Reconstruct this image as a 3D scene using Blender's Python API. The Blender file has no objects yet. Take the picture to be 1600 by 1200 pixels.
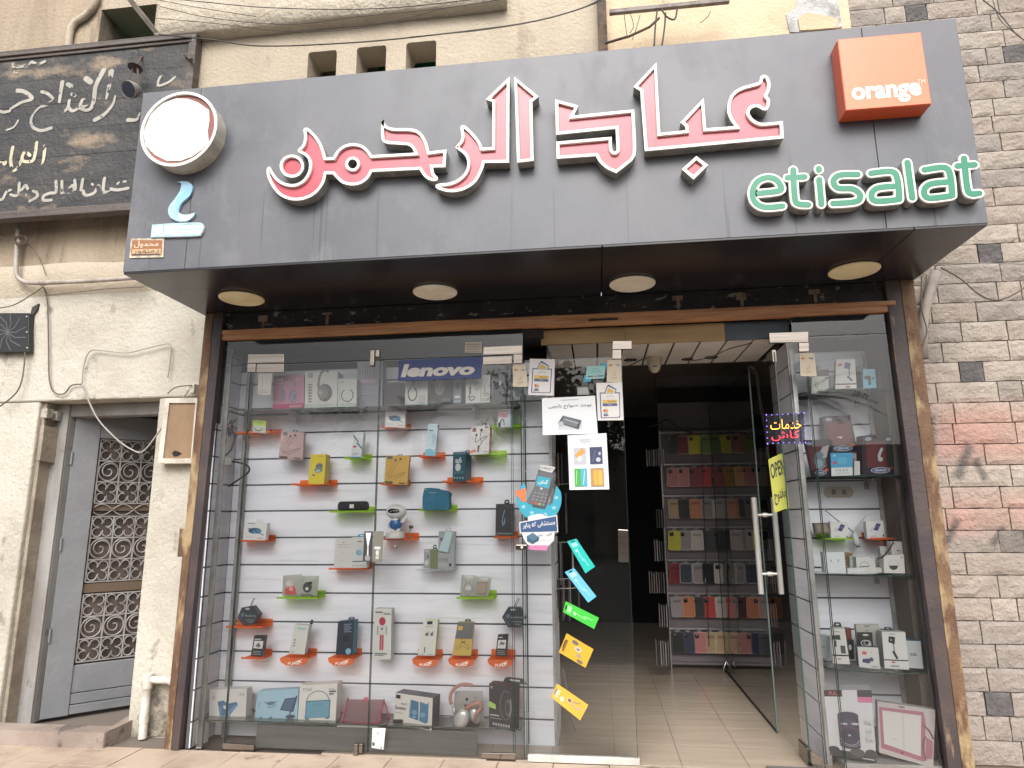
import bpy, bmesh, math, random
from mathutils import Vector, Matrix, noise
from mathutils.geometry import tessellate_polygon
R = math.radians
random.seed(7)
sc = bpy.context.scene
COL = sc.collection
# ------------------------------------------------------------------ camera
YAW, PITCH, ROLL, FPX = 0.1238258, 0.1991649, -0.00773497, 1041.1
CAM = Vector((0.0, -3.96, 1.3))
fw = Vector((-math.sin(YAW)*math.cos(PITCH), math.cos(YAW)*math.cos(PITCH), math.sin(PITCH)))
rt = fw.cross(Vector((0, 0, 1))).normalized(); up = rt.cross(fw)
rt2 = math.cos(ROLL)*rt + math.sin(ROLL)*up; up2 = -math.sin(ROLL)*rt + math.cos(ROLL)*up
cd = bpy.data.cameras.new('camera'); cam = bpy.data.objects.new('camera', cd); COL.objects.link(cam)
cd.sensor_fit = 'HORIZONTAL'; cd.sensor_width = 36; cd.lens = 36*FPX/1600; cd.clip_start = .05; cd.clip_end = 1500
M = Matrix((rt2, up2, -fw)).transposed().to_4x4(); M.translation = CAM; cam.matrix_world = M
sc.camera = cam
# ------------------------------------------------------------------ world and sun
SUN_EL, SUN_AZ = R(43), R(-12)          # azimuth measured from straight behind the camera, towards the left
w = bpy.data.worlds.new('World'); sc.world = w; w.use_nodes = True
wn = w.node_tree.nodes; wl = w.node_tree.links; wn.clear()
sky = wn.new('ShaderNodeTexSky'); sky.sky_type = 'NISHITA'; sky.sun_disc = False
sky.sun_elevation = SUN_EL; sky.sun_rotation = R(180)+SUN_AZ; sky.dust_density = 6; sky.air_density = 1.3; sky.ozone_density = 1
hs = wn.new('ShaderNodeHueSaturation'); hs.inputs['Saturation'].default_value = .22
bg = wn.new('ShaderNodeBackground'); bg.inputs['Strength'].default_value = .15
wo = wn.new('ShaderNodeOutputWorld')
wl.new(sky.outputs[0], hs.inputs['Color']); wl.new(hs.outputs[0], bg.inputs['Color']); wl.new(bg.outputs[0], wo.inputs['Surface'])
sl = bpy.data.lights.new('sun', 'SUN'); sl.energy = 1.4; sl.angle = R(30); sl.color = (1, .97, .93)
so = bpy.data.objects.new('sun', sl); COL.objects.link(so)
sd = Vector((math.sin(SUN_AZ)*math.cos(SUN_EL), -math.cos(SUN_AZ)*math.cos(SUN_EL), math.sin(SUN_EL)))
so.rotation_euler = sd.to_track_quat('Z', 'Y').to_euler()
sc.view_settings.view_transform = 'Standard'; sc.view_settings.look = 'None'
sc.view_settings.exposure = 0.6; sc.view_settings.gamma = 1; sc.view_settings.use_curve_mapping = False
sc.cycles.transparent_max_bounces = 32; sc.cycles.max_bounces = 8

# ------------------------------------------------------------------ pixel rays of the photograph -> points on real planes
def ray(x, y): return rt2*((x-800)/FPX) + up2*((600-y)/FPX) + fw
def at(x, y, Y=0.): d = ray(x, y); return CAM + d*((Y-CAM.y)/d.y)
def atx(x, y, X): d = ray(x, y); return CAM + d*((X-CAM.x)/d.x)
def atz(x, y, Z): d = ray(x, y); return CAM + d*((Z-CAM.z)/d.z)

# ------------------------------------------------------------------ materials
MC = {}
def mat(name, c, r=.6, c2=None, ns=5., st=(1, 1, 1), lo=.42, hi=.62, bump=0., bs=40., metal=0., spec=.5, c3=None, ns3=2., lo3=.55, hi3=.62, st3=(1, 1, 1), det=6, coat=0, rv=0):
    if name in MC: return MC[name]
    m = bpy.data.materials.new(name); m.use_nodes = True; MC[name] = m
    N = m.node_tree.nodes; L = m.node_tree.links; b = N['Principled BSDF']
    b.inputs['Roughness'].default_value = r; b.inputs['Metallic'].default_value = metal
    b.inputs['Specular IOR Level'].default_value = spec; b.inputs['Base Color'].default_value = (*c, 1)
    if coat: b.inputs['Coat Weight'].default_value = coat
    m.diffuse_color = (*c, 1)
    def nz(scale, stretch, detail=det):
        g = N.new('ShaderNodeNewGeometry'); mp = N.new('ShaderNodeMapping'); mp.inputs['Scale'].default_value = stretch
        L.new(g.outputs['Position'], mp.inputs['Vector'])
        t = N.new('ShaderNodeTexNoise'); t.inputs['Scale'].default_value = scale; t.inputs['Detail'].default_value = detail; t.inputs['Roughness'].default_value = .62
        L.new(mp.outputs[0], t.inputs['Vector']); return t
    def mask(t, a, z):
        q = N.new('ShaderNodeMapRange'); q.inputs['From Min'].default_value = a; q.inputs['From Max'].default_value = z
        L.new(t.outputs['Fac'], q.inputs['Value']); return q
    cur = None
    if c2:
        q = mask(nz(ns, st), lo, hi); mx = N.new('ShaderNodeMix'); mx.data_type = 'RGBA'
        mx.inputs[6].default_value = (*c, 1); mx.inputs[7].default_value = (*c2, 1); L.new(q.outputs[0], mx.inputs[0]); cur = mx.outputs[2]
    if c3:
        q = mask(nz(ns3, st3), lo3, hi3); mx = N.new('ShaderNodeMix'); mx.data_type = 'RGBA'
        if cur: L.new(cur, mx.inputs[6])
        else: mx.inputs[6].default_value = (*c, 1)
        mx.inputs[7].default_value = (*c3, 1); L.new(q.outputs[0], mx.inputs[0]); cur = mx.outputs[2]
        if rv:
            qq = N.new('ShaderNodeMapRange'); qq.inputs['To Min'].default_value = r; qq.inputs['To Max'].default_value = min(1, r+rv); L.new(q.outputs[0], qq.inputs['Value']); L.new(qq.outputs[0], b.inputs['Roughness'])
    if cur: L.new(cur, b.inputs['Base Color'])
    if bump:
        t = nz(bs, (1, 1, 1), 5); bp = N.new('ShaderNodeBump'); bp.inputs['Strength'].default_value = min(1, bump); bp.inputs['Distance'].default_value = .01*max(1, bump)
        L.new(t.outputs['Fac'], bp.inputs['Height']); L.new(bp.outputs[0], b.inputs['Normal'])
    return m
def ink(c, r=.45):
    c = tuple(round(x, 3) for x in c)
    return mat('print_%d_%d_%d_%d' % (c[0]*999, c[1]*999, c[2]*999, r*100), c, r)
def acrylic(name, c, k=.55, rough=.15):
    if name in MC: return MC[name]
    m = bpy.data.materials.new(name); m.use_nodes = True; MC[name] = m; N = m.node_tree.nodes; L = m.node_tree.links
    b = N['Principled BSDF']; b.inputs['Base Color'].default_value = (*c, 1); b.inputs['Roughness'].default_value = rough
    t = N.new('ShaderNodeBsdfTransparent'); t.inputs[0].default_value = (*[min(1, x*1.15+.05) for x in c], 1)
    tr = N.new('ShaderNodeBsdfTranslucent'); tr.inputs[0].default_value = (*c, 1)
    m0 = N.new('ShaderNodeMixShader'); m0.inputs[0].default_value = .5; L.new(b.outputs[0], m0.inputs[1]); L.new(tr.outputs[0], m0.inputs[2])
    mx = N.new('ShaderNodeMixShader'); mx.inputs[0].default_value = k; L.new(m0.outputs[0], mx.inputs[1]); L.new(t.outputs[0], mx.inputs[2]); L.new(mx.outputs[0], N['Material Output'].inputs[0]); return m
def glassm(name, tint=(.93, .965, .95), ior=1.5, gain=1.0, dirt=.0):
    if name in MC: return MC[name]
    m = bpy.data.materials.new(name); m.use_nodes = True; MC[name] = m; N = m.node_tree.nodes; L = m.node_tree.links
    N.remove(N['Principled BSDF']); t = N.new('ShaderNodeBsdfTransparent'); t.inputs[0].default_value = (*tint, 1)
    g = N.new('ShaderNodeBsdfGlossy'); g.inputs['Roughness'].default_value = .012
    f = N.new('ShaderNodeFresnel'); f.inputs[0].default_value = ior
    ge = N.new('ShaderNodeNewGeometry')
    # light, wavy unevenness of the sheet so that reflections bend a little
    tn = N.new('ShaderNodeTexNoise'); tn.inputs['Scale'].default_value = 1.3; tn.inputs['Detail'].default_value = 1
    bp = N.new('ShaderNodeBump'); bp.inputs['Strength'].default_value = .25; bp.inputs['Distance'].default_value = .01
    L.new(ge.outputs['Position'], tn.inputs['Vector']); L.new(tn.outputs['Fac'], bp.inputs['Height']); L.new(bp.outputs[0], g.inputs['Normal'])
    fm = N.new('ShaderNodeMath'); fm.operation = 'MULTIPLY'; fm.inputs[1].default_value = gain; L.new(f.outputs[0], fm.inputs[0])
    mx = N.new('ShaderNodeMixShader'); L.new(fm.outputs[0], mx.inputs[0]); L.new(t.outputs[0], mx.inputs[1]); L.new(g.outputs[0], mx.inputs[2])
    out = mx.outputs[0]
    if dirt:
        d = N.new('ShaderNodeBsdfDiffuse'); d.inputs[0].default_value = (.6, .58, .55, 1)
        n2 = N.new('ShaderNodeTexNoise'); n2.inputs['Scale'].default_value = 4; n2.inputs['Detail'].default_value = 8; L.new(ge.outputs['Position'], n2.inputs['Vector'])
        mr = N.new('ShaderNodeMapRange'); mr.inputs['From Min'].default_value = .4; mr.inputs['From Max'].default_value = .8; mr.inputs['To Max'].default_value = dirt; mr.inputs['To Min'].default_value = dirt*.15
        L.new(n2.outputs['Fac'], mr.inputs['Value']); m2 = N.new('ShaderNodeMixShader'); L.new(mr.outputs[0], m2.inputs[0]); L.new(out, m2.inputs[1]); L.new(d.outputs[0], m2.inputs[2]); out = m2.outputs[0]
    L.new(out, N['Material Output'].inputs[0]); return m
def glow(name, c, s):
    if name in MC: return MC[name]
    m = bpy.data.materials.new(name); m.use_nodes = True; MC[name] = m; b = m.node_tree.nodes['Principled BSDF']
    b.inputs['Base Color'].default_value = (*c, 1); b.inputs['Emission Color'].default_value = (*c, 1); b.inputs['Emission Strength'].default_value = s; return m

# ------------------------------------------------------------------ mesh building
class MB:
    def __init__(s): s.v = []; s.f = []; s.m = []; s.mats = []
    def mi(s, m):
        if m is None: return 0
        if m not in s.mats: s.mats.append(m)
        return s.mats.index(m)
    def add(s, vs, fs, m=None):
        o = len(s.v); s.v += [Vector(v) for v in vs]; k = s.mi(m)
        for f in fs: s.f.append(tuple(i+o for i in f)); s.m.append(k)
    def box(s, x0, x1, y0, y1, z0, z1, m=None):
        s.add([(x0, y0, z0), (x1, y0, z0), (x1, y1, z0), (x0, y1, z0), (x0, y0, z1), (x1, y0, z1), (x1, y1, z1), (x0, y1, z1)],
              [(0, 1, 5, 4), (1, 2, 6, 5), (2, 3, 7, 6), (3, 0, 4, 7), (4, 5, 6, 7), (3, 2, 1, 0)], m)
    def slab(s, q, vec, m=None):      # a quad (tl,tr,br,bl) extruded by vec
        vec = Vector(vec); q = [Vector(p) for p in q]
        s.add(q+[p+vec for p in q], [(3, 2, 1, 0), (4, 5, 6, 7), (0, 1, 5, 4), (1, 2, 6, 5), (2, 3, 7, 6), (3, 0, 4, 7)], m)
    def prism(s, pts, vec, m=None, holes=(), side=None, cap=True):
        vec = Vector(vec); loops = [[Vector(p) for p in pts]]+[[Vector(p) for p in h] for h in holes]
        allp = [p for l in loops for p in l]; tr = tessellate_polygon(loops)
        s.add(allp, [tuple(t) for t in tr], m)
        if cap: s.add([p+vec for p in allp], [tuple(t)[::-1] for t in tr], m)
        for l in loops:
            n = len(l); s.add(l+[p+vec for p in l], [(i, (i+1) % n, n+(i+1) % n, n+i) for i in range(n)], side or m)
    def tube(s, pts, r, n=6, m=None, closed=False):
        pts = [Vector(p) for p in pts]; k = len(pts); rs = r if isinstance(r, (list, tuple)) else [r]*k; vs = []; ref = None
        for i, p in enumerate(pts):
            if closed: t = pts[(i+1) % k]-pts[i-1]
            else: t = pts[min(i+1, k-1)]-pts[max(i-1, 0)]
            if t.length < 1e-9: t = Vector((0, 0, 1))
            t.normalize()
            if ref is None: ref = t.orthogonal().normalized()
            ref = (ref-t*ref.dot(t))
            if ref.length < 1e-6: ref = t.orthogonal()
            ref.normalize(); b = t.cross(ref)
            for j in range(n):
                a = 2*math.pi*j/n; vs.append(p+(ref*math.cos(a)+b*math.sin(a))*rs[i])
        fs = []
        for i in range(k if closed else k-1):
            a = i*n; b2 = ((i+1) % k)*n
            for j in range(n): fs.append((a+j, a+(j+1) % n, b2+(j+1) % n, b2+j))
        if not closed: fs += [tuple(range(n))[::-1], tuple(range((k-1)*n, k*n))]
        s.add(vs, fs, m)
    def lathe(s, c, axis, prof, n=24, m=None):    # prof: (radius, height along axis)
        c = Vector(c); ax = Vector(axis).normalized(); u = ax.orthogonal().normalized(); v = ax.cross(u); vs = []
        for r, h in prof:
            for j in range(n): a = 2*math.pi*j/n; vs.append(c+ax*h+(u*math.cos(a)+v*math.sin(a))*max(r, 1e-5))
        fs = [(i*n+j, i*n+(j+1) % n, (i+1)*n+(j+1) % n, (i+1)*n+j) for i in range(len(prof)-1) for j in range(n)]
        s.add(vs, fs, m)
    def ball(s, c, r, m=None, n=16, k=10, rot=None):
        r = (r, r, r) if isinstance(r, (int, float)) else r; vs = []; fs = []
        for i in range(k+1):
            th = math.pi*i/k
            for j in range(n):
                a = 2*math.pi*j/n; p = Vector((math.sin(th)*math.cos(a)*r[0], math.sin(th)*math.sin(a)*r[1], math.cos(th)*r[2]))
                if rot: p = rot @ p
                vs.append(p+Vector(c))
        for i in range(k):
            for j in range(n): fs.append((i*n+j, i*n+(j+1) % n, (i+1)*n+(j+1) % n, (i+1)*n+j))
        s.add(vs, fs, m)
    def build(s, name, m=None, parent=None, bevel=0, smooth=False, kind=None, label=None, cat=None, group=None, loc=None):
        if m is not None and not s.mats: s.mats = [m]
        me = bpy.data.meshes.new(name)
        if parent is not None:
            off = Vector(parent['_o'])
        else:
            if kind == 'structure': off = Vector((0, 0, 0))
            elif loc is not None: off = Vector(loc)
            else:
                xs = [v.x for v in s.v]; ys = [v.y for v in s.v]; zs = [v.z for v in s.v]
                off = Vector(((min(xs)+max(xs))/2, (min(ys)+max(ys))/2, min(zs)))
        me.from_pydata([v-off for v in s.v], [], s.f)
        for mm in s.mats: me.materials.append(mm)
        for p, k in zip(me.polygons, s.m): p.material_index = k
        bm = bmesh.new(); bm.from_mesh(me); bmesh.ops.recalc_face_normals(bm, faces=bm.faces); bm.to_mesh(me); bm.free()
        if smooth:
            for p in me.polygons: p.use_smooth = True
            if smooth != 'all': me.set_sharp_from_angle(angle=R(40))
        o = bpy.data.objects.new(name, me); COL.objects.link(o)
        o['_o'] = tuple(off)
        if parent is not None: o.parent = parent
        else: o.location = off
        if bevel:
            b = o.modifiers.new('bevel', 'BEVEL'); b.width = bevel; b.segments = 2; b.limit_method = 'ANGLE'; b.angle_limit = R(40)
        if kind: o['kind'] = kind
        if label: o['label'] = label
        if cat: o['category'] = cat
        if group: o['group'] = group
        return o
def thing(name, label, cat, loc, group=None):
    o = bpy.data.objects.new(name, None); COL.objects.link(o); o.location = loc; o.empty_display_size = .1
    o['_o'] = tuple(loc); o['label'] = label; o['category'] = cat
    if group: o['group'] = group
    return o
def smooth_path(P, closed=True, seg=5):
    """P: points (x, y) or (x, y, 1) for a corner; Catmull-Rom between, tangents broken at corners."""
    n = len(P); out = []; rng = range(n if closed else n-1)
    g = lambda i: Vector(P[i % n][:2]) if closed else Vector(P[max(0, min(n-1, i))][:2])
    cr = lambda i: len(P[i % n]) > 2
    for i in rng:
        p1, p2 = g(i), g(i+1)
        if cr(i) and cr(i+1): out.append(p1); continue
        p0 = p1*2-p2 if cr(i) else g(i-1)
        p3 = p2*2-p1 if cr(i+1) else g(i+2)
        for k in range(seg):
            t = k/seg
            out.append(.5*((2*p1)+(p2-p0)*t+(2*p0-5*p1+4*p2-p3)*t*t+(3*p1-p0-3*p2+p3)*t**3))
    if not closed: out.append(g(n-1))
    return out
def inset(P, d):
    n = len(P); A = sum(P[i].x*P[(i+1) % n].y-P[(i+1) % n].x*P[i].y for i in range(n)); sg = 1 if A > 0 else -1; out = []
    for i in range(n):
        a = (P[i]-P[i-1]); b = (P[(i+1) % n]-P[i])
        a = a.normalized() if a.length > 1e-9 else b.normalized(); b = b.normalized() if b.length > 1e-9 else a
        na = Vector((-a.y, a.x))*sg; nb = Vector((-b.y, b.x))*sg; m = na+nb
        if m.length < .45: m = (b-a)*(1 if (a.x*b.y-a.y*b.x)*sg > 0 else -1)
        m.normalize(); k = 1/max(.42, m.dot(na)); out.append(P[i]+m*d*min(k, 1/max(.42, m.dot(na))))
    return out

# ------------------------------------------------------------------ lettering
AR = dict(zip('ءابةتثجحخدذرزسشصضطظعغفقكلمنهوىي', [0xFE80, 0xFE8D, 0xFE8F, 0xFE93, 0xFE95, 0xFE99, 0xFE9D, 0xFEA1, 0xFEA5, 0xFEA9, 0xFEAB, 0xFEAD, 0xFEAF, 0xFEB1, 0xFEB5, 0xFEB9, 0xFEBD, 0xFEC1, 0xFEC5, 0xFEC9, 0xFECD, 0xFED1, 0xFED5, 0xFED9, 0xFEDD, 0xFEE1, 0xFEE5, 0xFEE9, 0xFEED, 0xFEEF, 0xFEF1]))
AR['ئ'] = 0xFE89; AR['أ'] = 0xFE83
def arabic(s):
    s = s.replace('لا', '\u0001'); out = []
    nj = 'اةدذرزوىءأ\u0001'; isA = lambda c: c in AR or c == '\u0001'
    for i, c in enumerate(s):
        if not isA(c): out.append(c); continue
        prv = i > 0 and isA(s[i-1]) and s[i-1] not in nj; nxt = i+1 < len(s) and isA(s[i+1]) and s[i+1] != 'ء' and c not in nj
        if c == '\u0001': out.append(chr(0xFEFB+(1 if prv else 0))); continue
        out.append(chr(AR[c]+(3 if prv and nxt else 1 if prv else 2 if nxt else 0)))
    return ''.join(out[::-1])
TC = {}
def glyphs(body, bold=0., sp=1.):
    key = (body, bold, sp)
    if key in TC: return TC[key]
    c = bpy.data.curves.new('t', 'FONT'); c.body = body; c.resolution_u = 3; c.offset = bold; c.space_character = sp
    o = bpy.data.objects.new('t', c); COL.objects.link(o); dg = bpy.context.evaluated_depsgraph_get()
    me = bpy.data.meshes.new_from_object(o.evaluated_get(dg)); V = [v.co.copy() for v in me.vertices]; F = [tuple(p.vertices) for p in me.polygons]
    COL.objects.unlink(o); bpy.data.objects.remove(o); bpy.data.meshes.remove(me)
    x0 = min(v.x for v in V); x1 = max(v.x for v in V); y0 = min(v.y for v in V); y1 = max(v.y for v in V)
    V = [((v.x-x0)/(x1-x0), (v.y-y0)/(y1-y0)) for v in V]; TC[key] = (V, F); return TC[key]
def bil(q, u, v):          # q = tl,tr,br,bl ; v up
    return (q[3]*(1-u)+q[2]*u)*(1-v)+(q[0]*(1-u)+q[1]*u)*v
def text(mb, body, q, m, off=Vector((0, -.001, 0)), bold=0., shear=0., sp=1.):
    V, F = glyphs(body, bold, sp); mb.add([bil(q, u*(1-abs(shear))+shear*v*(1 if shear > 0 else 0), v)+off for u, v in V], F, m)
def solid_text(mb, body, q, m, vec, bold=0., side=None):
    V, F = glyphs(body, bold); P = [bil(q, u, v) for u, v in V]; vec = Vector(vec); mb.add(P, F, m)
    cnt = {}
    for f in F:
        for i in range(len(f)): e = (f[i], f[(i+1) % len(f)]); cnt[tuple(sorted(e))] = cnt.get(tuple(sorted(e)), 0)+1
    n = len(P); ed = [e for e, k in cnt.items() if k == 1]
    mb.add(P+[p+vec for p in P], [(a, b, b+n, a+n) for a, b in ed], side or m)
def rib(mb, pts, wd, m, q=None, y=None, off=Vector((0, 0, 0)), vec=None, caps=True, side=None):
    """a pen stroke of width wd along pts; pts 3D on a vertical plane facing -Y."""
    P = [Vector(p) for p in pts]; n = len(P); ws = wd if isinstance(wd, (list, tuple)) else [wd]*n; nrm = Vector((0, -1, 0)) if q is None else q
    Lp = []; Rp = []
    for i in range(n):
        a = (P[i]-P[i-1]).normalized() if i > 0 else (P[1]-P[0]).normalized(); b = (P[i+1]-P[i]).normalized() if i < n-1 else a
        sa = a.cross(nrm).normalized(); sb = b.cross(nrm).normalized(); s = (sa+sb).normalized(); k = 1/max(.6, s.dot(sa)); Lp.append(P[i]+s*ws[i]/2*k+off); Rp.append(P[i]-s*ws[i]/2*k+off)
    loop = list(Lp)
    def cap(c, frm, w0):
        s = frm-c; t = s.cross(nrm); return [c+s*math.cos(x)+t*math.sin(x) for x in (math.pi*j/6 for j in range(1, 6))]
    if caps: loop += cap(P[-1]+off, Lp[-1], ws[-1])[::1] if True else []
    loop += Rp[::-1]
    if caps: loop += cap(P[0]+off, Rp[0], ws[0])
    # the cap must bulge outward: flip when it folds back
    if caps:
        k = n; mid = loop[n+2]; d = (P[-1]-P[-2]).normalized()
        if (mid-(P[-1]+off)).dot(d) < 0:
            c = P[-1]+off
            for j in range(n, n+5): r = loop[j]-c; loop[j] = c+r-2*d*r.dot(d)
        d = (P[0]-P[1]).normalized(); c = P[0]+off
        if (loop[-3]-c).dot(d) < 0:
            for j in range(len(loop)-5, len(loop)): r = loop[j]-c; loop[j] = c+r-2*d*r.dot(d)
    if vec is None:
        tr = tessellate_polygon([loop]); mb.add(loop, [tuple(t) for t in tr], m)
    else: mb.prism(loop, vec, m, side=side)

# ------------------------------------------------------------------ product boxes with printed fronts
def face_gfx(mb, q, nrm, G, base=.0006):
    off = base
    W = (q[2]-q[3]).length; H = (q[0]-q[3]).length
    for g in G:
        k = g[0]; o = nrm*off; off += .00045
        if k == 'r': _, a, b, c, d, col = g; pts = [bil(q, a, b)+o, bil(q, c, b)+o, bil(q, c, d)+o, bil(q, a, d)+o]; mb.add(pts, [(0, 1, 2, 3)], ink(col))
        elif k == 'p': pts = [bil(q, u, v)+o for u, v in g[1]]; mb.add(pts, [tuple(t) for t in tessellate_polygon([pts])], ink(g[2]))
        elif k == 'e':
            _, a, b, ru, rv, col = g; pts = [bil(q, a+ru*math.cos(t*math.pi/10), b+rv*math.sin(t*math.pi/10))+o for t in range(20)]; mb.add(pts, [tuple(range(20))], ink(col))
        elif k == 'o':     # ring / arc: cu cv ru rv w a0 a1 col
            _, a, b, ru, rv, wd, a0, a1, col = g; n = 20; pts = [bil(q, a+ru*math.cos(R(a0+(a1-a0)*t/n)), b+rv*math.sin(R(a0+(a1-a0)*t/n)))+o for t in range(n+1)]; rib(mb, pts, wd*W, ink(col), q=nrm, caps=False)
        elif k == 'l': _, P, wd, col = g; P = smooth_path(P, closed=False, seg=4) if len(P) > 2 else [Vector(p) for p in P]; rib(mb, [bil(q, p[0], p[1])+o for p in P], wd*W, ink(col), q=nrm)
        elif k == 't': _, s, a, b, c, d, col = g[:7]; qq = [bil(q, a, d), bil(q, c, d), bil(q, c, b), bil(q, a, b)]; text(mb, s, qq, ink(col), o, bold=g[7] if len(g) > 7 else 0)
FR = {'A': (340, 530, 5.22), 'B': (580, 530, 5.22), 'C': (340, 740, 5.22), 'D': (580, 740, 5.22), 'E': (340, 930, 4.28), 'F': (580, 930, 4.28),
      'G': (790, 530, 4.443), 'H': (790, 770, 2.79), 'P': (780, 700, 6.314), 'S': (1220, 520, 4.617), 'T': (1220, 760, 5.455), 'U': (1220, 960, 5.),
      'V': (960, 520, 4.286), 'W': (960, 780, 4.286), 'L': (0, 350, 3.), 'X': (0, 0, 3.), 'Z': (1150, 0, 3.), 'N': (0, 750, 2.667), 'O': (0, 0, 4.706), '_': (0, 0, 1.)}
def fr(f, u, v): a, b, s = FR[f]; return a+u/s, b+v/s
def quad(f, c, Y):
    """c = bbox of 4 numbers or 8 numbers (tl tr br bl) in frame f; Y one depth or (left, right)."""
    if len(c) == 4: x0, y0, x1, y1 = c; c = (x0, y0, x1, y0, x1, y1, x0, y1)
    Yl, Yr = Y if isinstance(Y, tuple) else (Y, Y)
    P = [fr(f, c[2*i], c[2*i+1]) for i in range(4)]
    return [at(*P[0], Yl), at(*P[1], Yr), at(*P[2], Yr), at(*P[3], Yl)]
def carton(name, label, cat, f, c, Y, depth, col, G=(), side=None, tab=None, group=None, rough=.4, tabcol=None):
    q = quad(f, c, Y); n = (q[1]-q[3]).cross(q[0]-q[2]); n.normalize()
    if n.y > 0: n = -n
    root = thing(name, label, cat, (q[3]+q[2])/2, group)
    b = MB(); s = b; inner = -n*depth; side = side or col
    b.add(q+[p+inner for p in q], [(3, 2, 1, 0)], ink(col, rough)); b.add(q+[p+inner for p in q], [(4, 5, 6, 7), (0, 1, 5, 4), (1, 2, 6, 5), (2, 3, 7, 6), (3, 0, 4, 7)], ink(side, rough))
    b.build('carton_body', parent=root, bevel=.0012)
    if G:
        g = MB(); face_gfx(g, q, n, G); g.build('printed_front', parent=root)
    if tab:
        u0, u1, h = tab; t = MB(); H = (q[0]-q[3])*h; back = inner*.9
        A = bil(q, u0, 1)+back; B = bil(q, u1, 1)+back; w = (B-A)
        outer = [A, B, B+H*.75-w*.08, B+H-w*.2, A+H+w*.2, A+H*.75+w*.08]; hole = [A+w*.3+H*.35, B-w*.3+H*.35, B-w*.3+H*.65, A+w*.3+H*.65]
        t.prism(outer, n*-.0015, ink(tabcol or side, .4), holes=[hole]); t.build('hang_tab', parent=root)
    return root
def tray(f, c, col, label, Yw=.255, proj=.13, logo=False, lip=True):
    """acrylic ledge hooked in the slat wall: plate, back lip and, on some, a front flap."""
    x0, y0, x1, y1 = c; a = at(*fr(f, x0, y0), Yw-proj*.5); b = at(*fr(f, x1, y0), Yw-proj*.5); z = (a.z+b.z)/2-.004
    xa, xb = a.x, b.x; root = thing('acrylic_ledge', label, 'display ledge', ((xa+xb)/2, Yw, z), 'coloured acrylic ledges on the slat wall')
    m = {'o': acrylic('acrylic_orange', (1.0, .36, .12), .5), 'g': acrylic('acrylic_green', (.60, .80, .14), .55), 'c': acrylic('acrylic_clear', (.8, .82, .82), .8)}[col]
    p = MB(); p.box(xa, xb, Yw-proj, Yw-.001, z-.003, z, m)
    p.build('plate', parent=root, bevel=.0008)
    k = MB(); k.box(xa+.003, xb-.003, Yw-.004, Yw-.001, z, z+.035, m); k.build('back_lip', parent=root)
    if lip:
        l = MB()
        if logo:
            w_ = xb-xa; pts = [(xa, z), (xb, z), (xb-w_*.06, z-.028), (xb-w_*.3, z-.042), (xa+w_*.25, z-.042), (xa+w_*.05, z-.024)]
            l.prism([Vector((x, Yw-proj-.004, zz)) for x, zz in pts], (0, .003, 0), m); l.build('front_flap', parent=root)
            g = MB(); q = [Vector((xa+w_*.3, Yw-proj-.0055, z-.022)), Vector((xa+w_*.72, Yw-proj-.0055, z-.018)), Vector((xa+w_*.72, Yw-proj-.0055, z-.036)), Vector((xa+w_*.3, Yw-proj-.0055, z-.038))]
            text(g, 'PUMA', q, ink((.85, .75, .65)), bold=.03)
            g.prism([Vector((xa+w_*a_, Yw-proj-.006, z+b_)) for a_, b_ in ((.5, -.019), (.62, -.014), (.8, -.004), (.72, -.014), (.78, -.026), (.66, -.02))], (0, .001, 0), ink((.85, .75, .65)))
            g.build('printed_logo', parent=root)
        else:
            l.box(xa, xb, Yw-proj-.003, Yw-proj-.0005, z-.003, z+.008, m); l.build('front_lip', parent=root)
    return root
def wire(pts, r, label, m=None, name='cable', cat='cable', n=5, sm=True, group=None):
    if sm:
        out = []
        for i in range(len(pts)-1):
            p0, p1, p2, p3 = [Vector(pts[max(0, min(len(pts)-1, i+k))]) for k in (-1, 0, 1, 2)]
            for k in range(6): t = k/6; out.append(.5*((2*p1)+(p2-p0)*t+(2*p0-5*p1+4*p2-p3)*t*t+(3*p1-p0-3*p2+p3)*t**3))
        pts = out+[Vector(pts[-1])]
    b = MB(); b.tube(pts, r, n); return b.build(name, m or ink((.05, .045, .04), .6), smooth='all', label=label, cat=cat, group=group)

# ================================================================== SETTING
M_paveT = mat('pavement_tile', (.46, .36, .28), .55, c2=(.34, .26, .2), ns=3, bump=.15, bs=60, c3=(.14, .11, .09), ns3=6, lo3=.62, hi3=.72)
M_grout = mat('grout', (.16, .13, .11), .9)
M_asph = mat('asphalt', (.05, .05, .052), .9, c2=(.07, .068, .065), ns=8, bump=.5, bs=150)
M_cream = mat('cream_stucco', (.50, .43, .335), .92, c2=(.39, .325, .245), ns=1.1, st=(1, 1, .5), lo=.38, hi=.72, bump=1.1, bs=38, c3=(.16, .12, .09), ns3=2.1, st3=(1.6, 1, .45), lo3=.6, hi3=.8)
M_stain = mat('stained_stucco', (.42, .34, .25), .92, c2=(.27, .21, .15), ns=1.6, st=(2.2, 1, .25), lo=.35, hi=.65, bump=1.2, bs=38, c3=(.10, .08, .065), ns3=2.6, st3=(2, 1, .4), lo3=.58, hi3=.74)
M_white = mat('whitewashed_stucco', (.53, .495, .425), .9, c2=(.37, .335, .275), ns=2.2, lo=.4, hi=.75, bump=1.3, bs=34, c3=(.2, .17, .14), ns3=6.5, st3=(1, 1, .6), lo3=.6, hi3=.72)
M_rough = mat('rough_concrete', (.55, .485, .39), .95, c2=(.45, .39, .31), ns=9, lo=.4, hi=.7, bump=2.2, bs=30, c3=(.17, .14, .11), ns3=5, lo3=.64, hi3=.76)
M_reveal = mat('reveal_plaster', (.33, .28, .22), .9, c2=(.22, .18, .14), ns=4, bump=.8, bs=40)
M_mortar = mat('mortar', (.15, .12, .10), .95)
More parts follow.
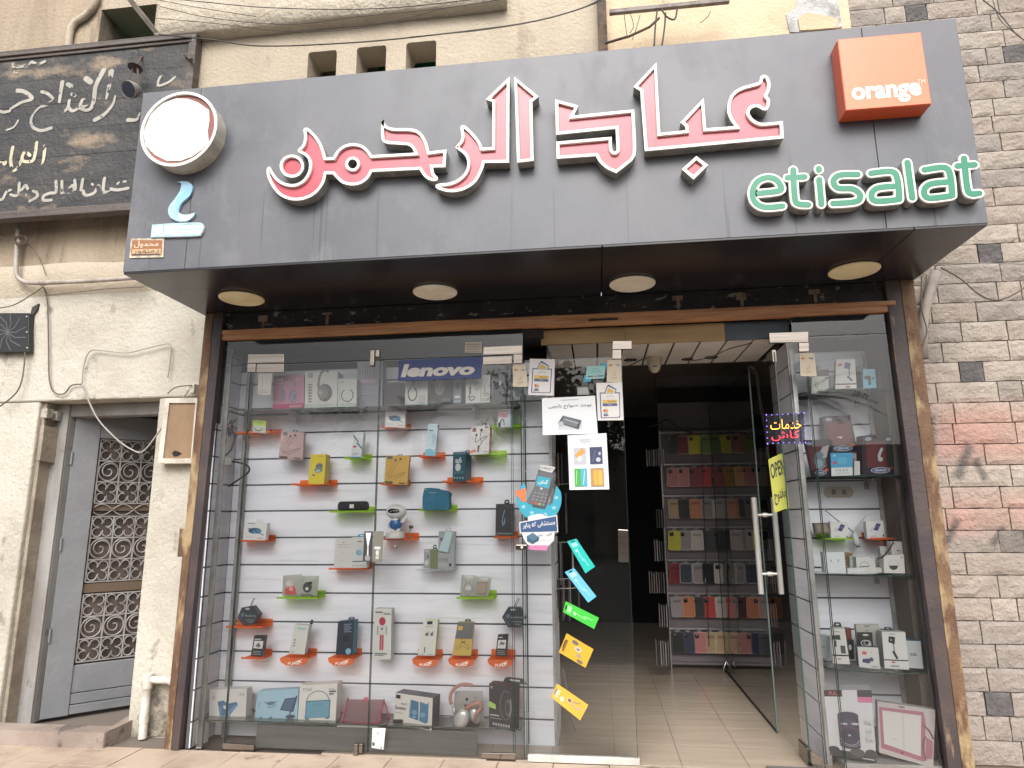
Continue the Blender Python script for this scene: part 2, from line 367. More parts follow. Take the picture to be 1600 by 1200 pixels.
M_dark = mat('dark_void', (.015, .014, .015), .9)

g = MB(); g.box(-400, 400, -400, -2.6, -.5, -.14, M_asph); g.build('road', kind='structure')
g = MB(); g.box(-400, 400, -2.6, -2.45, -.5, -.004, mat('kerb_stone', (.35, .33, .3), .8, c2=(.22, .2, .18), bump=.5)); g.build('kerb', kind='structure')
pav = MB(); pav.box(-60, 60, -2.45, 1.2, -.4, -.012, M_grout); pav = pav.build('pavement', kind='structure'); pav['_o'] = (0, 0, 0)
# clay-coloured paving tiles, single pieces near the shop front
TX, X0T = .3, -4.48
for i in range(27):
    for j in range(4):
        x = X0T+i*TX; y = -.02-j*TX
        if y < -1.3: continue
        b = MB(); d = random.uniform(-.0012, .0012); b.box(x+.002, x+TX-.002, y-TX+.002, y-.002, -.02, d, M_paveT); b.build('tile', parent=pav, bevel=.002)
b = MB()
for i in range(-30, 42):
    for j in range(4, 8):
        if -1 < i < 27 and j < 4: continue
        x = X0T+i*TX; y = -.02-j*TX; b.box(x+.002, x+TX-.002, y-TX+.002, y-.002, -.02, 0, M_paveT)
for i in list(range(-30, 0))+list(range(27, 42)):
    for j in range(4): x = X0T+i*TX; y = -.02-j*TX; b.box(x+.002, x+TX-.002, y-TX+.002, y-.002, -.02, 0, M_paveT)
b.build('tiles_farther_out', parent=pav, kind='stuff')
# shop floor tiles
M_ft = mat('shop_floor_tile', (.46, .38, .30), .14, c2=(.38, .31, .24), ns=2.2, st=(.6, 6, 1), lo=.35, hi=.65, c3=(.3, .24, .18), ns3=7, st3=(.5, 5, 1), lo3=.6, hi3=.75)
flo = MB(); flo.box(-1.6, 3.2, -.02, 6, -.3, -.006, M_grout); flo = flo.build('shop_floor', kind='structure'); flo['_o'] = (0, 0, 0)
for i in range(-3, 5):
    for j in range(0, 8):
        x = .405+i*.351; y = .0+j*.351; b = MB(); b.box(x+.0015, x+.3495, y+.0015, y+.3495, -.02, random.uniform(-.0006, .0006), M_ft); b.build('tile', parent=flo)
b = MB(); b.box(-1.6, 3.2, 2.81, 6, -.02, 0, M_ft); b.box(-1.6, -.65, -.01, 2.8, -.02, 0, M_ft); b.box(1.812, 3.2, .3, 2.8, -.02, 0, M_ft); b.build('floor_beyond_tiles', parent=flo, kind='stuff')

# ------------------------------------------------------------------ stone wall on the right
def brick_mat(name, c, c2):
    m = mat(name, c, .9, c2=c2, ns=9, lo=.35, hi=.7, bump=1.6, bs=45, c3=(.25, .215, .18), ns3=3, lo3=.5, hi3=.75); return m
M_b = [brick_mat('stone_pale', (.41, .352, .30), (.32, .275, .235)), brick_mat('stone_beige', (.37, .31, .265), (.29, .245, .205)), brick_mat('stone_grey', (.33, .288, .255), (.25, .215, .19))]
M_bd = brick_mat('stone_dark', (.13, .12, .12), (.08, .075, .075))
def spray(m0):       # red spray paint drifting over some stones
    m = m0.copy(); m.name = m0.name+'_sprayed'; N = m.node_tree.nodes; L = m.node_tree.links; b = N['Principled BSDF']; src = b.inputs['Base Color'].links[0].from_socket
    ge = N.new('ShaderNodeNewGeometry'); sp = N.new('ShaderNodeSeparateXYZ'); L.new(ge.outputs['Position'], sp.inputs[0])
    t = N.new('ShaderNodeTexNoise'); t.inputs['Scale'].default_value = 1.7; t.inputs['Detail'].default_value = 3; L.new(ge.outputs['Position'], t.inputs['Vector'])
    def gauss(zc, w):
        a = N.new('ShaderNodeMath'); a.operation = 'SUBTRACT'; a.inputs[1].default_value = zc; L.new(sp.outputs[2], a.inputs[0])
        c = N.new('ShaderNodeMath'); c.operation = 'ABSOLUTE'; L.new(a.outputs[0], c.inputs[0]); d = N.new('ShaderNodeMapRange'); d.inputs['From Min'].default_value = w; d.inputs['From Max'].default_value = w*.35; L.new(c.outputs[0], d.inputs['Value']); return d.outputs[0]
    s = N.new('ShaderNodeMath'); s.operation = 'MAXIMUM'; L.new(gauss(1.76, .22), s.inputs[0]); L.new(gauss(1.31, .16), s.inputs[1])
    q = N.new('ShaderNodeMapRange'); q.inputs['From Min'].default_value = .36; q.inputs['From Max'].default_value = .56; q.inputs['To Max'].default_value = .34; L.new(t.outputs['Fac'], q.inputs['Value'])
    k = N.new('ShaderNodeMath'); k.operation = 'MULTIPLY'; L.new(s.outputs[0], k.inputs[0]); L.new(q.outputs[0], k.inputs[1])
    mx = N.new('ShaderNodeMix'); mx.data_type = 'RGBA'; mx.inputs[7].default_value = (.58, .20, .15, 1); L.new(src, mx.inputs[6]); L.new(k.outputs[0], mx.inputs[0])
    # soft black strokes of a spray can
    def stroke(x0, z0, x1, z1, w):
        v = N.new('ShaderNodeVectorMath'); v.operation = 'SUBTRACT'; L.new(ge.outputs['Position'], v.inputs[0]); v.inputs[1].default_value = (x0, 0, z0)
        ln = math.hypot(x1-x0, z1-z0); dx, dz = (x1-x0)/ln, (z1-z0)/ln
        a = N.new('ShaderNodeVectorMath'); a.operation = 'DOT_PRODUCT'; a.inputs[1].default_value = (dx, 0, dz); L.new(v.outputs[0], a.inputs[0])
        p = N.new('ShaderNodeVectorMath'); p.operation = 'DOT_PRODUCT'; p.inputs[1].default_value = (-dz, 0, dx); L.new(v.outputs[0], p.inputs[0])
        ab = N.new('ShaderNodeMath'); ab.operation = 'ABSOLUTE'; L.new(p.outputs['Value'], ab.inputs[0])
        c1 = N.new('ShaderNodeMath'); c1.operation = 'SUBTRACT'; c1.inputs[1].default_value = ln/2; L.new(a.outputs['Value'], c1.inputs[0]); c2 = N.new('ShaderNodeMath'); c2.operation = 'ABSOLUTE'; L.new(c1.outputs[0], c2.inputs[0])
        c3 = N.new('ShaderNodeMath'); c3.operation = 'SUBTRACT'; c3.inputs[1].default_value = ln/2; L.new(c2.outputs[0], c3.inputs[0]); c4 = N.new('ShaderNodeMath'); c4.operation = 'MAXIMUM'; L.new(c3.outputs[0], c4.inputs[0]); L.new(ab.outputs[0], c4.inputs[1])
        r = N.new('ShaderNodeMapRange'); r.inputs['From Min'].default_value = w; r.inputs['From Max'].default_value = w*.2; r.inputs['To Max'].default_value = .75; L.new(c4.outputs[0], r.inputs['Value']); return r.outputs[0]
    cur = mx.outputs[2]
    for px in ((1457, 655, 1460, 705, .02), (1516, 700, 1500, 742, .025), (1528, 722, 1540, 745, .02), (1480, 850, 1497, 815, .02), (1555, 848, 1570, 830, .018)):
        a = at(px[0], px[1], .1); c = at(px[2], px[3], .1); o_ = stroke(a.x, a.z, c.x, c.z, px[4]*1.6); m2 = N.new('ShaderNodeMix'); m2.data_type = 'RGBA'; m2.inputs[7].default_value = (.07, .065, .065, 1); L.new(cur, m2.inputs[6]); L.new(o_, m2.inputs[0]); cur = m2.outputs[2]
    L.new(cur, b.inputs['Base Color']); return m
M_bs = [spray(m) for m in M_b]
sw = MB(); sw.box(1.70, 8, .135, .6, -.1, 9, M_mortar)
wall_stone = sw.build('stone_clad_wall', label='wall clad in rough split-faced beige stone blocks right of the shop', cat='wall', loc=(3, .3, 0))
def brick_mesh(L, H, seed, mt):
    nx = max(3, int(L/.03)); nz = 5; vs = []; fs = []; D = .026
    for j in range(nz+1):
        for i in range(nx+1):
            u = i/nx; v = j/nz; ed = min(i, nx-i, 2*j if j < nz/2 else 2*(nz-j)); e = 0 if min(i, nx-i, j, nz-j) == 0 else 1
            n = noise.noise(Vector((u*L*11+seed*3.1, v*H*13, seed)))*.009+noise.noise(Vector((u*L*30+seed, v*H*32, seed+9)))*.006
            jx = (random.random()-.5)*.003*(1-e); vs.append((u*L+jx, -D*.55-(D*.22+n)*e, v*H+(random.random()-.5)*.003*(1-e)))
    k = nx+1
    fs = [(j*k+i, j*k+i+1, (j+1)*k+i+1, (j+1)*k+i) for j in range(nz) for i in range(nx)]
    n0 = len(vs); bd = [i for i in range(k)]+[j*k+nx for j in range(1, nz+1)]+[nz*k+i for i in range(nx-1, -1, -1)]+[j*k for j in range(nz-1, 0, -1)]
    for i in bd: vs.append((vs[i][0], .004, vs[i][2]))
    m = len(bd); fs += [(bd[i], n0+i, n0+(i+1) % m, bd[(i+1) % m]) for i in range(m)]
    me = bpy.data.meshes.new('brick'); me.from_pydata(vs, [], fs); me.materials.append(mt)
    bm = bmesh.new(); bm.from_mesh(me); bmesh.ops.recalc_face_normals(bm, faces=bm.faces); bm.to_mesh(me); bm.free(); return me
BM = {}; PZ = .1198; z = 2.653-PZ*22; row = 0
darkpx = [at(*p, .1) for p in ((1553, 408), (1520, 566), (1584, 835), (1565, 1098), (1588, 72), (1433, 5))]
tanpx = [at(1535, 180, .1)]
while z < 5.1:
    x = 1.735 if z > 2.6 else 1.86
    x -= random.choice((0, .06, .12, .18)) if row else 0
    x0min = 1.735 if z > 2.6 else 1.83
    while x < 3.9:
        Lr = random.choice((.13, .25, .33, .33, .36, .36, .30)); zc = z+PZ/2; dk = None
        for p in darkpx+tanpx:
            if abs(p.z-zc) < PZ/2:
                if x < p.x-.065 < x+Lr+.09 and p.x-.065-x > .05: Lr = p.x-.065-x; break
                if abs(x-(p.x-.065)) < .015: Lr = .13; dk = 'tan' if p in tanpx else 'dark'; break
        xs = max(x, x0min)
        if x+Lr-xs > .04:
            Lb = round(x+Lr-xs, 2)-.0065; sprayed = 1.05 < z < 2.0 and x < 2.9
            mt = M_bd if dk == 'dark' else (M_bs if sprayed else M_b)[random.choice((0, 0, 1, 1, 2))]
            if zc < .75 and not dk: mt = M_b[2]
            key = (Lb, random.randint(0, 2), mt.name)
            if key not in BM: BM[key] = brick_mesh(Lb, PZ-.005, len(BM)*1.37, mt)
            o = bpy.data.objects.new('brick', BM[key]); COL.objects.link(o); o.parent = wall_stone
            o.location = Vector((xs, .135, z+.003))-Vector(wall_stone['_o'])
        x += Lr
    z += PZ; row += 1

# ------------------------------------------------------------------ plastered building on the left and above
WY = .2
L0 = at(62, 630, WY).x; P0 = at(247, 640, WY).x; LZ = 2.13; Zc = at(120, 440, WY).z      # lintel underside, cornice height
JX = L0; DY = .36
b = MB(); b.box(-9, JX, WY, WY+.5, -.05, LZ, M_white); wb = b.build('plaster_pier', label='whitewashed plaster pier left of the grey door', cat='wall', bevel=.012, loc=(-5, .3, 0))
b = MB(); b.box(P0, -2.55, WY, 1.1, -.05, LZ, M_white); b.build('plaster_pier', label='narrow whitewashed pier between the grey door and the shop front', cat='wall', bevel=.015)
b = MB(); b.box(-9, -2.5, WY-.01, WY+.5, LZ, Zc, M_white); b.build('plaster_lintel', label='deep whitewashed lintel over the grey iron-grille door', cat='wall', bevel=.012)
# swelling cornice under the conduit
b = MB()
xs = [-7+i*.15 for i in range(31)]; prof = [(.008, .16), (.018, .13), (.028, .09), (.03, .03), (.022, -.03), (.008, -.07), (0, -.1)]
vs = []; fs = []
for i, x in enumerate(xs):
    for (d, dz) in prof: vs.append((min(x, -2.5), WY-.012-d*(1+.5*noise.noise(Vector((x*2, dz*9, 3)))), Zc+dz))
n = len(prof); fs = [(i*n+j, i*n+j+1, (i+1)*n+j+1, (i+1)*n+j) for i in range(len(xs)-1) for j in range(n-1)]
b.add(vs, fs, M_cream); b.build('plaster_moulding', smooth='all', label='soft plaster moulding running above the left doorway', cat='moulding')
# upper stained wall: cut around the window recess and the three square vents
WU = .17
win = [at(163, 15, WU), at(340, -60, WU), at(150, 75, WU)]
wx0, wz1 = win[0].x-.02, win[0].z; wx1 = at(243, 30, WU).x+.9; wz0 = wz1-1.5
b = MB()
b.box(-9, wx0, WU, WU+.6, Zc, 9, M_stain); b.box(wx0, wx1, WU, WU+.6, wz1, 9, M_cream)
b.box(wx0, -2.5, WU, WU+.6, Zc, wz0, M_stain)
b.build('upper_wall', label='stained cream plaster wall above the left doorway behind the black sign', cat='wall', loc=(-5, .3, 3))
# green shutter deep in the recess
sh = thing('window_shutter', 'dark green louvred shutter deep in the recess at upper left', 'shutter', (wx0+.5, WU+.38, wz0))
M_green = mat('green_paint', (.03, .30, .17), .5, c2=(.025, .22, .12), bump=.3)
b = MB(); b.box(wx0, wx0+.06, WU+.34, WU+.4, wz0, wz1, M_green); b.box(wx0+.06, wx1, WU+.34, WU+.4, wz1-.07, wz1, M_green); b.build('shutter_frame', parent=sh, bevel=.004)
for k in range(14):
    z = wz1-.1-k*.06; b = MB(); b.slab([Vector((wx0+.06, WU+.345, z)), Vector((wx1, WU+.345, z)), Vector((wx1, WU+.375, z-.045)), Vector((wx0+.06, WU+.375, z-.045))], (0, .008, .006), M_green); b.build('louvre', parent=sh)
# parapet with three vents: px outlines at the front face
PY_ = .06
V3 = [(482, 80, 527, 120), (558, 71, 604, 112), (635, 62, 682, 107)]
VV = []
for x0, y0, x1, y1 in V3: a = at(x0, y0, PY_); c = at(x1, (y0-8), PY_); VV.append((a.x, c.x, (a.z+c.z)/2-.02))
vt = VV[0][2]; vb = vt-.24
px0 = at(303, 100, PY_).x; px1 = at(948, 40, PY_).x
b = MB(); v3_ = lambda P: [Vector((x, PY_, z)) for x, z in P]
def round_hole(x0, x1, z0, z1, r=.02): return [(x0+r, z0), (x1-r, z0), (x1-r*.3, z0+r*.3), (x1, z0+r), (x1, z1-r), (x1-r*.3, z1-r*.3), (x1-r, z1), (x0+r, z1), (x0+r*.3, z1-r*.3), (x0, z1-r), (x0, z0+r), (x0+r*.3, z0+r*.3)]
b.prism(v3_([(px0, 3.12), (px1, 3.12), (px1, 9), (px0, 9)]), (0, .22, 0), M_cream, holes=[v3_(round_hole(v[0], v[1], vb, vt)) for v in VV])
b.build('parapet_wall', label='cream stucco parapet pierced by three square openings above the shop sign', cat='wall', loc=(-1, .1, 3.7))
b = MB(); b.box(px0, px1, .9, 1.0, 3.4, 7, mat('back_plaster', (.5, .45, .36), .9, bump=.5)); b.build('balcony_back_wall', label='pale plaster wall seen through the square parapet openings', cat='wall')
GX = [at(592, 105, .8).x, at(606, 105, .8).x, at(648, 100, .8).x, at(684, 100, .8).x]; gz = at(650, 92, .8).z
for a, c, lab in ((GX[0], GX[1], 'narrow green shutter seen through the middle square opening'), (GX[2], GX[3], 'green shutter seen through the right square opening')):
    b = MB(); b.box(a, c, .8, .86, 3.5, gz, M_green)
    for k in range(12): b.box(a+.01, c-.01, .79, .7995, gz-.1-k*.09, gz-.05-k*.09, M_green)
    b.build('balcony_shutter', label=lab, cat='shutter')
# rough concrete ledge along the top
lz = at(330, 42, -.06).z; vs = []; fs = []
lx0 = at(238, 45, -.06).x; nseg = 60
for i in range(nseg+1):
    x = lx0+(2.6)*i/nseg; h = lambda s: noise.noise(Vector((x*3, s*.4, 1)))*.008+noise.noise(Vector((x*19, s*5, 4)))*.007
    for k, (y, zz) in enumerate(((PY_+.02, -.012), (-.01, -.006), (-.035, .005), (-.04, .14), (-.04, .32), (-.035, .7), (PY_+.02, .72))): vs.append((x, y+h(k), lz+zz+h(k+7)))
n = 7; fs = [(i*n+j, i*n+j+1, (i+1)*n+j+1, (i+1)*n+j) for i in range(nseg) for j in range(n-1)]+[tuple(range(n)), tuple(nseg*n+k for k in range(n))]
b = MB(); b.add(vs, fs, M_rough); b.build('concrete_ledge', smooth='all', label='broken rough concrete ledge along the top above the square openings', cat='ledge')
b = MB(); b.box(px0, 1.7, PY_+.225, .8, 5.3, 9, M_cream); b.build('wall_behind_ledge', label='cream plaster wall rising behind the concrete ledge', cat='wall')
# wall to the right of the dark post, with a broken patch
b = MB(); M_yel = mat('yellow_cream_stucco', (.66, .52, .36), .9, c2=(.55, .43, .29), ns=1.5, bump=.8, bs=40, c3=(.25, .19, .13), ns3=6, lo3=.66, hi3=.74)
b.box(px1, 1.735, .07, .6, 2.6, 9, M_yel); b.build('yellow_plaster_wall', label='yellowish cream plaster wall between the dark post and the stone cladding', cat='wall', loc=(.9, .3, 2.6))
def patch(label, pxs, Y, d, mt, name='broken_plaster', cat='plaster patch'):
    P = [at(x, y, Y) for x, y in pxs]; b = MB(); b.prism(P, (0, d, 0), mt); return b.build(name, label=label, cat=cat, bevel=.004)
patch('flaked patch of bare grey render above the sign, left of the stone cladding', [(1247, -8), (1243, 12), (1228, 22), (1234, 50), (1262, 50), (1290, 46), (1316, 42), (1308, -8)], .062, .01, mat('bare_render', (.5, .49, .48), .9, c2=(.3, .29, .28), ns=9, bump=1.5, bs=30))
patch('small yellow plaster island inside the flaked patch', [(1247, 28), (1262, 20), (1290, 24), (1310, 30), (1308, 43), (1270, 46), (1250, 47)], .05, .012, M_yel)
# dark post and bracket
M_rustd = mat('dark_rust', (.07, .055, .045), .8, c2=(.13, .08, .05), ns=12, bump=.6, c3=(.03, .025, .022), ns3=5)
a = at(936, 80, -.02); c = at(950, 80, -.02)
b = MB(); b.box(a.x, c.x, -.02, .05, 3.4, 6, M_rustd); b.build('steel_post', label='dark rusty vertical steel post above the middle of the shop sign', cat='post', bevel=.003)
a = at(952, 16, -.1); c = at(1141, 16, -.1)
br = thing('steel_bracket', 'grey flat steel bracket arm sticking out right of the dark post', 'bracket', (a.x, -.06, a.z-.03))
b = MB(); b.box(a.x, c.x, -.11, -.08, a.z-.028, a.z, mat('grey_steel', (.22, .19, .17), .6, c2=(.12, .09, .07), ns=15, bump=.3)); b.build('arm', parent=br, bevel=.002)
b = MB(); b.tube([at(945, 68, -.05), at(985, 56, -.09), at(1015, 42, -.1), at(1030, 28, -.1)], .009, 6, M_rustd); b.build('brace', parent=br, smooth='all')
for k, p in enumerate((((1027, 15), (1024, 40), (1022, 72)), ((1040, 20), (1038, 45), (1034, 72)), ((1032, 12), (1042, 26), (1054, 30), (1058, 14)), ((975, 20), (978, 45), (981, 60)), ((985, 22), (990, 40), (984, 52)), ((1110, 17), (1106, 26), (1094, 36)), ((1000, 24), (994, 45), (988, 62)))):
    wire([at(x, y, -.1-.01*k) for x, y in p], .006 if k < 3 else .0025, ['thick cut cable hanging from the bracket arm', 'thick cut cable hanging just right of its neighbour on the bracket', 'looped cable end tied round the bracket arm', 'thin frayed wire hanging near the post from the bracket', 'thin twisted wire hanging below the bracket near the post', 'short frayed wire end near the tip of the bracket arm', 'thin slanting wire under the bracket arm'][k])
# long overhead wires
for k, (p, r_) in enumerate(((((-10, -18), (250, -3), (420, 12), (600, 13), (780, -6)), .004), (((250, 10), (330, 28), (450, 38), (560, 26), (700, 12), (800, -4)), .003), (((240, 28), (330, 36), (450, 49), (560, 44), (700, 12)), .003), (((248, 54), (330, 62), (410, 72), (560, 66), (700, 52), (820, 36), (900, 16), (945, -4)), .006), (((640, 58), (760, 46), (860, 28), (940, 2)), .004), (((220, -6), (300, 10), (400, 26)), .003), (((1530, -5), (1560, 20), (1585, 50), (1600, 62), (1620, 70)), .004), (((1550, -5), (1562, 30), (1590, 55)), .003))):
    wire([at(x, y, -.1-.015*k) for x, y in p], r_*.8, ['grey overhead wire highest across the concrete ledge', 'thin wire sagging across the ledge above the square openings', 'thin wire dipping lowest over the left end of the ledge', 'thick black cable draped just above the square openings to the post', 'doubled black cable rising to the dark post', 'short thin wire at the top left of the ledge', 'loose wire hanging over the stone blocks at top right', 'second loose wire crossing the first on the stone blocks'][k], group='overhead wires' if k < 6 else None)
# diagonal strut at upper left, drain pipe
b = MB(); a = at(197, -8, -.15); c = at(247, 54, -.02); b.tube([a, c], .022, 4, mat('strut_grey', (.2, .17, .15), .6, c2=(.1, .08, .07))); b.build('steel_strut', label='grey diagonal steel strut rising from the top corner of the black sign', cat='strut')
b = MB(); b.tube([at(x, y, WU-.03) for x, y in ((150, -30), (150, 0), (144, 14), (132, 26), (118, 34), (111, 44), (108, 60), (107, 90), (106, 130))], .026, 10, M_cream); b.build('drain_pipe', smooth='all', label='plastered-over cream pipe bending down the wall at upper left', cat='pipe')
# grey conduit
cp = thing('conduit', 'grey conduit pipe coming down and turning right above the left doorway', 'pipe', at(30, 440, .1)); M_cond = mat('conduit_grey', (.42, .38, .34), .6, c2=(.28, .24, .2), ns=9)
b = MB(); pts = smooth_path([(31, 335, 1), (27, 378, 1), (25, 415), (27, 432), (40, 441), (66, 442), (140, 439, 1), (225, 433, 1)], closed=False); b.tube([at(x, y, .115) for x, y in pts], .0155, 10, M_cond); b.build('pipe_run', parent=cp, smooth='all')
for x, y in ((28, 378), (67, 442)):
    b = MB(); b.tube([at(x, y, .115)+Vector(((-.02, 0, 0) if y > 400 else (0, 0, .02))), at(x, y, .115)+Vector(((.02, 0, 0) if y > 400 else (0, 0, -.02)))], .02, 10, M_cond); b.build('coupling', parent=cp, smooth='all')
wire([at(30+9*math.cos(t*.9)+t*.3, 375+7*math.sin(t*.9), .09) for t in range(16)], .004, 'tangle of black wire wound round the conduit joint', M_rustd)
for k, p in enumerate((((68, 448), (74, 470), (76, 540), (77, 590), (84, 612), (100, 615), (112, 602), (128, 600)), ((128, 600), (131, 570), (142, 548), (170, 549), (200, 551), (235, 543), (265, 538), (266, 560), (262, 590)), ((128, 600), (150, 650), (178, 682), (205, 702), (225, 704), (255, 665), (280, 630), (302, 600)), ((40, 505), (38, 570), (28, 610), (0, 635)), ((-5, 482), (25, 475), (68, 448)), ((72, 430), (60, 400), (42, 380)), ((225, 448), (160, 452), (70, 462)), ((262, 615), (275, 605), (300, 602)))):
    wire([at(x, y, .17-.008*k) for x, y in p], (.005, .0045, .0055, .005, .004, .003, .003, .004)[k], ['brown wire running straight down the plaster from the conduit to the door lintel', 'dirty cream wire looping over the lintel face', 'grey cable sagging in a deep curve in front of the door grille', 'dark wire dropping from the black square panel at the left edge', 'thin wire slanting up to the conduit from the left edge', 'thin wire from the wire tangle to the conduit bend', 'thin wire along the underside of the moulding', 'short wire reaching the small socket above the meter box'][k], ink((.12, .10, .08) if k not in (1, 2) else (.34, .31, .28), .7))
# black square hanging panel at far left
sq = thing('black_panel', 'small square black panel with frayed pattern at the left edge', 'panel', at(20, 550, .14)); q = quad('_', (-14, 489, 45, 550), .14)
b = MB(); b.slab(q, (0, .04, 0), mat('black_ceramic', (.02, .02, .022), .4)); b.build('panel_body', parent=sq, bevel=.003)
b = MB(); o_ = Vector((0, -.003, 0))
for k in range(11): a_ = k*.57; rib(b, [bil(q, .45, .5), bil(q, .45+.22*math.cos(a_), .5+.24*math.sin(a_)), bil(q, .45+.5*math.cos(a_+.3), .5+.46*math.sin(a_+.3))], .006, ink((.12, .12, .13)), off=o_)
b.build('painted_pattern', parent=sq)
for i, (u, v) in enumerate(((.96, .9), (.97, .1), (.96, .5))):
    b = MB(); b.ball(bil(q, u, v)+Vector((0, -.004, 0)), .006, ink((.5, .5, .5)), 8, 6); b.build('screw', parent=sq, smooth='all')
b = MB(); b.prism([at(x, y, .175) for x, y in ((50, 480), (60, 474), (58, 483), (52, 492), (50, 512), (44, 535), (45, 500))], (0, .02, 0), ink((.05, .045, .04), .9)); b.build('hole_edge', label='jagged dark gap in the plaster beside the black square panel', cat='gap')

# ------------------------------------------------------------------ left doorway
M_dgrey = mat('grey_door_paint', (.20, .205, .215), .55, c2=(.155, .16, .17), ns=2, lo=.4, hi=.7, bump=.35, bs=30, c3=(.12, .11, .105), ns3=5, st3=(1, 1, .4), lo3=.64, hi3=.75)
M_frame = mat('door_frame_paint', (.30, .295, .285), .6, c2=(.22, .2, .185), ns=4, st=(1, 1, .4), bump=.4, c3=(.14, .12, .1), ns3=8, lo3=.62, hi3=.7)
fx0 = at(112, 660, DY).x; 
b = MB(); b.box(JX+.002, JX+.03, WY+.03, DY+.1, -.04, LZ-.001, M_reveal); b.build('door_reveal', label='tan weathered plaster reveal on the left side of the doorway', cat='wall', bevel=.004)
fr_ = thing('door_frame', 'grey painted wooden frame round the left doorway', 'door frame', (fx0, DY, 0))
b = MB(); b.box(JX+.031, fx0, DY-.02, DY+.08, .0, LZ-.002, M_frame); b.build('jamb', parent=fr_, bevel=.006)
b = MB(); b.box(JX+.02, fx0-.0, DY-.035, DY-.022, .0, LZ-.002, M_frame); b.build('stop_moulding', parent=fr_, bevel=.004)
b = MB(); b.box(fx0+.002, P0+.05, DY-.02, DY+.08, at(180, 650, DY).z, LZ-.002, M_frame); b.build('head', parent=fr_, bevel=.006)
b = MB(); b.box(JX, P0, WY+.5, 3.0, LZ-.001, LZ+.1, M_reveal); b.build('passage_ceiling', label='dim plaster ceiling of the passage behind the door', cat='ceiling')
b = MB(); b.box(-6.5, -2.55, 3.0, 3.1, -.05, 2.6, mat('navy_gloom', (.02, .025, .05), .8)); b.box(-6.5, -6.4, .7, 3, -.05, 2.6, M_dark); b.build('passage_back_wall', label='wall deep in the passage behind the door, its gloom coloured in dark navy', cat='wall')  # gloom of the passage is put into the navy and black wall colours
H0 = Vector((fx0+.006, DY+.03, 0)); HD = Vector((math.sin(R(45)), math.cos(R(45)), 0)); HN = Vector((HD.y, -HD.x, 0))   # the leaf swings inward
def leaf(px, py):
    d = ray(px, py); t = (H0-CAM).dot(HN)/d.dot(HN); p = CAM+d*t; return (p-H0).dot(HD), p.z
def LP(u, z, o=0): return H0+HD*u+Vector((0, 0, z))+HN*o
lf = thing('iron_grille_door', 'grey wooden door with ornamental iron grilles, standing ajar in the left doorway', 'door', H0)
zt = leaf(150, 648)[1]; zbm = .015; W_ = .98
gu = [leaf(x, 690)[0] for x in (158, 190, 224)]; pit = (gu[2]-gu[0])/2; g0 = gu[0]
us = g0-.0; ue = g0+3*pit
def lbox(b, u0, u1, z0, z1, o0, o1, m): b.slab([LP(u0, z1, o0), LP(u1, z1, o0), LP(u1, z0, o0), LP(u0, z0, o0)], HN*(o1-o0), m)
blocks = [(leaf(158, 687)[1], leaf(145, 786)[1]), (leaf(142, 807)[1], leaf(128, 910)[1]), (leaf(124, 930)[1], leaf(109, 1036)[1])]
b = MB(); lbox(b, 0, us-.012, zbm, zt, -.02, .02, M_dgrey); b.build('stile', parent=lf, bevel=.004)
b = MB(); lbox(b, ue+.012, ue+.16, zbm, zt, -.02, .02, M_dgrey); b.build('stile', parent=lf, bevel=.004)
b = MB(); lbox(b, us-.011, ue+.011, blocks[0][0]+.01, zt, -.018, .015, M_dgrey); b.build('top_panel', parent=lf, bevel=.004)
b = MB(); lbox(b, us-.011, ue+.011, blocks[0][1]-.008, blocks[0][1]-.055, -.018, -.012, mat('brown_board', (.11, .075, .05), .8)); b.build('dark_strip', parent=lf)
b = MB(); lbox(b, us-.011, ue+.011, blocks[2][0]+.012, blocks[1][1]-.012, -.018, .0, mat('brown_board', (.11, .075, .05), .8)); b.build('cross_rail', parent=lf, bevel=.002)
zp = [leaf(105, 1040)[1], leaf(100, 1085)[1], leaf(97, 1103)[1], leaf(90, 1135)[1]-.0, zbm]
for i in range(3):
    b = MB(); lbox(b, us-.011, ue+.011, [zp[1], zp[2], zbm][i]+.003, [zp[0], zp[1], zp[2]][i]-.002, -.018, .012+.001*i, M_dgrey); b.build('panel_board', parent=lf, bevel=.004)
b = MB(); lbox(b, us-.012, ue+.012, zp[0], blocks[0][0]+.01, -.035, -.03, mat('behind_grille', (.10, .075, .06), .7, c2=(.05, .04, .035), ns=3)); b.build('backing_glass', parent=lf)
M_iron = mat('grille_iron_grey', (.30, .285, .28), .5, c2=(.2, .18, .17), ns=12)
for bi, (zt_, zb_) in enumerate(blocks):
    gr = MB()
    for i in range(4): lbox(gr, g0+i*pit-.005, g0+i*pit+.005, zb_, zt_, -.008, .004, M_iron)
    h = (zt_-zb_)/3
    for j in range(4): lbox(gr, g0, ue, zb_+j*h-.004, zb_+j*h+.004, -.007, .003, M_iron)
    gr = gr.build('grille', parent=lf); gr['_o'] = lf['_o']
    for i in range(3):
        for j in range(3):
            cu = g0+(i+.5)*pit; cz = zb_+(j+.5)*h; b = MB(); w_ = pit*.5-.006; hh = h*.5-.006
            if j == 1:
                P = []; 
                for t in range(40): a_ = t*.36; r_ = 1-.075*max(0, t-17)**.78 if t > 17 else 1; P.append(LP(cu+w_*r_*math.cos(a_+.6)*.98, cz+hh*r_*math.sin(a_+.6)*.98, 0))
                b.tube(P, .0048, 4, M_iron); b.build('spiral', parent=gr)
            else:
                for su in (-1, 1):
                    for sv in (-1, 1):
                        P = [LP(cu+su*w_*.5+w_*.46*math.cos(t*.4833+math.atan2(sv, su)+math.pi+.35), cz+sv*hh*.5+hh*.46*math.sin(t*.4833+math.atan2(sv, su)+math.pi+.35), 0) for t in range(12)]
                        b.tube(P, .0045, 4, M_iron)
                b.build('rosette', parent=gr)
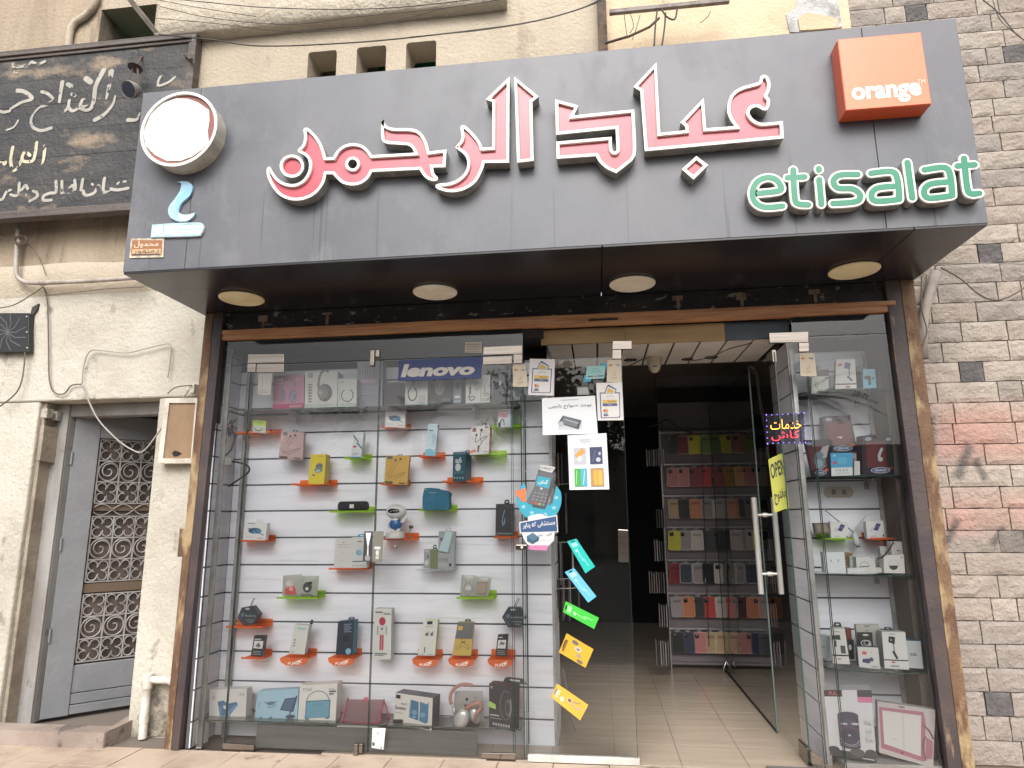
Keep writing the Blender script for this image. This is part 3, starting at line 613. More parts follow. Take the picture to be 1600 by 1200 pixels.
# wavy bars between the first and second grille
b = MB(); zc = (blocks[0][1]+blocks[1][0])/2; hh = (blocks[0][1]-blocks[1][0])/2-.006
for s in (-1, 1): b.tube([LP(us+(ue-us)*t/36, zc+s*hh*abs(math.sin(math.pi*t/12+.4))*.95, 0) for t in range(37)], .0045, 4, M_iron)
b.build('wavy_bar', parent=lf)
for zz in (.5, 1.1, 1.7):
    b = MB(); b.tube([LP(.0, zz, .024), LP(.0, zz+.09, .024)], .008, 8, M_dgrey); b.build('hinge', parent=lf)
# step
st = [atz(-40, 1163, 0), atz(165, 1168, 0)]; sx = st[1].x; M_step = mat('step_concrete', (.33, .27, .23), .85, c2=(.24, .19, .16), ns=3, bump=.6, c3=(.12, .1, .09), ns3=7)
kt = [(-6, -.06), (sx, -.06), (P0+.03, .3), (P0-.07, .34), (sx-.05, .07), (-6, .07)]
b = MB(); b.prism([Vector((x, y, .085)) for x, y in kt], (0, 0, -.1), M_step); b.build('door_kerb', label='worn low concrete kerb in front of the grey door, bending back to the pier', cat='kerb', bevel=.008)
# small meter on the left jamb and its box
a = at(72, 665, .3)
mt_ = thing('switch_box', 'grey painted electrical box on the tan reveal beside the grey door', 'electrical box', atx(78, 700, JX+.03))
b = MB(); q1 = [atx(63, 666, JX+.034), atx(93, 670, JX+.034), atx(80, 724, JX+.034), atx(56, 720, JX+.034)]; b.slab(q1, (.03, 0, 0), M_reveal); b.build('box_lid', parent=mt_, bevel=.003)
for x, y in ((73, 646), (88, 650)):
    b = MB(); p = atx(x, y, JX+.05); b.box(p.x-.02, p.x+.03, p.y-.03, p.y+.03, p.z-.035, p.z+.03, mat('old_ceramic', (.4, .37, .32), .5, c2=(.2, .18, .15), ns=20)); b.tube([p+Vector((0, 0, -.03)), p+Vector((.01, 0, -.07))], .008, 5, M_rustd); b.build('ceramic_fuse', label='old ceramic fuse holder beside the door, %s' % ('left one' if x < 80 else 'right one'), cat='fuse holder', bevel=.004)
# meter box on the right pier
mb_ = thing('meter_box', 'shallow white-framed box with brown board on the pier beside the door', 'meter box', at(277, 722, .13)); M_wh = mat('old_white_paint', (.62, .58, .5), .6, c2=(.45, .4, .33), ns=8, bump=.4)
q = [at(258, 622, .13), at(313, 622, .13), at(305, 724, .13), at(246, 724, .13)]
def insetq(q, u, v): return [bil(q, u, 1-v), bil(q, 1-u, 1-v), bil(q, 1-u, v), bil(q, u, v)]
b = MB(); q2 = insetq(q, .13, .075); b.prism([q[0], q[1], q[2], q[3]], (0, .075, 0), M_wh, holes=[[q2[3], q2[2], q2[1], q2[0]]]); b.build('box_frame', parent=mb_, bevel=.003)
b = MB(); b.slab([p+Vector((0, .012, 0)) for p in q2], (0, .03, 0), mat('brown_hardboard', (.29, .19, .11), .75, c2=(.22, .145, .085), ns=5, st=(1, 1, .4), bump=.2)); b.build('board', parent=mb_)
b = MB(); b.prism([p+Vector((0, .006, 0)) for p in (bil(q2, .28, .1), bil(q2, .38, .14), bil(q2, .52, .12), bil(q2, .62, .09), bil(q2, .48, .05), bil(q2, .36, .04))], (0, .008, 0), M_dark); b.build('torn_hole', parent=mb_)
b = MB(); a = at(301, 607, .14); b.box(a.x-.015, a.x+.02, .125, .2, a.z-.035, a.z+.03, M_wh); b.build('socket', label='tiny white socket on the pier just above the meter box', cat='socket', bevel=.004)
# white elbow pipe on the pavement
wp = thing('water_pipe', 'white painted elbow water pipe rising from the pavement beside the pier', 'pipe', atz(223, 1143, 0)); M_pw = mat('pipe_white', (.66, .62, .56), .5, c2=(.45, .4, .35), ns=9, c3=(.2, .17, .14), ns3=14, lo3=.6, hi3=.7)
pb = at(223, 1147, .14); pb.z = 0; pt = at(233, 1060, pb.y)
b = MB(); b.tube([Vector((pb.x, pb.y, 0)), Vector((pb.x, pb.y, pt.z-.04))], .025, 12, M_pw); b.tube([Vector((pb.x, pb.y, pt.z-.06)), Vector((pb.x, pb.y, pt.z+.03))], .031, 12, M_pw); b.build('riser', parent=wp, smooth=True)
b = MB(); b.tube([Vector((pb.x, pb.y, pt.z-.005)), Vector((pb.x+.04, pb.y, pt.z-.008)), Vector((pb.x+.18, pb.y, pt.z-.01))], .021, 12, M_pw); b.tube([Vector((pb.x+.15, pb.y, pt.z-.01)), Vector((pb.x+.2, pb.y, pt.z-.01))], .028, 12, M_pw); b.build('elbow', parent=wp, smooth=True)
b = MB(); b.tube([Vector((pb.x, pb.y, .09)), Vector((pb.x, pb.y, .13))], .029, 12, M_pw); b.build('collar', parent=wp, smooth=True)
b = MB(); a = at(236, 1062, .19); c = at(262, 1150, .19); b.slab([a, at(266, 1062, .19), c, at(230, 1150, .19)], (0, .1, 0), mat('mouldy_plaster', (.36, .32, .26), .95, c2=(.10, .09, .07), ns=9, lo=.42, hi=.6, bump=1.5)); b.build('mouldy_patch', label='mouldy bare plaster behind the white water pipe', cat='plaster patch')

# ================================================================== SHOP SIGN BOX
BX0, BX1, BY, BZ0, BZ1 = -2.56, 1.875, -.77, 2.65, 3.757
M_acp = mat('grey_composite_panel', (.088, .092, .108), .42, c2=(.125, .125, .138), ns=1.6, lo=.35, hi=.7, c3=(.19, .19, .20), ns3=4.2, st3=(1.3, 1, .8), lo3=.5, hi3=.82, rv=.3)
# rain streaks running down below the letters
def streaks(m):
    m = m.copy(); m.name = 'grey_panel_streaked'; N = m.node_tree.nodes; L = m.node_tree.links; b = N['Principled BSDF']; src = b.inputs['Base Color'].links[0].from_socket
    ge = N.new('ShaderNodeNewGeometry'); mp = N.new('ShaderNodeMapping'); mp.inputs['Scale'].default_value = (42, 1, .55); L.new(ge.outputs['Position'], mp.inputs['Vector'])
    t = N.new('ShaderNodeTexNoise'); t.inputs['Scale'].default_value = 1; t.inputs['Detail'].default_value = 2; L.new(mp.outputs[0], t.inputs['Vector'])
    q = N.new('ShaderNodeMapRange'); q.inputs['From Min'].default_value = .64; q.inputs['From Max'].default_value = .70; q.inputs['To Max'].default_value = .6; L.new(t.outputs['Fac'], q.inputs['Value'])
    sp = N.new('ShaderNodeSeparateXYZ'); L.new(ge.outputs['Position'], sp.inputs[0]); z = N.new('ShaderNodeMapRange'); z.inputs['From Min'].default_value = 3.12; z.inputs['From Max'].default_value = 2.95; L.new(sp.outputs[2], z.inputs['Value'])
    k = N.new('ShaderNodeMath'); k.operation = 'MULTIPLY'; L.new(q.outputs[0], k.inputs[0]); L.new(z.outputs[0], k.inputs[1])
    mx = N.new('ShaderNodeMix'); mx.data_type = 'RGBA'; mx.inputs[7].default_value = (.035, .036, .042, 1); L.new(src, mx.inputs[6]); L.new(k.outputs[0], mx.inputs[0]); L.new(mx.outputs[2], b.inputs['Base Color']); return m
M_acps = streaks(M_acp)
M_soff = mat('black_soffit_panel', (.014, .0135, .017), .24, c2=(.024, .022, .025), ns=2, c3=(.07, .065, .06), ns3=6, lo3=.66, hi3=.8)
box = thing('sign_box', 'deep dark grey composite-panel sign box projecting over the shop front', 'sign box', ((BX0+BX1)/2, BY/2, BZ0))
sx_ = [BX0, at(304, 250, BY).x, at(1372, 250, BY).x, BX1]
for i in range(3):
    b = MB(); b.box(sx_[i]+.0015, sx_[i+1]-.0015, BY, BY+.02, BZ0, BZ1, M_acps); b.build('front_panel', parent=box, bevel=.002)
for x0, x1 in ((BX0, BX0+.02), (BX1-.02, BX1)):
    b = MB(); b.box(x0, x1, BY+.021, .05, BZ0+.001, BZ1-.001, M_acp); b.build('side_panel', parent=box, bevel=.002)
b = MB(); b.box(BX0+.021, BX1-.021, BY+.021, .05, BZ1-.02, BZ1-.003, M_acp); b.build('top_panel', parent=box)
ys = atz(322, 448, BZ0).y
LX = [atz(*p, BZ0) for p in ((378, 463), (680, 453), (988, 440), (1334, 419))]
sfx = [BX0+.003, atz(940, 428, BZ0).x, atz(1385, 395, BZ0).x, BX1-.003]
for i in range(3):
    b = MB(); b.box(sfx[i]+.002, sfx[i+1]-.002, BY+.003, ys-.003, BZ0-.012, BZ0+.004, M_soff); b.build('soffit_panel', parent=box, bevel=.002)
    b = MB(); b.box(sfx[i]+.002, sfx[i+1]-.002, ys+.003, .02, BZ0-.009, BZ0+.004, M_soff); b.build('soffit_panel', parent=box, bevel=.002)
b = MB(); b.box(BX0+.021, BX1-.021, BY+.021, .05, BZ0+.03, BZ0+.05, M_dark); b.build('inner_frame', parent=box)
for i, p in enumerate(LX):
    t = thing('recessed_light', ['unlit round cream downlight under the left end of the sign box', 'unlit round downlight above the left display window, second from the left', 'unlit round downlight above the shop door', 'unlit round downlight under the right end of the sign box'][i], 'downlight', (p.x, p.y, BZ0-.02), 'downlights under the sign box')
    zc = BZ0-.0125; m_r = mat('lamp_plastic_%s' % ('yellowed' if i in (0, 3) else 'cream'), (.80, .72, .46) if i in (0, 3) else (.82, .78, .66), .5, c2=(.68, .58, .36) if i in (0, 3) else (.72, .66, .54), ns=6)
    b = MB(); b.lathe((p.x, p.y, zc), (0, 0, -1), [(.133, 0), (.133, .004), (.128, .009), (.112, .01), (.108, .006)], 32, m_r); b.build('trim_ring', parent=t, smooth=True)
    b = MB(); b.lathe((p.x, p.y, zc), (0, 0, -1), [(.108, .0055), (.06, .0075), (0, .008)], 32, m_r); b.build('diffuser', parent=t, smooth=True)

# ------------------------------------------------------------------ channel letters
M_rim = mat('white_letter_trim', (.78, .77, .72), .45, c2=(.66, .64, .58), ns=9)
M_red = mat('red_letter_acrylic', (.44, .06, .085), .25, c2=(.52, .09, .12), ns=1.3, c3=(.33, .03, .05), ns3=9, st3=(1, 1, 1), lo3=.62, hi3=.8)
M_side = mat('letter_return_metal', (.30, .29, .27), .4, c2=(.42, .41, .38), ns=14, metal=.4, c3=(.12, .11, .1), ns3=6, lo3=.55, hi3=.7)
LYF = BY-.068
def channel(name, label, cat, outline, f, holes=(), rim=.0145, face=M_red, yf=LYF, group=None, side=M_side, rimm=M_rim, depth=None):
    def cv(O): return [Vector((p.x, p.z)) for p in (at(*fr(f, *q), yf) for q in smooth_path(O))]
    O = cv(outline); Hs = [cv(h) for h in holes]
    cx = sum(p.x for p in O)/len(O); cz = min(p.y for p in O); root = thing(name, label, cat, (cx, BY, cz), group)
    v3 = lambda P, y: [Vector((p.x, y, p.y)) for p in P]
    b = MB(); d = BY-yf-.001
    for l in [O]+Hs:
        n = len(l); b.add(v3(l, yf+.001)+v3(l, yf+d), [(i, (i+1) % n, n+(i+1) % n, n+i) for i in range(n)], side)
    b.build('return', parent=root)
    b = MB(); O2 = inset(O, .002); b.prism(v3(O2, yf+.016), (0, .003, 0), face, holes=[v3(inset(h, -.002), yf+.016) for h in Hs]); b.build('face', parent=root)
    b = MB()
    for l, sgn in [(O, 1)]+[(h, -1) for h in Hs]:
        I = inset(l, rim*sgn); E_ = inset(l, -.001*sgn); n = len(l)
        b.add(v3(E_, yf)+v3(I, yf), [(i, (i+1) % n, n+(i+1) % n, n+i) for i in range(n)], rimm)
        b.add(v3(I, yf)+v3(I, yf+.0155), [(i, (i+1) % n, n+(i+1) % n, n+i) for i in range(n)], rimm)
        b.add(v3(E_, yf)+v3(E_, yf+.006), [(i, (i+1) % n, n+(i+1) % n, n+i) for i in range(n)], rimm)
    b.build('trim', parent=root); return root
FR['J'] = (410, 110, 3.636); FR['Kk'] = (860, 60, 4.21)
LG = 'raised letters of the red Arabic shop name'
channel('channel_letter', 'raised red Arabic group حمن with a round hole, at the left of the name', 'sign letter',
 [(250, 326), (272, 338), (310, 378), (340, 430), (360, 495, 1), (402, 493, 1), (425, 455), (465, 425), (515, 414), (565, 424), (598, 450), (622, 482, 1), (865, 468, 1), (850, 440), (825, 424), (780, 420), (715, 415), (684, 402), (676, 370), (675, 320), (680, 278, 1), (702, 312), (745, 328), (840, 330), (895, 350), (930, 400), (948, 462, 1), (1045, 450, 1), (1038, 548, 1), (968, 550, 1), (975, 585), (995, 608), (985, 626), (950, 622), (918, 600), (892, 562, 1), (622, 575, 1), (600, 612), (560, 642), (510, 652), (455, 640), (420, 610), (400, 588, 1), (362, 588, 1), (345, 645), (300, 700), (235, 732), (165, 736), (100, 710), (55, 660), (28, 600), (26, 558), (42, 548), (56, 572), (85, 612), (130, 640), (185, 645), (230, 622), (258, 580), (266, 530), (250, 490), (205, 462), (204, 448), (228, 422), (238, 380), (235, 335)], 'J',
 holes=[[(512+27*math.cos(t*.5236), 531+27*math.sin(t*.5236)) for t in range(12)]], group=LG)
channel('channel_letter', 'round raised dot of the last letter at the left end of the shop name', 'sign letter', [(167+68*math.cos(t*.45), 543+64*math.sin(t*.45)) for t in range(14)], 'J', group=LG)
channel('channel_letter', 'raised red Arabic group لر with a tall arrow-topped stroke in the middle', 'sign letter',
 [(1140, 312), (1165, 325), (1205, 365), (1235, 405), (1250, 440, 1), (1306, 436, 1), (1308, 178, 1), (1270, 164, 1), (1403, 38, 1), (1400, 522, 1), (1262, 524, 1), (1245, 575), (1210, 635), (1150, 675), (1085, 690), (1030, 684), (990, 668), (984, 655), (1000, 645), (1060, 638), (1110, 618), (1150, 580), (1165, 530), (1150, 480), (1102, 442), (1100, 430), (1125, 402), (1133, 370), (1126, 325)], 'J', group=LG)
channel('channel_letter', 'tall narrow arrow-topped alif stroke standing alone left of the angular letter', 'sign letter', [(1432, 38, 1), (1568, 148, 1), (1532, 178, 1), (1540, 512, 1), (1448, 522, 1)], 'J', group=LG)
channel('channel_letter', 'angular raised letter د with a slot and pointed foot in the shop name', 'sign letter',
 [(33, 402, 1), (183, 442, 1), (152, 508, 1), (550, 468, 1), (562, 720), (545, 790), (500, 832), (433, 885, 1), (370, 855), (325, 815), (300, 772, 1), (42, 790, 1), (40, 680, 1), (402, 648, 1), (404, 715), (412, 740), (425, 745), (436, 735), (436, 710), (430, 592, 1), (38, 632, 1)], 'Kk', group=LG)
channel('channel_letter', 'wide raised Arabic group عبا at the right end of the shop name', 'sign letter',
 [(548, 318, 1), (697, 160, 1), (722, 622, 1), (892, 604, 1), (888, 578, 1), (857, 552, 1), (1007, 395, 1), (1024, 592, 1), (1215, 578, 1), (1185, 535), (1165, 480), (1172, 410), (1200, 358), (1255, 322), (1330, 300), (1372, 285), (1384, 250), (1408, 240), (1435, 258), (1446, 300), (1440, 345), (1425, 376), (1442, 400), (1440, 440), (1425, 468), (1400, 470), (1360, 450), (1325, 458), (1308, 485), (1320, 515), (1350, 542), (1400, 556), (1528, 545, 1), (1534, 655, 1), (622, 740, 1), (592, 345, 1)], 'Kk', group=LG)
channel('channel_letter', 'small diamond dot hanging under the right group of the shop name', 'sign letter', [(960, 775, 1), (1036, 832, 1), (942, 925, 1), (866, 860, 1)], 'Kk', group=LG)

# green latin letters at lower right
M_grn = mat('green_letter_acrylic', (.006, .185, .095), .3, c2=(.01, .22, .12), ns=2)
ET = {0: ('letter e', [[(108, 906), (205, 893), (204, 862), (180, 838), (140, 833), (100, 852), (78, 893), (82, 935), (108, 963), (150, 972), (218, 966)]]),
      1: ('letter t', [[(268, 796), (275, 925), (290, 955), (338, 960)], [(242, 833), (322, 829)]]), 2: ('letter i', [[(390, 842), (400, 958)], [(388, 790), (389, 797)]]),
      3: ('letter s', [[(570, 818), (485, 821), (456, 850), (478, 882), (548, 886), (582, 915), (562, 945), (455, 954)]]),
      4: ('letter a', [[(633, 812), (728, 804), (756, 838), (765, 934)], [(755, 872), (668, 880), (636, 908), (654, 942), (760, 935)]]), 5: ('letter l', [[(803, 762), (826, 928)]]),
      6: ('letter a', [[(883, 796), (975, 785), (1003, 820), (1013, 916)], [(1003, 852), (912, 862), (882, 893), (902, 928), (1008, 918)]]), 7: ('letter t', [[(1068, 742), (1084, 882), (1102, 908), (1140, 906)], [(1038, 778), (1118, 772)]])}
yE = BY-.066
for k, (nm, S) in ET.items():
    c0 = at(*fr('Z', *S[0][0]), yE); wd = {0: 40}.get(k, 40)/3/290; gw = wd*.60
    which = ['leftmost letter e', 'first letter t', 'letter i with its dot', 'letter s in the middle', 'first letter a, right of the s', 'tall letter l', 'second letter a, right of the l', 'last letter t at the sign corner'][k]
    r_ = thing('channel_letter', 'green raised letter with white trim: the %s' % which, 'sign letter', (c0.x, BY, c0.z), 'raised letters of the green name')
    b = MB(); e = MB(); f_ = MB()
    for j, P in enumerate(S):
        pts = [at(*fr('Z', p.x, p.y), yE) for p in smooth_path([(x, y) for x, y in P], closed=False, seg=5)] if len(P) > 2 else [at(*fr('Z', *p), yE) for p in P]
        cut = smooth_path([(x, y) for x, y in P], closed=False, seg=5)
        o = Vector((0, j*.0004, 0))
        rib(e, pts, wd, M_rim, off=o, vec=(0, .012, 0)); rib(b, pts, wd*.96, M_side, off=o+Vector((0, .0125, 0)), vec=(0, .05, 0)); rib(f_, pts, gw, M_grn, off=o+Vector((0, -.002, 0)), vec=(0, .0015, 0))
    e.build('trim', parent=r_); b.build('return', parent=r_); f_.build('face', parent=r_)
# orange square
ox = thing('square_logo_box', 'orange square light box lettered orange in white at the upper right of the sign', 'light box', at(1380, 180, -.87)); M_or = mat('orange_acrylic', (.75, .17, .07), .3, c2=(.80, .20, .09), ns=1); M_or2 = mat('orange_return', (.68, .115, .04), .35)
q = [at(1308.3, 61, -.872), at(1440.6, 50, -.872), at(1454.6, 162.5, -.872), at(1321.7, 173.3, -.872)]
zt = (q[0].z+q[1].z)/2; zb = (q[2].z+q[3].z)/2; xl = (q[0].x+q[3].x)/2; xr = (q[1].x+q[2].x)/2; q = [Vector((xl, -.872, zt)), Vector((xr, -.872, zt)), Vector((xr, -.872, zb)), Vector((xl, -.872, zb))]
b = MB(); b.box(xl, xr, -.871, BY-.001, zb, zt, M_or2); b.build('case', parent=ox, bevel=.004)
b = MB(); b.box(xl+.004, xr-.004, -.873, -.8712, zb+.004, zt-.004, M_or); b.build('face', parent=ox)
b = MB(); tq = [bil(q, .09, .305), bil(q, .90, .305), bil(q, .90, .055), bil(q, .09, .055)]; text(b, 'orange', tq, ink((.85, .82, .76)), Vector((0, -.0022, 0)), bold=.035); text(b, 'TM', [bil(q, .87, .34), bil(q, .96, .34), bil(q, .96, .285), bil(q, .87, .285)], ink((.8, .6, .5)), Vector((0, -.0022, 0))); b.build('lettering', parent=ox)
# round washed-out light box
cc = at(279.5, 201.5, -.87); rl = at(216, 222, -.87); rr_ = at(342.5, 185, -.87); rad = .5*(rr_-rl).length*1.0
tp = at(290, 147, -.87); bt = at(270, 257, -.87); rad = .5*(rad+.5*(tp-bt).length)
ro = thing('round_light_box', 'round sun-bleached white light box with cracked red backing at the left end of the sign', 'light box', cc)
M_drum = mat('drum_offwhite', (.55, .51, .43), .5, c2=(.38, .35, .29), ns=5, st=(1, 1, 4))
b = MB(); b.lathe((cc.x, BY-.001, cc.z), (0, -1, 0), [(rad*.97, 0), (rad*.97, .05), (rad*.985, .052), (rad*.985, .096)], 48, M_drum); b.build('drum', parent=ro, smooth=True)
b = MB(); b.lathe((cc.x, -.866, cc.z), (0, -1, 0), [(rad*.985, 0), (rad, .003), (rad, .008), (rad*.93, .009), (rad*.925, -.006)], 48, M_rim); b.build('trim_ring', parent=ro, smooth=True)
b = MB(); b.lathe((cc.x, -.862, cc.z), (0, -1, 0), [(rad*.93, 0), (0, 0)], 48, mat('red_backing', (.22, .07, .06), .5, c2=(.3, .12, .1), ns=5)); b.build('backing', parent=ro)
b = MB(); P = []
FR['Y'] = (200, 130, 4.2875)
for x, y in ((105, 330), (150, 210), (230, 135), (320, 102), (400, 104), (470, 130), (520, 165), (542, 180), (545, 250), (534, 320), (540, 395), (500, 440), (430, 490), (350, 520), (260, 520), (180, 480), (120, 420)): P.append(at(*fr('Y', x, y), -.866))
b.prism(P, (0, .002, 0), mat('bleached_white_film', (.86, .85, .83), .35, c2=(.80, .76, .75), ns=2)); b.build('white_film', parent=ro)
b = MB(); q = [at(*fr('Y', x, y), -.8665) for x, y in ((130, 408), (525, 375), (525, 420), (130, 460))]; text(b, 'vodafone', q, ink((.74, .72, .70)), bold=.03); b.build('faded_lettering', parent=ro)
# pale blue swirl and letters
wl_ = thing('swirl_logo', 'pale blue swirl logo panel with the letters we below it on the sign', 'logo', at(277, 365, BY))
b = MB(); Y_ = BY-.014
s1 = [(325, 662, 1), (352, 668), (355, 690), (345, 725), (312, 775), (278, 820), (268, 860), (285, 900), (325, 922), (345, 925, 1), (335, 895), (335, 865), (355, 810), (400, 765), (428, 720), (430, 685), (405, 662), (370, 656)]
b.prism([at(*fr('Y', p.x, p.y), Y_) for p in smooth_path([tuple(p) for p in s1])], (0, .012, 0), mat('swirl_blue', (.22, .45, .72), .3, c2=(.45, .66, .80), ns=9, lo=.35, hi=.65))
s2 = [(345, 925, 1), (390, 922), (430, 898), (448, 868, 1), (400, 880), (360, 878), (338, 862, 1), (333, 890)]
b.prism([at(*fr('Y', p.x, p.y), Y_-.001) for p in smooth_path([tuple(p) for p in s2])], (0, .012, 0), mat('swirl_pale', (.50, .70, .80), .3))
s3 = [(348, 745, 1), (388, 725), (420, 695), (431, 700), (418, 745), (395, 770), (360, 800), (330, 850, 1), (318, 830), (325, 780)]
b.prism([at(*fr('Y', p.x, p.y), Y_-.0015) for p in smooth_path([tuple(p) for p in s3])], (0, .0025, 0), mat('swirl_mid', (.26, .50, .78), .3)); b.build('swirl', parent=wl_)
b = MB(); s4 = [(162, 948, 1), (300, 938, 1), (465, 934), (500, 945), (506, 978), (490, 1008), (450, 1024), (152, 1033, 1)]
b.prism([at(*fr('Y', p.x, p.y), Y_) for p in smooth_path([tuple(p) for p in s4])], (0, .012, 0), mat('panel_white', (.74, .78, .78), .4)); b.build('letter_panel', parent=wl_)
b = MB(); lb = ink((.30, .52, .66))
def stY(P, w_=.006, cl=False): rib(b, [at(*fr('Y', p.x, p.y), Y_-.001) for p in smooth_path([tuple(p) for p in P], closed=False)], w_, lb, caps=False)
stY([(168, 952, 1), (300, 943, 1), (465, 940), (498, 950), (502, 978), (486, 1004), (450, 1018), (158, 1028, 1), (168, 952, 1)]); stY([(185, 955), (178, 1000), (192, 1020), (215, 1010), (236, 995), (240, 952)]); stY([(240, 952), (238, 1000), (255, 1018), (300, 1010), (318, 990), (322, 946)]); stY([(348, 978), (385, 980), (440, 976), (490, 974)]); stY([(490, 974), (480, 950), (430, 944), (370, 950), (345, 975), (352, 1005), (390, 1016), (460, 1010)])
b.build('letter_outlines', parent=wl_)
# enamel plate
pl = thing('enamel_plate', 'small rusted enamel plate with flaked orange paint at the sign box lower left corner', 'plate', at(228, 400, BY)); q = quad('Y', (18, 1040, 242, 1038, 236, 1166, 8, 1172), BY-.006)
b = MB(); b.slab(q, (0, .005, 0), mat('plate_cream', (.55, .50, .40), .5, c2=(.3, .22, .15), ns=22)); b.build('plate_body', parent=pl, bevel=.001)
b = MB(); face_gfx(b, q, Vector((0, -1, 0)), [('r', .05, .12, .95, .9, (.30, .12, .05)), ('r', .08, .16, .92, .44, (.50, .34, .2)), ('r', .08, .12, .9, .2, (.10, .06, .04)), ('t', arabic('محمول'), .12, .5, .85, .85, (.62, .52, .38), .02), ('t', arabic('دمنهور'), .12, .17, .88, .42, (.12, .07, .04))]); b.build('painted_face', parent=pl)

# ------------------------------------------------------------------ old black sign at the left
sg = thing('painted_wooden_sign', 'old black wooden sign with flaking hand-painted white Arabic lettering at upper left', 'sign', at(150, 335, .02))
M_blk = mat('weathered_black_paint', (.026, .026, .028), .6, c2=(.06, .056, .053), ns=3, st=(1, 1, 3), lo=.4, hi=.7, bump=.9, bs=30, c3=(.24, .18, .125), ns3=2.6, st3=(.8, 1, 1.7), lo3=.56, hi3=.68)
M_frm = mat('sign_frame_wood', (.07, .055, .05), .6, c2=(.12, .1, .085), ns=4, st=(.3, 1, 9), bump=.8, bs=25, c3=(.25, .22, .19), ns3=8, lo3=.64, hi3=.7)
SY = .0
q = [at(-120, 92, SY), at(303, 58, SY), at(291, 331, SY), at(-120, 347, SY)]
zt = at(100, 74, SY).z; zb = at(100, 338, SY).z; xr = (q[1].x+q[2].x)/2; xl = -5.3
q = [Vector((xl, SY, zt)), Vector((xr, SY, zt)), Vector((xr, SY, zb)), Vector((xl, SY, zb))]
nb = 6
for i in range(nb):
    b = MB(); z0 = zb+.045+(zt-zb-.09)*i/nb; z1 = zb+.045+(zt-zb-.09)*(i+1)/nb; b.box(xl, xr-.04, SY+.0+.001*(i % 2), SY+.03, z0+.0008, z1-.0008, M_blk); b.build('board', parent=sg, bevel=.001)
for nm, bb in (('frame_bar', (xl, xr, SY-.025, SY+.05, zt-.045, zt)), ('frame_bar', (xl, xr, SY-.025, SY+.05, zb, zb+.045)), ('frame_bar', (xr-.04, xr, SY-.022, SY+.05, zb+.046, zt-.046)), ('frame_moulding', (xl, xr-.04, SY-.012, SY+.0, zt-.07, zt-.046)), ('frame_moulding', (xl, xr-.04, SY-.012, SY+.0, zb+.046, zb+.065)), ('frame_moulding', (xr-.065, xr-.041, SY-.012, SY, zb+.066, zt-.071))):
    b = MB(); b.box(*bb, M_frm); b.build(nm, parent=sg, bevel=.005)
def worn(name, c):
    m = mat(name, c, .7, c2=tuple(x*.75 for x in c), ns=6); N = m.node_tree.nodes; L = m.node_tree.links; ge = N.new('ShaderNodeNewGeometry'); t = N.new('ShaderNodeTexNoise'); t.inputs['Scale'].default_value = 14; t.inputs['Detail'].default_value = 6; L.new(ge.outputs['Position'], t.inputs['Vector'])
    q_ = N.new('ShaderNodeMapRange'); q_.inputs['From Min'].default_value = .39; q_.inputs['From Max'].default_value = .44; L.new(t.outputs['Fac'], q_.inputs['Value']); tr = N.new('ShaderNodeBsdfTransparent'); mx = N.new('ShaderNodeMixShader'); L.new(q_.outputs[0], mx.inputs[0]); L.new(tr.outputs[0], mx.inputs[1]); L.new(N['Principled BSDF'].outputs[0], mx.inputs[2]); L.new(mx.outputs[0], N['Material Output'].inputs[0]); return m
M_pw2 = worn('flaking_white_paint', (.40, .375, .33))
b = MB()
def stX(P, w_, m=M_pw2):
    P = [(p[0], p[1]) for p in P]; sp = smooth_path(P, closed=False, seg=5) if len(P) > 2 else [Vector(p) for p in P]; n = len(sp)
    ws = w_ if not isinstance(w_, tuple) else [w_[0]+(w_[1]-w_[0])*i/(n-1) for i in range(n)]
    ws = [x*1.15/3/215 for x in ws] if isinstance(ws, list) else ws*1.25/3/215
    rib(b, [at(*fr('X', p.x, p.y), SY-.003) for p in sp], ws, m)
# first line, crop co-ordinates of the photograph's upper left corner at three times its size
stX([(60, 300), (62, 312), (100, 312), (135, 300), (150, 290), (165, 298), (185, 298), (210, 288)], 12); stX([(70, 338), (80, 340)], 14); stX([(135, 272), (150, 270)], 8)
b.build('painted_word', parent=sg, kind='stuff'); b = MB()
stX([(522, 335), (512, 400), (498, 462)], (26, 10)); stX([(487, 328), (450, 400), (440, 470), (425, 508), (400, 516), (372, 505)], (22, 13)); stX([(540, 450), (528, 490), (490, 535), (445, 562)], (8, 20))
stX([(372, 505), (385, 470), (405, 452), (420, 470), (400, 495), (372, 505), (340, 520), (318, 500)], 13); stX([(403, 368), (425, 385)], 22); stX([(318, 395), (334, 405)], 18); stX([(338, 440), (350, 448)], 15)
stX([(325, 470), (318, 505), (300, 522)], 12); stX([(292, 385), (285, 430), (276, 492)], (20, 12)); stX([(190, 500), (215, 495), (250, 470), (225, 440), (195, 430)], (10, 14)); stX([(250, 470), (190, 500), (150, 545), (150, 590), (190, 612), (240, 600)], (8, 16))
stX([(45, 520), (10, 525), (-40, 500)], 12); stX([(80, 425), (115, 430), (150, 462), (100, 480), (50, 510)], (20, 12)); stX([(85, 565), (65, 595), (30, 610)], 8)
b.build('painted_word', parent=sg, kind='stuff'); b = MB()
stX([(820, 360), (790, 385), (740, 400), (760, 350), (815, 352)], 10); stX([(655, 530), (640, 560), (600, 562)], (8, 18))
b.build('painted_word', parent=sg, kind='stuff'); b = MB()
cr = worn('flaking_cream_paint', (.55, .50, .36))
stX([(210, 685), (205, 740), (195, 778)], (16, 9), cr); stX([(172, 668), (165, 720), (150, 755), (105, 752), (115, 712), (140, 728)], 13, cr); stX([(60, 690), (50, 750), (60, 795), (80, 790), (100, 752)], 13, cr); stX([(0, 755), (15, 745), (22, 765)], 20, cr)
b.build('painted_word', parent=sg, kind='stuff'); b = MB()
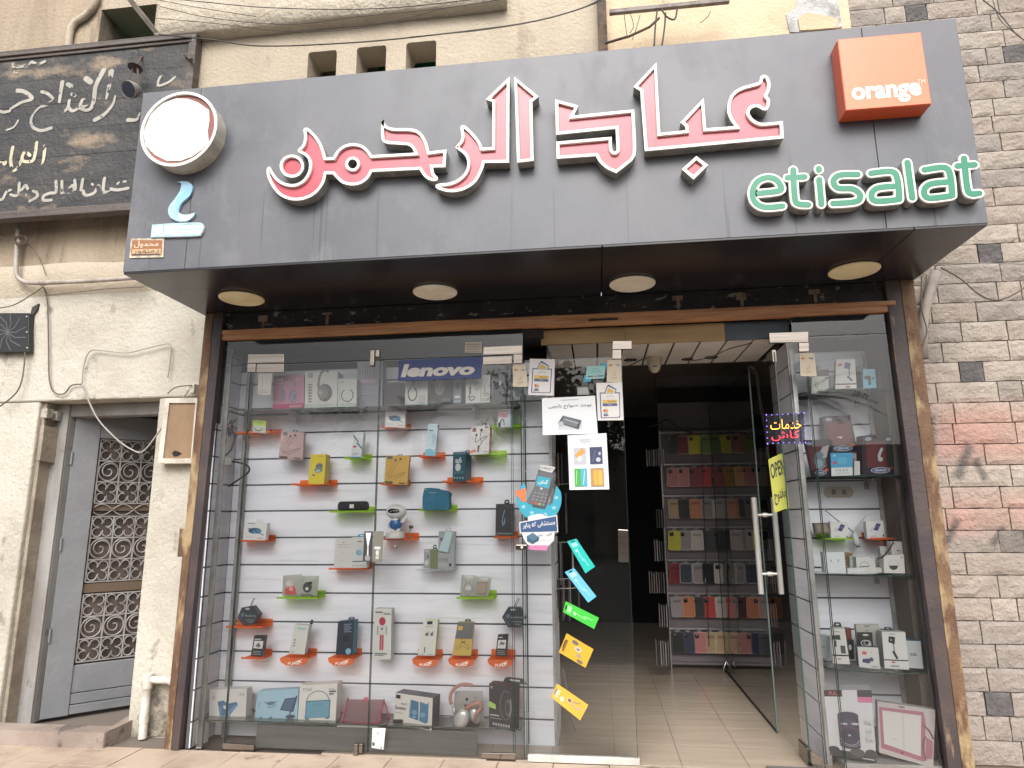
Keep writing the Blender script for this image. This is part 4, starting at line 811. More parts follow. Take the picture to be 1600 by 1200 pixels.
for P, w_ in (([(600, 882), (570, 888), (540, 890), (520, 885)], 12), ([(490, 835), (484, 880), (490, 902), (520, 886)], 12), ([(550, 862), (556, 856)], 9), ([(590, 850), (580, 852)], 9), ([(455, 880), (440, 905), (400, 915), (390, 895)], 12), ([(452, 880), (462, 870), (470, 885)], 10), ([(430, 862), (436, 866)], 9),
              ([(388, 840), (380, 890)], 12), ([(350, 845), (352, 885), (335, 902), (310, 902), (290, 905)], 12), ([(326, 880), (340, 868), (345, 882)], 9), ([(290, 850), (290, 905)], 12), ([(262, 850), (262, 900), (235, 905), (205, 918), (205, 938), (240, 938)], 12),
              ([(170, 900), (175, 920), (140, 942)], 12), ([(165, 900), (155, 895)], 10), ([(130, 885), (118, 870), (95, 905), (120, 915)], 12), ([(100, 900), (75, 918), (50, 912)], 11), ([(90, 858), (88, 912)], 12), ([(50, 890), (30, 900), (10, 935), (-10, 930)], 11)): stX(P, w_)
b.build('painted_word', parent=sg, kind='stuff')
lp = thing('flood_lamp', 'small round metal spot lamp on a bracket in front of the black sign', 'lamp', at(200, 120, -.1)); M_lm = mat('dusty_lamp_metal', (.28, .27, .25), .5, c2=(.14, .13, .12), ns=12, metal=.3)
p = at(201, 140, -.22); ax = Vector((-.1, -.8, -.55)).normalized()
b = MB(); b.lathe(p, -ax, [(.0, -.0), (.05, 0), (.057, -.004), (.06, .01), (.052, .05), (.035, .085), (0, .09)], 20, M_lm); b.build('lamp_head', parent=lp, smooth=True)
b = MB(); b.lathe(p, ax, [(0, .004), (.049, .003)], 20, ink((.04, .045, .06), .08)); b.build('lens', parent=lp)
t_ = at(211, 106, -.1); b = MB(); b.lathe(t_, (0, .3, 1), [(0, -.003), (.048, -.003), (.05, .004), (0, .012)], 18, M_frm)
b.tube([t_+Vector((-.015, 0, 0)), p+Vector((-.05, .03, .03))], .007, 5, M_rustd); b.tube([t_+Vector((.02, 0, 0)), p+Vector((.05, .03, .03))], .007, 5, M_rustd); b.tube([t_, at(222, 88, SY)], .007, 5, M_rustd); b.build('bracket', parent=lp, smooth=True)
b = MB(); b.tube([at(290, 85, SY-.01), at(299, 93, SY-.07)], .014, 6, M_frm); b.build('wooden_peg', label='short stub peg on the top right corner of the black sign', cat='peg')

# ================================================================== SHOP FRONT FRAME
M_rustw = mat('rusty_brown_metal', (.11, .055, .03), .75, c2=(.17, .10, .055), ns=6, st=(1, 1, .5), bump=.8, bs=50, c3=(.33, .24, .13), ns3=7, st3=(1, 1, .35), lo3=.5, hi3=.6)
M_rustb = mat('dark_purple_rusty_metal', (.045, .033, .036), .55, c2=(.07, .05, .045), ns=4, bump=.4, c3=(.26, .18, .10), ns3=7, st3=(1.5, 1, .3), lo3=.61, hi3=.68)
def post(label, cs, name='frame_post', mats=(M_rustw, M_rustb), Ys=(-.03, -.045)):
    r_ = thing(name, label, 'post', cs[0][3])
    for i, q in enumerate(cs):
        b = MB(); b.slab(q, (0, .09 if i == 0 else .1, 0), mats[i]); b.build('flat_bar' if i == 0 else 'dark_bar', parent=r_, bevel=.003)
    return r_
def vq(x0t, x1t, yt, x0b, x1b, yb, Y):
    a = at(x0t, yt, Y); c = at(x1t, yt, Y); d = at(x1b, yb, Y); e = at(x0b, yb, Y); return [Vector((a.x, Y, 2.64)), Vector((c.x, Y, 2.64)), Vector((d.x, Y, .0)), Vector((e.x, Y, .0))]
post('peeling rusty steel post at the left edge of the shop front', [vq(320, 334, 500, 255, 266, 1176, -.03), vq(334.5, 348, 500, 266.5, 278, 1176, -.045)])
post('peeling rusty steel post at the right edge of the shop front, beside the stone wall', [vq(1414, 1436, 500, 1502, 1522, 1185, -.03), vq(1390, 1413.5, 500, 1480, 1501.5, 1185, -.035)])
b = MB(); q = quad('_', (281, 826, 292, 826, 288, 870, 277, 870), -.02); b.slab(q, (0, .02, 0), M_rustw); b.build('rusty_tab', label='small rusty tab welded to the left frame post beside the white pier', cat='bracket')
b = MB() 
za = 2.45
M_alu = mat('aluminium_trim', (.42, .41, .40), .45, metal=.5, c2=(.3, .29, .28), ns=9)
# header: dirty black panel, wood rail, cream and dark panels above the glass
xa = at(330, 500, 0).x; xb = at(1400, 470, 0).x
M_dirtb = mat('dirty_black_header', (.014, .013, .015), .5, c2=(.03, .028, .03), ns=4, c3=(.26, .23, .2), ns3=12, st3=(1, 1, 2), lo3=.6, hi3=.66, bump=.8)
hd = thing('shop_header', 'dirty black header board over the shop windows', 'header', (-.3, 0, 2.52))
b = MB(); b.box(xa, xb, -.01, .05, 2.525, 2.639, M_dirtb); b.build('board', parent=hd, bevel=.002)
for x in (410, 510, 1060, 1160, 1275):
    b = MB(); p = at(x, 510-(x-400)*.03, -.02); b.box(p.x-.03, p.x+.03, -.022, -.0105, 2.60-.015*((x//10) % 3), 2.612, mat('flaked_patch', (.25, .19, .14), .9, c2=(.12, .1, .08), ns=20)); b.box(p.x-.006, p.x+.012, -.02, -.0105, 2.53, 2.6, MC['flaked_patch']); b.build('flaked_bracket', parent=hd)
M_wood = mat('brown_wood_rail', (.46, .24, .11), .5, c2=(.33, .15, .07), ns=2.5, st=(1, 1, 14), lo=.4, hi=.6, bump=.3, c3=(.40, .26, .16), ns3=4, st3=(.5, 1, 8), lo3=.55, hi3=.7)
b = MB(); b.box(xa+.05, xb-.02, -.03, .03, 2.455, 2.515, M_wood); b.box(xa+.05, xb-.02, -.04, -.031, 2.49, 2.518, M_wood); b.build('wooden_rail', label='long brown wooden rail running along the top of the glazing', cat='rail', bevel=.003)
b = MB(); p = at(1020, 508, -.045); b.box(at(920, 512, -.045).x, at(966, 510, -.045).x, -.0415, -.03, 2.475, 2.482, M_dark); b.build('slot', label='thin dark slot cut in the wooden rail above the hanging papers', cat='slot')
M_ply = mat('yellowed_plywood', (.36, .25, .12), .6, c2=(.28, .18, .08), ns=2, st=(1, 1, 6), c3=(.12, .08, .05), ns3=8, lo3=.66, hi3=.72)
def panelq(label, c, Y, d, m, name='header_infill', cat='panel'):
    q = quad('_', c, Y); b = MB(); b.slab(q, (0, d, 0), m); return b.build(name, label=label, cat=cat, bevel=.001)
xw = [at(845, 520, .07).x, at(976, 520, .07).x, at(1132, 515, .07).x, at(1232, 510, .07).x]
for i, (m, lb_, zl) in enumerate(((M_ply, 'yellow plywood strip under the rail, left of the door corner patch', 2.36), (M_ply, 'longer yellow plywood strip above the shop entrance', 2.345), (mat('blue_grey_board', (.05, .075, .10), .5, c2=(.035, .05, .07), ns=3), 'blue grey board at the right end above the entrance', 2.345))):
    b = MB(); b.box(xw[i]+.001, xw[i+1]-.001, .06, .08, zl, 2.454, m); b.build('header_infill', label=lb_, cat='panel')

# ================================================================== DISPLAY INTERIORS (slat walls)
SB = .26            # back of the left display
M_slat = mat('white_slat_laminate', (.74, .745, .80), .5, c2=(.66, .665, .72), ns=1.6, st=(1, 1, 9), lo=.4, hi=.62, c3=(.57, .56, .59), ns3=2.2, st3=(.8, 1, 14), lo3=.58, hi3=.75)
M_groove = mat('slat_groove', (.09, .09, .10), .5)
GZ = [.14, .315, .49, .67, .845, 1.018, 1.189, 1.359, 1.529, 1.70, 1.871, 2.04, 2.21, 2.38]
def slatwall(label, p0, p1, zmin, zmax, n, thick=.018, phase=0.0):
    """boards between p0 and p1 (plan points), front towards n."""
    p0 = Vector((*p0, 0)); p1 = Vector((*p1, 0)); n = Vector((*n, 0)); r_ = thing('slat_wall', label, 'slat wall', (p0+p1)/2+Vector((0, 0, zmin)))
    b = MB(); b.slab([p0+Vector((0, 0, zmax)), p1+Vector((0, 0, zmax)), p1+Vector((0, 0, zmin)), p0+Vector((0, 0, zmin))], -n*.02, M_groove); b.build('backing', parent=r_)
    zs = [z for z in [zmin]+[g+phase for g in GZ] if zmin <= z < zmax]+[zmax]
    for a, c in zip(zs, zs[1:]):
        if c-a < .02: continue
        b = MB(); f = n*.008
        z0 = a+.006 if a > zmin else a; b.slab([p0+f+Vector((0, 0, c-.004)), p1+f+Vector((0, 0, c-.004)), p1+f+Vector((0, 0, z0)), p0+f+Vector((0, 0, z0))], -n*.0075, M_slat)
        b.build('slat', parent=r_, bevel=.0015)
    return r_
bx0 = -2.40; bx1 = -.29
slatwall('white slat wall at the back of the left display window, holding coloured ledges', (bx0, SB), (bx1, SB), 0, 2.30, (0, -1))
slatwall('narrow white slat wall on the left side of the left display', (bx0-.012, .0), (bx0-.012, SB-.002), 0, 2.44, (1, 0))
slatwall('short side return of the slat wall inside the door, facing the entrance', (bx1+.012, SB+.03), (bx1+.012, .60), 0, 2.36, (1, 0))
b = MB(); b.box(bx1-.006, bx1+.018, SB-.004, SB+.028, 0, 2.38, M_alu); b.build('corner_trim', label='white metal edge strip on the end of the left slat wall', cat='trim', bevel=.002)
for k, (xt, xb_, lb_) in enumerate(((388, 345, 'grey slotted metal upright in the left corner of the display'), (357, 300, 'thin metal upright against the left frame post'))):
    b = MB(); x = at(xt, 600, .2 if k == 0 else .01).x; b.box(x-.02, x+.012, .21 if k == 0 else .0, .24 if k == 0 else .02, .0, 2.4, M_alu)
    b.build('slotted_upright', label=lb_, cat='upright', bevel=.002)
# left display ceiling board: shade of the dark void put into its colour
b = MB(); b.box(-2.44, -.3, .01, SB+.01, 2.40, 2.45, M_dark); b.build('display_ceiling', label='ceiling board of the left display, coloured black for the shade up there', cat='ceiling')
# kick board behind the glass
b = MB(); a = at(398, 1170, .04).x; c = at(745, 1170, .04).x; b.box(a, c, .045, .06, .002, .125, mat('grey_kick_board', (.10, .10, .095), .45, c2=(.14, .14, .135), ns=3, st=(.5, 1, 9))); b.build('kick_board', label='grey wood-grain kick board along the foot of the left display', cat='board', bevel=.002)
# right display
RB = .36; rx0 = 1.20; rx1 = 1.755
slatwall('white slat wall at the back of the right display', (rx0, RB), (rx1, RB), 0, 2.32, (0, -1), phase=-.02)
slatwall('white slat wall on the right side of the right display', (rx1+.012, RB-.002), (rx1+.012, .0), 0, 2.42, (-1, 0), phase=-.02)
slatwall('white slat wall facing the entrance, right of the open glass door', (rx0-.022, .12), (rx0-.022, .56), 0, 2.34, (-1, 0), phase=-.02)
b = MB(); b.box(rx0-.03, rx0-.004, .085, .118, 0, 2.34, M_alu); b.build('corner_trim', label='pale metal corner strip at the left end of the right display', cat='trim', bevel=.002)
x = at(1385, 900, RB).x; b = MB(); b.box(x-.0, x+.035, RB-.025, RB-.01, 0, 2.3, M_alu); b.build('slotted_upright', label='grey metal upright on the back of the right display', cat='upright', bevel=.002)
b = MB(); b.box(rx1-.02, rx1-.004, .0, .02, 0, 2.42, M_alu); b.build('slotted_upright', label='grey metal edge strip beside the right frame post', cat='upright', bevel=.002)
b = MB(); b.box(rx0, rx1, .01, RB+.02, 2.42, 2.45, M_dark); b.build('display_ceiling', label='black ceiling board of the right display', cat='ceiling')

# ================================================================== SHOP ROOM
M_rw = mat('room_wall_grey', (.17, .155, .15), .7, c2=(.13, .12, .12), ns=3); M_rc = mat('room_ceiling', (.16, .135, .12), .6, c2=(.12, .10, .09), ns=2)
BYK = 2.42
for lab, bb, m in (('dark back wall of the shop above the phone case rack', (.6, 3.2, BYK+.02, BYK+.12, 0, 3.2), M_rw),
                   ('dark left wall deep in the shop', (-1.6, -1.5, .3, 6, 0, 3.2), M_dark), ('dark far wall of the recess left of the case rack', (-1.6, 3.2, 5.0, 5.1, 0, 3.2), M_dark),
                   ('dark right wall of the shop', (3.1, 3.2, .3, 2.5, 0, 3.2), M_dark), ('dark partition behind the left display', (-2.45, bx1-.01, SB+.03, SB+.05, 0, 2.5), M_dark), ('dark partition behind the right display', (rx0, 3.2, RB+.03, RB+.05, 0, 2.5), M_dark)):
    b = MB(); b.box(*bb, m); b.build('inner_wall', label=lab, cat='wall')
b = MB(); b.box(-1.6, 3.2, .75, 6, 2.62, 2.68, M_rc); b.build('shop_ceiling', label='dim ceiling of the shop', cat='ceiling')
b = MB(); b.box(-.3, 3.2, .74, .76, 2.362, 2.62, M_rc); b.build('ceiling_drop', label='vertical edge where the ceiling steps up inside the shop', cat='ceiling')
b = MB(); p0 = at(975, 627, BYK).z; b.box(.6, 3.0, BYK-.03, BYK+.0, p0-.03, p0+.1, M_dark); b.build('dark_band', label='black band along the top of the back wall', cat='band')
# ceiling tiles over the entrance
M_ct = mat('white_ceiling_tile', (.80, .76, .70), .5, c2=(.70, .66, .6), ns=3)
ct = thing('ceiling_strip', 'strip of white ceiling tiles with dark joints above the entrance', 'ceiling', (.7, .4, 2.36))
b = MB(); b.box(-.27, 1.17, .08, .74, 2.372, 2.39, M_dark); b.build('backing', parent=ct)
xs_ = [at(x, 565, .4).x for x in (935, 972, 1010, 1050, 1089, 1129, 1168, 1206)]; pw = (xs_[-1]-xs_[0])/7
for i in range(-2, 7):
    x0 = xs_[0]+pw*i; x1 = min(x0+pw-.012, 1.165)
    if x0 < -.3: x0 = -.27
    if x1-x0 < .03: continue
    b = MB(); b.box(x0, x1, .09, .73, 2.36, 2.371, M_ct); b.build('tile', parent=ct, bevel=.001)
for i, (x, y) in enumerate(((985, 562), (1111, 558))):
    p = atz(x, y, 2.36); t = thing('spot_downlight', ['small round chrome downlight at the left of the white ceiling strip', 'small round chrome downlight at the right of the white ceiling strip'][i], 'downlight', p)
    b = MB(); b.lathe(p, (0, 0, -1), [(.045, -.002), (.045, .004), (.03, .006), (.028, .001)], 20, mat('chrome_ring', (.35, .33, .3), .25, metal=.9)); b.build('ring', parent=t, smooth=True)
    b = MB(); b.lathe(p, (0, 0, -1), [(.028, .002), (.01, .012), (0, .013)], 14, ink((.08, .07, .06), .3)); b.build('bulb', parent=t, smooth=True)
p = atz(1074, 561, 2.36); t = thing('ceiling_speaker', 'round slotted black vent rosette in the middle of the white ceiling strip', 'vent', p)
b = MB(); b.lathe(p, (0, 0, -1), [(.04, -.002), (.04, .003), (.034, .004), (.034, .001)], 20, ink((.03, .03, .03)))
for k in range(6): a = k*math.pi/3; b.tube([p+Vector((0, 0, -.003)), p+Vector((.034*math.cos(a), .034*math.sin(a), -.003))], .003, 4, ink((.03, .03, .03)))
b.lathe(p, (0, 0, -1), [(.02, .003), (.02, .005), (.015, .005), (.015, .002)], 16, ink((.03, .03, .03))); b.build('rosette', parent=t)
p = atz(1022, 558, 2.36); t = thing('motion_sensor', 'cream dome-shaped sensor hanging under the white ceiling strip', 'sensor', p); M_cs = mat('cream_plastic', (.55, .50, .38), .4)
b = MB(); b.lathe(p, (0, 0, -1), [(.046, -.002), (.048, .01), (.048, .045), (.044, .055)], 20, M_cs); b.build('sensor_base', parent=t, smooth=True)
b = MB(); b.lathe(p, (0, 0, -1), [(.044, .055), (.036, .085), (.02, .105), (0, .11)], 20, M_cs); b.build('dome', parent=t, smooth=True)
b = MB(); q_ = p+Vector((0, -.035, -.07)); b.box(q_.x-.012, q_.x+.012, q_.y-.006, q_.y, q_.z-.004, q_.z+.002, ink((.05, .04, .03))); b.build('eye_slot', parent=t)
wire([atz(975, 576, 2.35)]+[at(x, y, .2) for x, y in ((1000, 563), (1010, 560))], .004, 'black lead running to the cream sensor')
wire([at(x, y, .15) for x, y in ((1080, 564), (1110, 558), (1140, 545), (1175, 536))], .003, 'black lead crossing the ceiling strip to the door corner')

# phone case rack
rk = thing('case_rack', 'white slatted rack on the back wall hung with rows of phone cases', 'rack', (1.2, BYK, 0))
rows = [(681, 713), (731, 761), (780, 810), (829, 860), (880, 913), (932, 966), (987, 1022)]
b = MB(); xl = at(1037, 800, BYK).x; zt = at(1060, 672, BYK).z; b.box(xl, 2.6, BYK-.008, BYK+.015, .03, zt, mat('rack_grey', (.25, .215, .225), .6, c2=(.19, .165, .17), ns=2)); b.build('back_board', parent=rk)
for r0, r1 in rows:
    b = MB(); z = at(1060, r0-5, BYK).z; b.box(xl, 2.6, BYK-.03, BYK-.009, z-.008, z+.008, mat('rack_rail', (.34, .32, .32), .35, metal=.6)); b.build('rail', parent=rk, bevel=.002)
b = MB(); z = at(1060, 1034, BYK).z; b.box(xl, 2.6, BYK-.06, BYK-.009, z-.012, z+.008, MC['rack_grey']); b.build('base_shelf', parent=rk, bevel=.002)
b = MB(); b.box(xl-.012, xl-.001, BYK-.06, BYK+.015, .0, zt, MC['rack_rail']); b.build('side_edge', parent=rk)
CC = {'k': ((.02, .02, .022), 'black'), 'r': ((.16, .02, .03), 'dark red'), 'R': ((.35, .04, .04), 'red'), 'y': ((.50, .38, .02), 'yellow'), 'g': ((.16, .24, .10), 'green'), 'p': ((.36, .14, .13), 'salmon pink'), 'w': ((.38, .34, .31), 'clear'), 'b': ((.03, .04, .07), 'navy'), 'o': ((.40, .15, .08), 'orange brown'), 't': ((.34, .24, .14), 'tan'), 's': ((.22, .20, .21), 'silver')}
RC = ['kryg kktykr'.replace(' ', ''), 'pprRkyykwp'.replace('R', 'R', 1), 'tkoswsks k'.replace(' ', ''), 'yswkkkks k'.replace(' ', ''), 'rbskwwkkss', 'sokRwwrroo', 'kbpttpkksk']
ord_ = ['first', 'second', 'third', 'fourth', 'fifth', 'sixth', 'seventh', 'eighth', 'ninth', 'tenth', 'eleventh', 'twelfth']; rown = ['top', 'second', 'third', 'fourth', 'fifth', 'sixth', 'bottom']
CASEM = {}
def case_meshes(col, kind):
    key = (col, kind)
    if key in CASEM: return CASEM[key]
    c = tuple(min(.6, x*1.45) if max(CC[col][0]) > .1 else x for x in CC[col][0]); W, H = .112, .175; b = MB(); 
    rr = lambda w, h, r: [Vector((sx*(w/2-r)+r*math.cos(a), 0, sz*(h/2-r)+r*math.sin(a))) for sx, sz, a0 in ((1, 1, 0), (-1, 1, 90), (-1, -1, 180), (1, -1, 270)) for a in (R(a0), R(a0+45), R(a0+90))]
    m = ink(c, .35); b.prism([p+Vector((0, -.012, -H/2)) for p in rr(W, H, .016)], (0, .012, 0), m); b['x'] if False else None
    me = []
    def mk(b_, nm):
        msh = bpy.data.meshes.new(nm); msh.from_pydata(b_.v, [], b_.f); [msh.materials.append(x) for x in b_.mats]
        for p_, k_ in zip(msh.polygons, b_.m): p_.material_index = k_
        bm = bmesh.new(); bm.from_mesh(msh); bmesh.ops.recalc_face_normals(bm, faces=bm.faces); bm.to_mesh(msh); bm.free(); return msh
    me.append(('shell', mk(b, 'shell')))
    b = MB(); rim = [p+Vector((0, -.0135, -H/2)) for p in rr(W-.002, H-.002, .016)]; ri = [p+Vector((0, -.0135, -H/2)) for p in rr(W-.016, H-.016, .012)]
    n = len(rim); b.add(rim+ri, [(i, (i+1) % n, n+(i+1) % n, n+i) for i in range(n)], ink(tuple(min(.6, x*1.5+.04) if kind != 2 else .4 for x in c), .3)); me.append(('edge', mk(b, 'edge')))
    b = MB()
    if kind == 1: b.prism([p*.3+Vector((-.025, -.015, -.032)) for p in rr(W, .12, .02)], (0, .002, 0), ink((.015, .015, .015), .2)); b.prism([p*.12+Vector((-.025, -.018, -.022)) for p in rr(W, .12, .02)], (0, .002, 0), ink((.2, .2, .2), .1))
    else: b.box(-.035, .035, -.0145, -.0125, -.05, -.03, ink(tuple(x*.6 for x in c), .4))
    me.append(('camera_cutout' if kind == 1 else 'printed_card', mk(b, 'detail')))
    b = MB(); b.prism([Vector((-.02, -.004, -.002)), Vector((.02, -.004, -.002)), Vector((.014, -.004, .022)), Vector((-.014, -.004, .022))], (0, .002, 0), ink((.3, .3, .3), .3)); me.append(('hanger', mk(b, 'hanger')))
    CASEM[key] = me; return me
for ri, (r0, r1) in enumerate(rows):
    for ci, c in enumerate(RC[ri]):
        x = at(1050+ri*1.5+ci*17.2, (r0+r1)/2, BYK-.05).x+random.uniform(-.006, .006); z = at(1060, r0, BYK-.05).z
        if x > 2.5: continue
        o = thing('phone_case', '%s phone case, %s from left in the %s row of the shop\'s back rack' % (CC[c][1], ord_[ci], rown[ri]), 'phone case', (x, BYK-.05, z), 'phone cases hanging on the back rack')
        o.rotation_euler = (R(random.uniform(-3, 1)), R(random.uniform(-2, 2)), R(random.uniform(-8, 8)))
        for nm, me in case_meshes(c, 1 if random.random() < .4 else (2 if random.random() < .4 else 0)):
            k = bpy.data.objects.new(nm, me); COL.objects.link(k); k.parent = o
# stacks of cases seen edge-on, left of the rack
for si, (x, y0, y1, n) in enumerate(((1020, 703, 728, 8), (1032, 795, 825, 5), (1030, 845, 877, 6), (1024, 893, 927, 8), (1036, 945, 980, 5), (1032, 1000, 1040, 6))):
    for k in range(n):
        p = at(x-n*1.2+k*3.4, y0, 2.0+.02*k); q_ = at(x, y1, 2.0); b = MB(); tn = random.choice(((.30, .29, .28), (.14, .13, .13), (.22, .16, .15), (.03, .03, .03)))
        b.box(p.x-.004, p.x+.003, 2.0, 2.06, q_.z, p.z+random.uniform(-.008, .008), ink(tn, .3))
        b.build('hanging_case', label='case seen edge-on, %s from left in the %s hanging bunch by the recess' % (ord_[k], ['topmost', 'second highest', 'third highest', 'third lowest', 'second lowest', 'lowest'][si]), cat='phone case', group='cases hanging edge-on')
# stand foot in the middle of the rack
t = thing('display_stand', 'chrome forked leg of a stand before the phone case rack', 'stand', at(1140, 1055, 2.2)); M_ch = mat('worn_chrome', (.4, .39, .37), .25, metal=.9)
for s in (-1, 1):
    b = MB(); b.tube([at(1140+s*3, 1018, 2.3), at(1140+s*6, 1035, 2.27), at(1140+s*11, 1052, 2.22)], .012, 6, M_ch); b.build('leg', parent=t, smooth='all')
b = MB(); b.tube([at(1134, 780, 2.3), at(1140, 1020, 2.3)], .008, 6, ink((.02, .02, .02))); b.build('pole', parent=t, smooth='all')
for x in (1096,):
    wire([at(x, 690, 2.3), at(x+4, 800, 2.3), at(x+10, 960, 2.3), at(x+12, 1010, 2.3)], .003, 'thin black cord hanging down in front of the case rack')
wire([at(x, y, 2.35) for x, y in ((1012, 668), (1030, 662), (1042, 656), (1060, 668), (1083, 678))], .008, 'black cables looping over the top of the case rack')
# dark hooks and long goods behind the left door glass
for k in range(18):
    x = random.uniform(868, 905); y0 = random.choice((708, 770, 848, 905)); b = MB(); p = at(x, y0, .45+.04*(k % 5)); z1 = p.z-random.uniform(.17, .28)
    b.box(p.x-.004, p.x+.006, p.y, p.y+.05, z1, p.z, ink(random.choice(((.25, .24, .23), (.06, .055, .055), (.16, .1, .09), (.02, .02, .02), (.38, .37, .35))), .3))
    b.build('hanging_packet', label='slim packet seen edge-on on the hooks behind the door glass', cat='packet', group='slim packets on hooks behind the door glass')
b = MB()
for y in (757, 848, 905, 920):
    p = at(866, y, .4); b.tube([p, p+Vector((.13, .0, .005)), p+Vector((.15, 0, .02))], .003, 5, M_ch)
b.build('hook_rail', label='chrome hooks sticking out from the slat wall end behind the door glass', cat='hooks')
b = MB(); b.tube([at(880, 1045, .5), at(899, 1143, .5)], .006, 6, M_ch); b.build('rod', label='thin white rod leaning behind the orange packets', cat='rod')

# ================================================================== GLAZING AND FITTINGS
M_gl = glassm('window_glass', (.97, .985, .985), 1.5, 1.35, dirt=.008)
M_gl3 = glassm('leaf_glass', (.95, .975, .97), 1.5, .6, dirt=.004)
M_gl2 = glassm('door_glass_smoky', (.62, .68, .67), 1.5, .5, dirt=.004)
M_ge = mat('glass_edge_green', (.03, .06, .05), .15)
M_st = mat('brushed_steel_patch', (.27, .235, .205), .13, metal=.9, c2=(.2, .175, .155), ns=5, st=(.3, 1, 8))
def pane(name, label, x0, x1, z0, z1, Y=0., m=M_gl, cat='glass pane', th=.010, parts=True):
    t = thing(name, label, cat, ((x0+x1)/2, Y, z0)); b = MB(); b.add([(x0, Y, z0), (x1, Y, z0), (x1, Y, z1), (x0, Y, z1)], [(0, 1, 2, 3)], m); b.build('glass_sheet', parent=t)
    b = MB()
    for x in (x0, x1-.0025): b.box(x, x+.0025, Y+.0005, Y+th, z0, z1, M_ge)
    b.box(x0+.003, x1-.003, Y+.0005, Y+th, z1-.0025, z1, M_ge); b.build('glass_edge', parent=t); return t
zg = at(600, 563, 0).z
pane('fixed_glass', 'narrow fixed glass beside the left frame post', -2.40, -2.195, .01, 2.285)
pane('window_leaf', 'left frameless glass leaf of the display window', -2.19, -1.332, .012, 2.285)
pane('window_leaf', 'right frameless glass leaf of the display window under the blue sign', -1.328, -.50, .012, 2.285)
pane('fixed_glass', 'slim fixed glass strip between the display window and the door glass', -.492, -.425, .012, 2.285)
pane('transom_glass', 'long transom glass over the left display window', -2.40, -.425, 2.29, 2.453)
pane('transom_glass', 'transom glass above the right display', 1.17, 1.79, 2.335, 2.45)
dg = pane('door_glass', 'large fixed glass panel carrying paper notices left of the open entrance', -.42, at(985, 900, 0).x, .02, 2.25, m=M_gl)
dx1 = at(985, 900, 0).x
pane('side_glass', 'narrow fixed glass beside the right door hinge', at(1249, 760, 0).x, at(1282, 800, 0).x-.0, .01, 2.33)
pane('side_glass', 'front glass of the right display cabinet', at(1282, 800, 0).x+.006, 1.79, .01, 2.33)
# display side glass on the left display's right end
t = thing('side_glass', 'glass end panel of the left display running back from the window', 'glass pane', (-.44, .12, 0)); b = MB(); b.add([(-.44, .008, .01), (-.44, SB-.01, .01), (-.44, SB-.01, 2.2), (-.44, .008, 2.2)], [(0, 1, 2, 3)], M_gl); b.build('glass_sheet', parent=t)
b = MB(); b.box(-.443, -.437, .004, .008, .01, 2.2, M_ge); b.box(-.443, -.437, SB-.014, SB-.01, .01, 2.2, M_ge); b.build('glass_edge', parent=t)
b = MB(); b.box(-.42, dx1+.01, -.018, .02, .0, .035, mat('white_rail', (.6, .57, .52), .4, c2=(.45, .42, .38), ns=9)); b.build('door_rail', label='white metal rail at the foot of the door glass', cat='rail', bevel=.003)
# open glass door on the right, swung inward
hx = 1.075; ly0 = .06; ly1 = .60
t = thing('glass_door', 'open frameless glass door with long steel handle, swung into the shop', 'glass door', (hx, .3, 0))
b = MB(); b.add([(hx, ly0, .015), (hx-.03, ly1, .015), (hx-.03, ly1, 2.26), (hx, ly0, 2.26)], [(0, 1, 2, 3)], M_gl3); b.build('glass_sheet', parent=t)
b = MB(); b.box(hx-.034, hx-.026, ly1, ly1+.004, .015, 2.26, mat('glass_edge_light', (.14, .18, .17), .2)); b.box(hx-.004, hx+.004, ly0-.004, ly0, .015, 2.26, M_ge); b.build('glass_edge', parent=t)
M_hs = mat('steel_handle', (.72, .70, .66), .3, metal=.55)
for k, s in enumerate((-1, 1)):
    b = MB(); X_ = hx-.025+s*.06; b.tube([(X_, ly1-.10, .83), (X_, ly1-.10, 1.42)], .0175, 14, M_hs); 
    b.build('handle_bar', parent=t, smooth=True)
b = MB()
for z in (.95, 1.31): b.tube([(hx-.025-.06, ly1-.10, z), (hx-.025+.06, ly1-.10, z)], .009, 10, M_hs); b.tube([(hx-.025-.014, ly1-.10, z), (hx-.025+.014, ly1-.10, z)], .015, 10, M_hs)
b.build('handle_fixings', parent=t, smooth=True)
b = MB(); b.box(hx-.012, hx+.012, ly0, ly0+.16, .004, .09, M_st); b.build('floor_pivot_shoe', parent=t, bevel=.002)
b = MB(); b.box(hx-.012, hx+.012, ly0, ly0+.14, 2.2, 2.275, M_st); b.build('top_pivot_shoe', parent=t, bevel=.002)
# glass partition continuing inside
t = thing('glass_partition', 'dim glass partition along the right side of the shop', 'glass partition', (1.06, 1.4, 0)); b = MB(); b.add([(1.045, .62, .01), (1.05, 2.3, .01), (1.05, 2.3, 2.3), (1.045, .62, 2.3)], [(0, 1, 2, 3)], M_gl2); b.build('glass_sheet', parent=t)
b = MB(); b.box(1.042, 1.050, .616, .622, .01, 2.3, M_ge); b.box(1.047, 1.053, 2.296, 2.3, .01, 2.3, M_ge); b.box(1.043, 1.055, .63, 2.3, .002, .014, M_dark); b.build('glass_edge', parent=t)
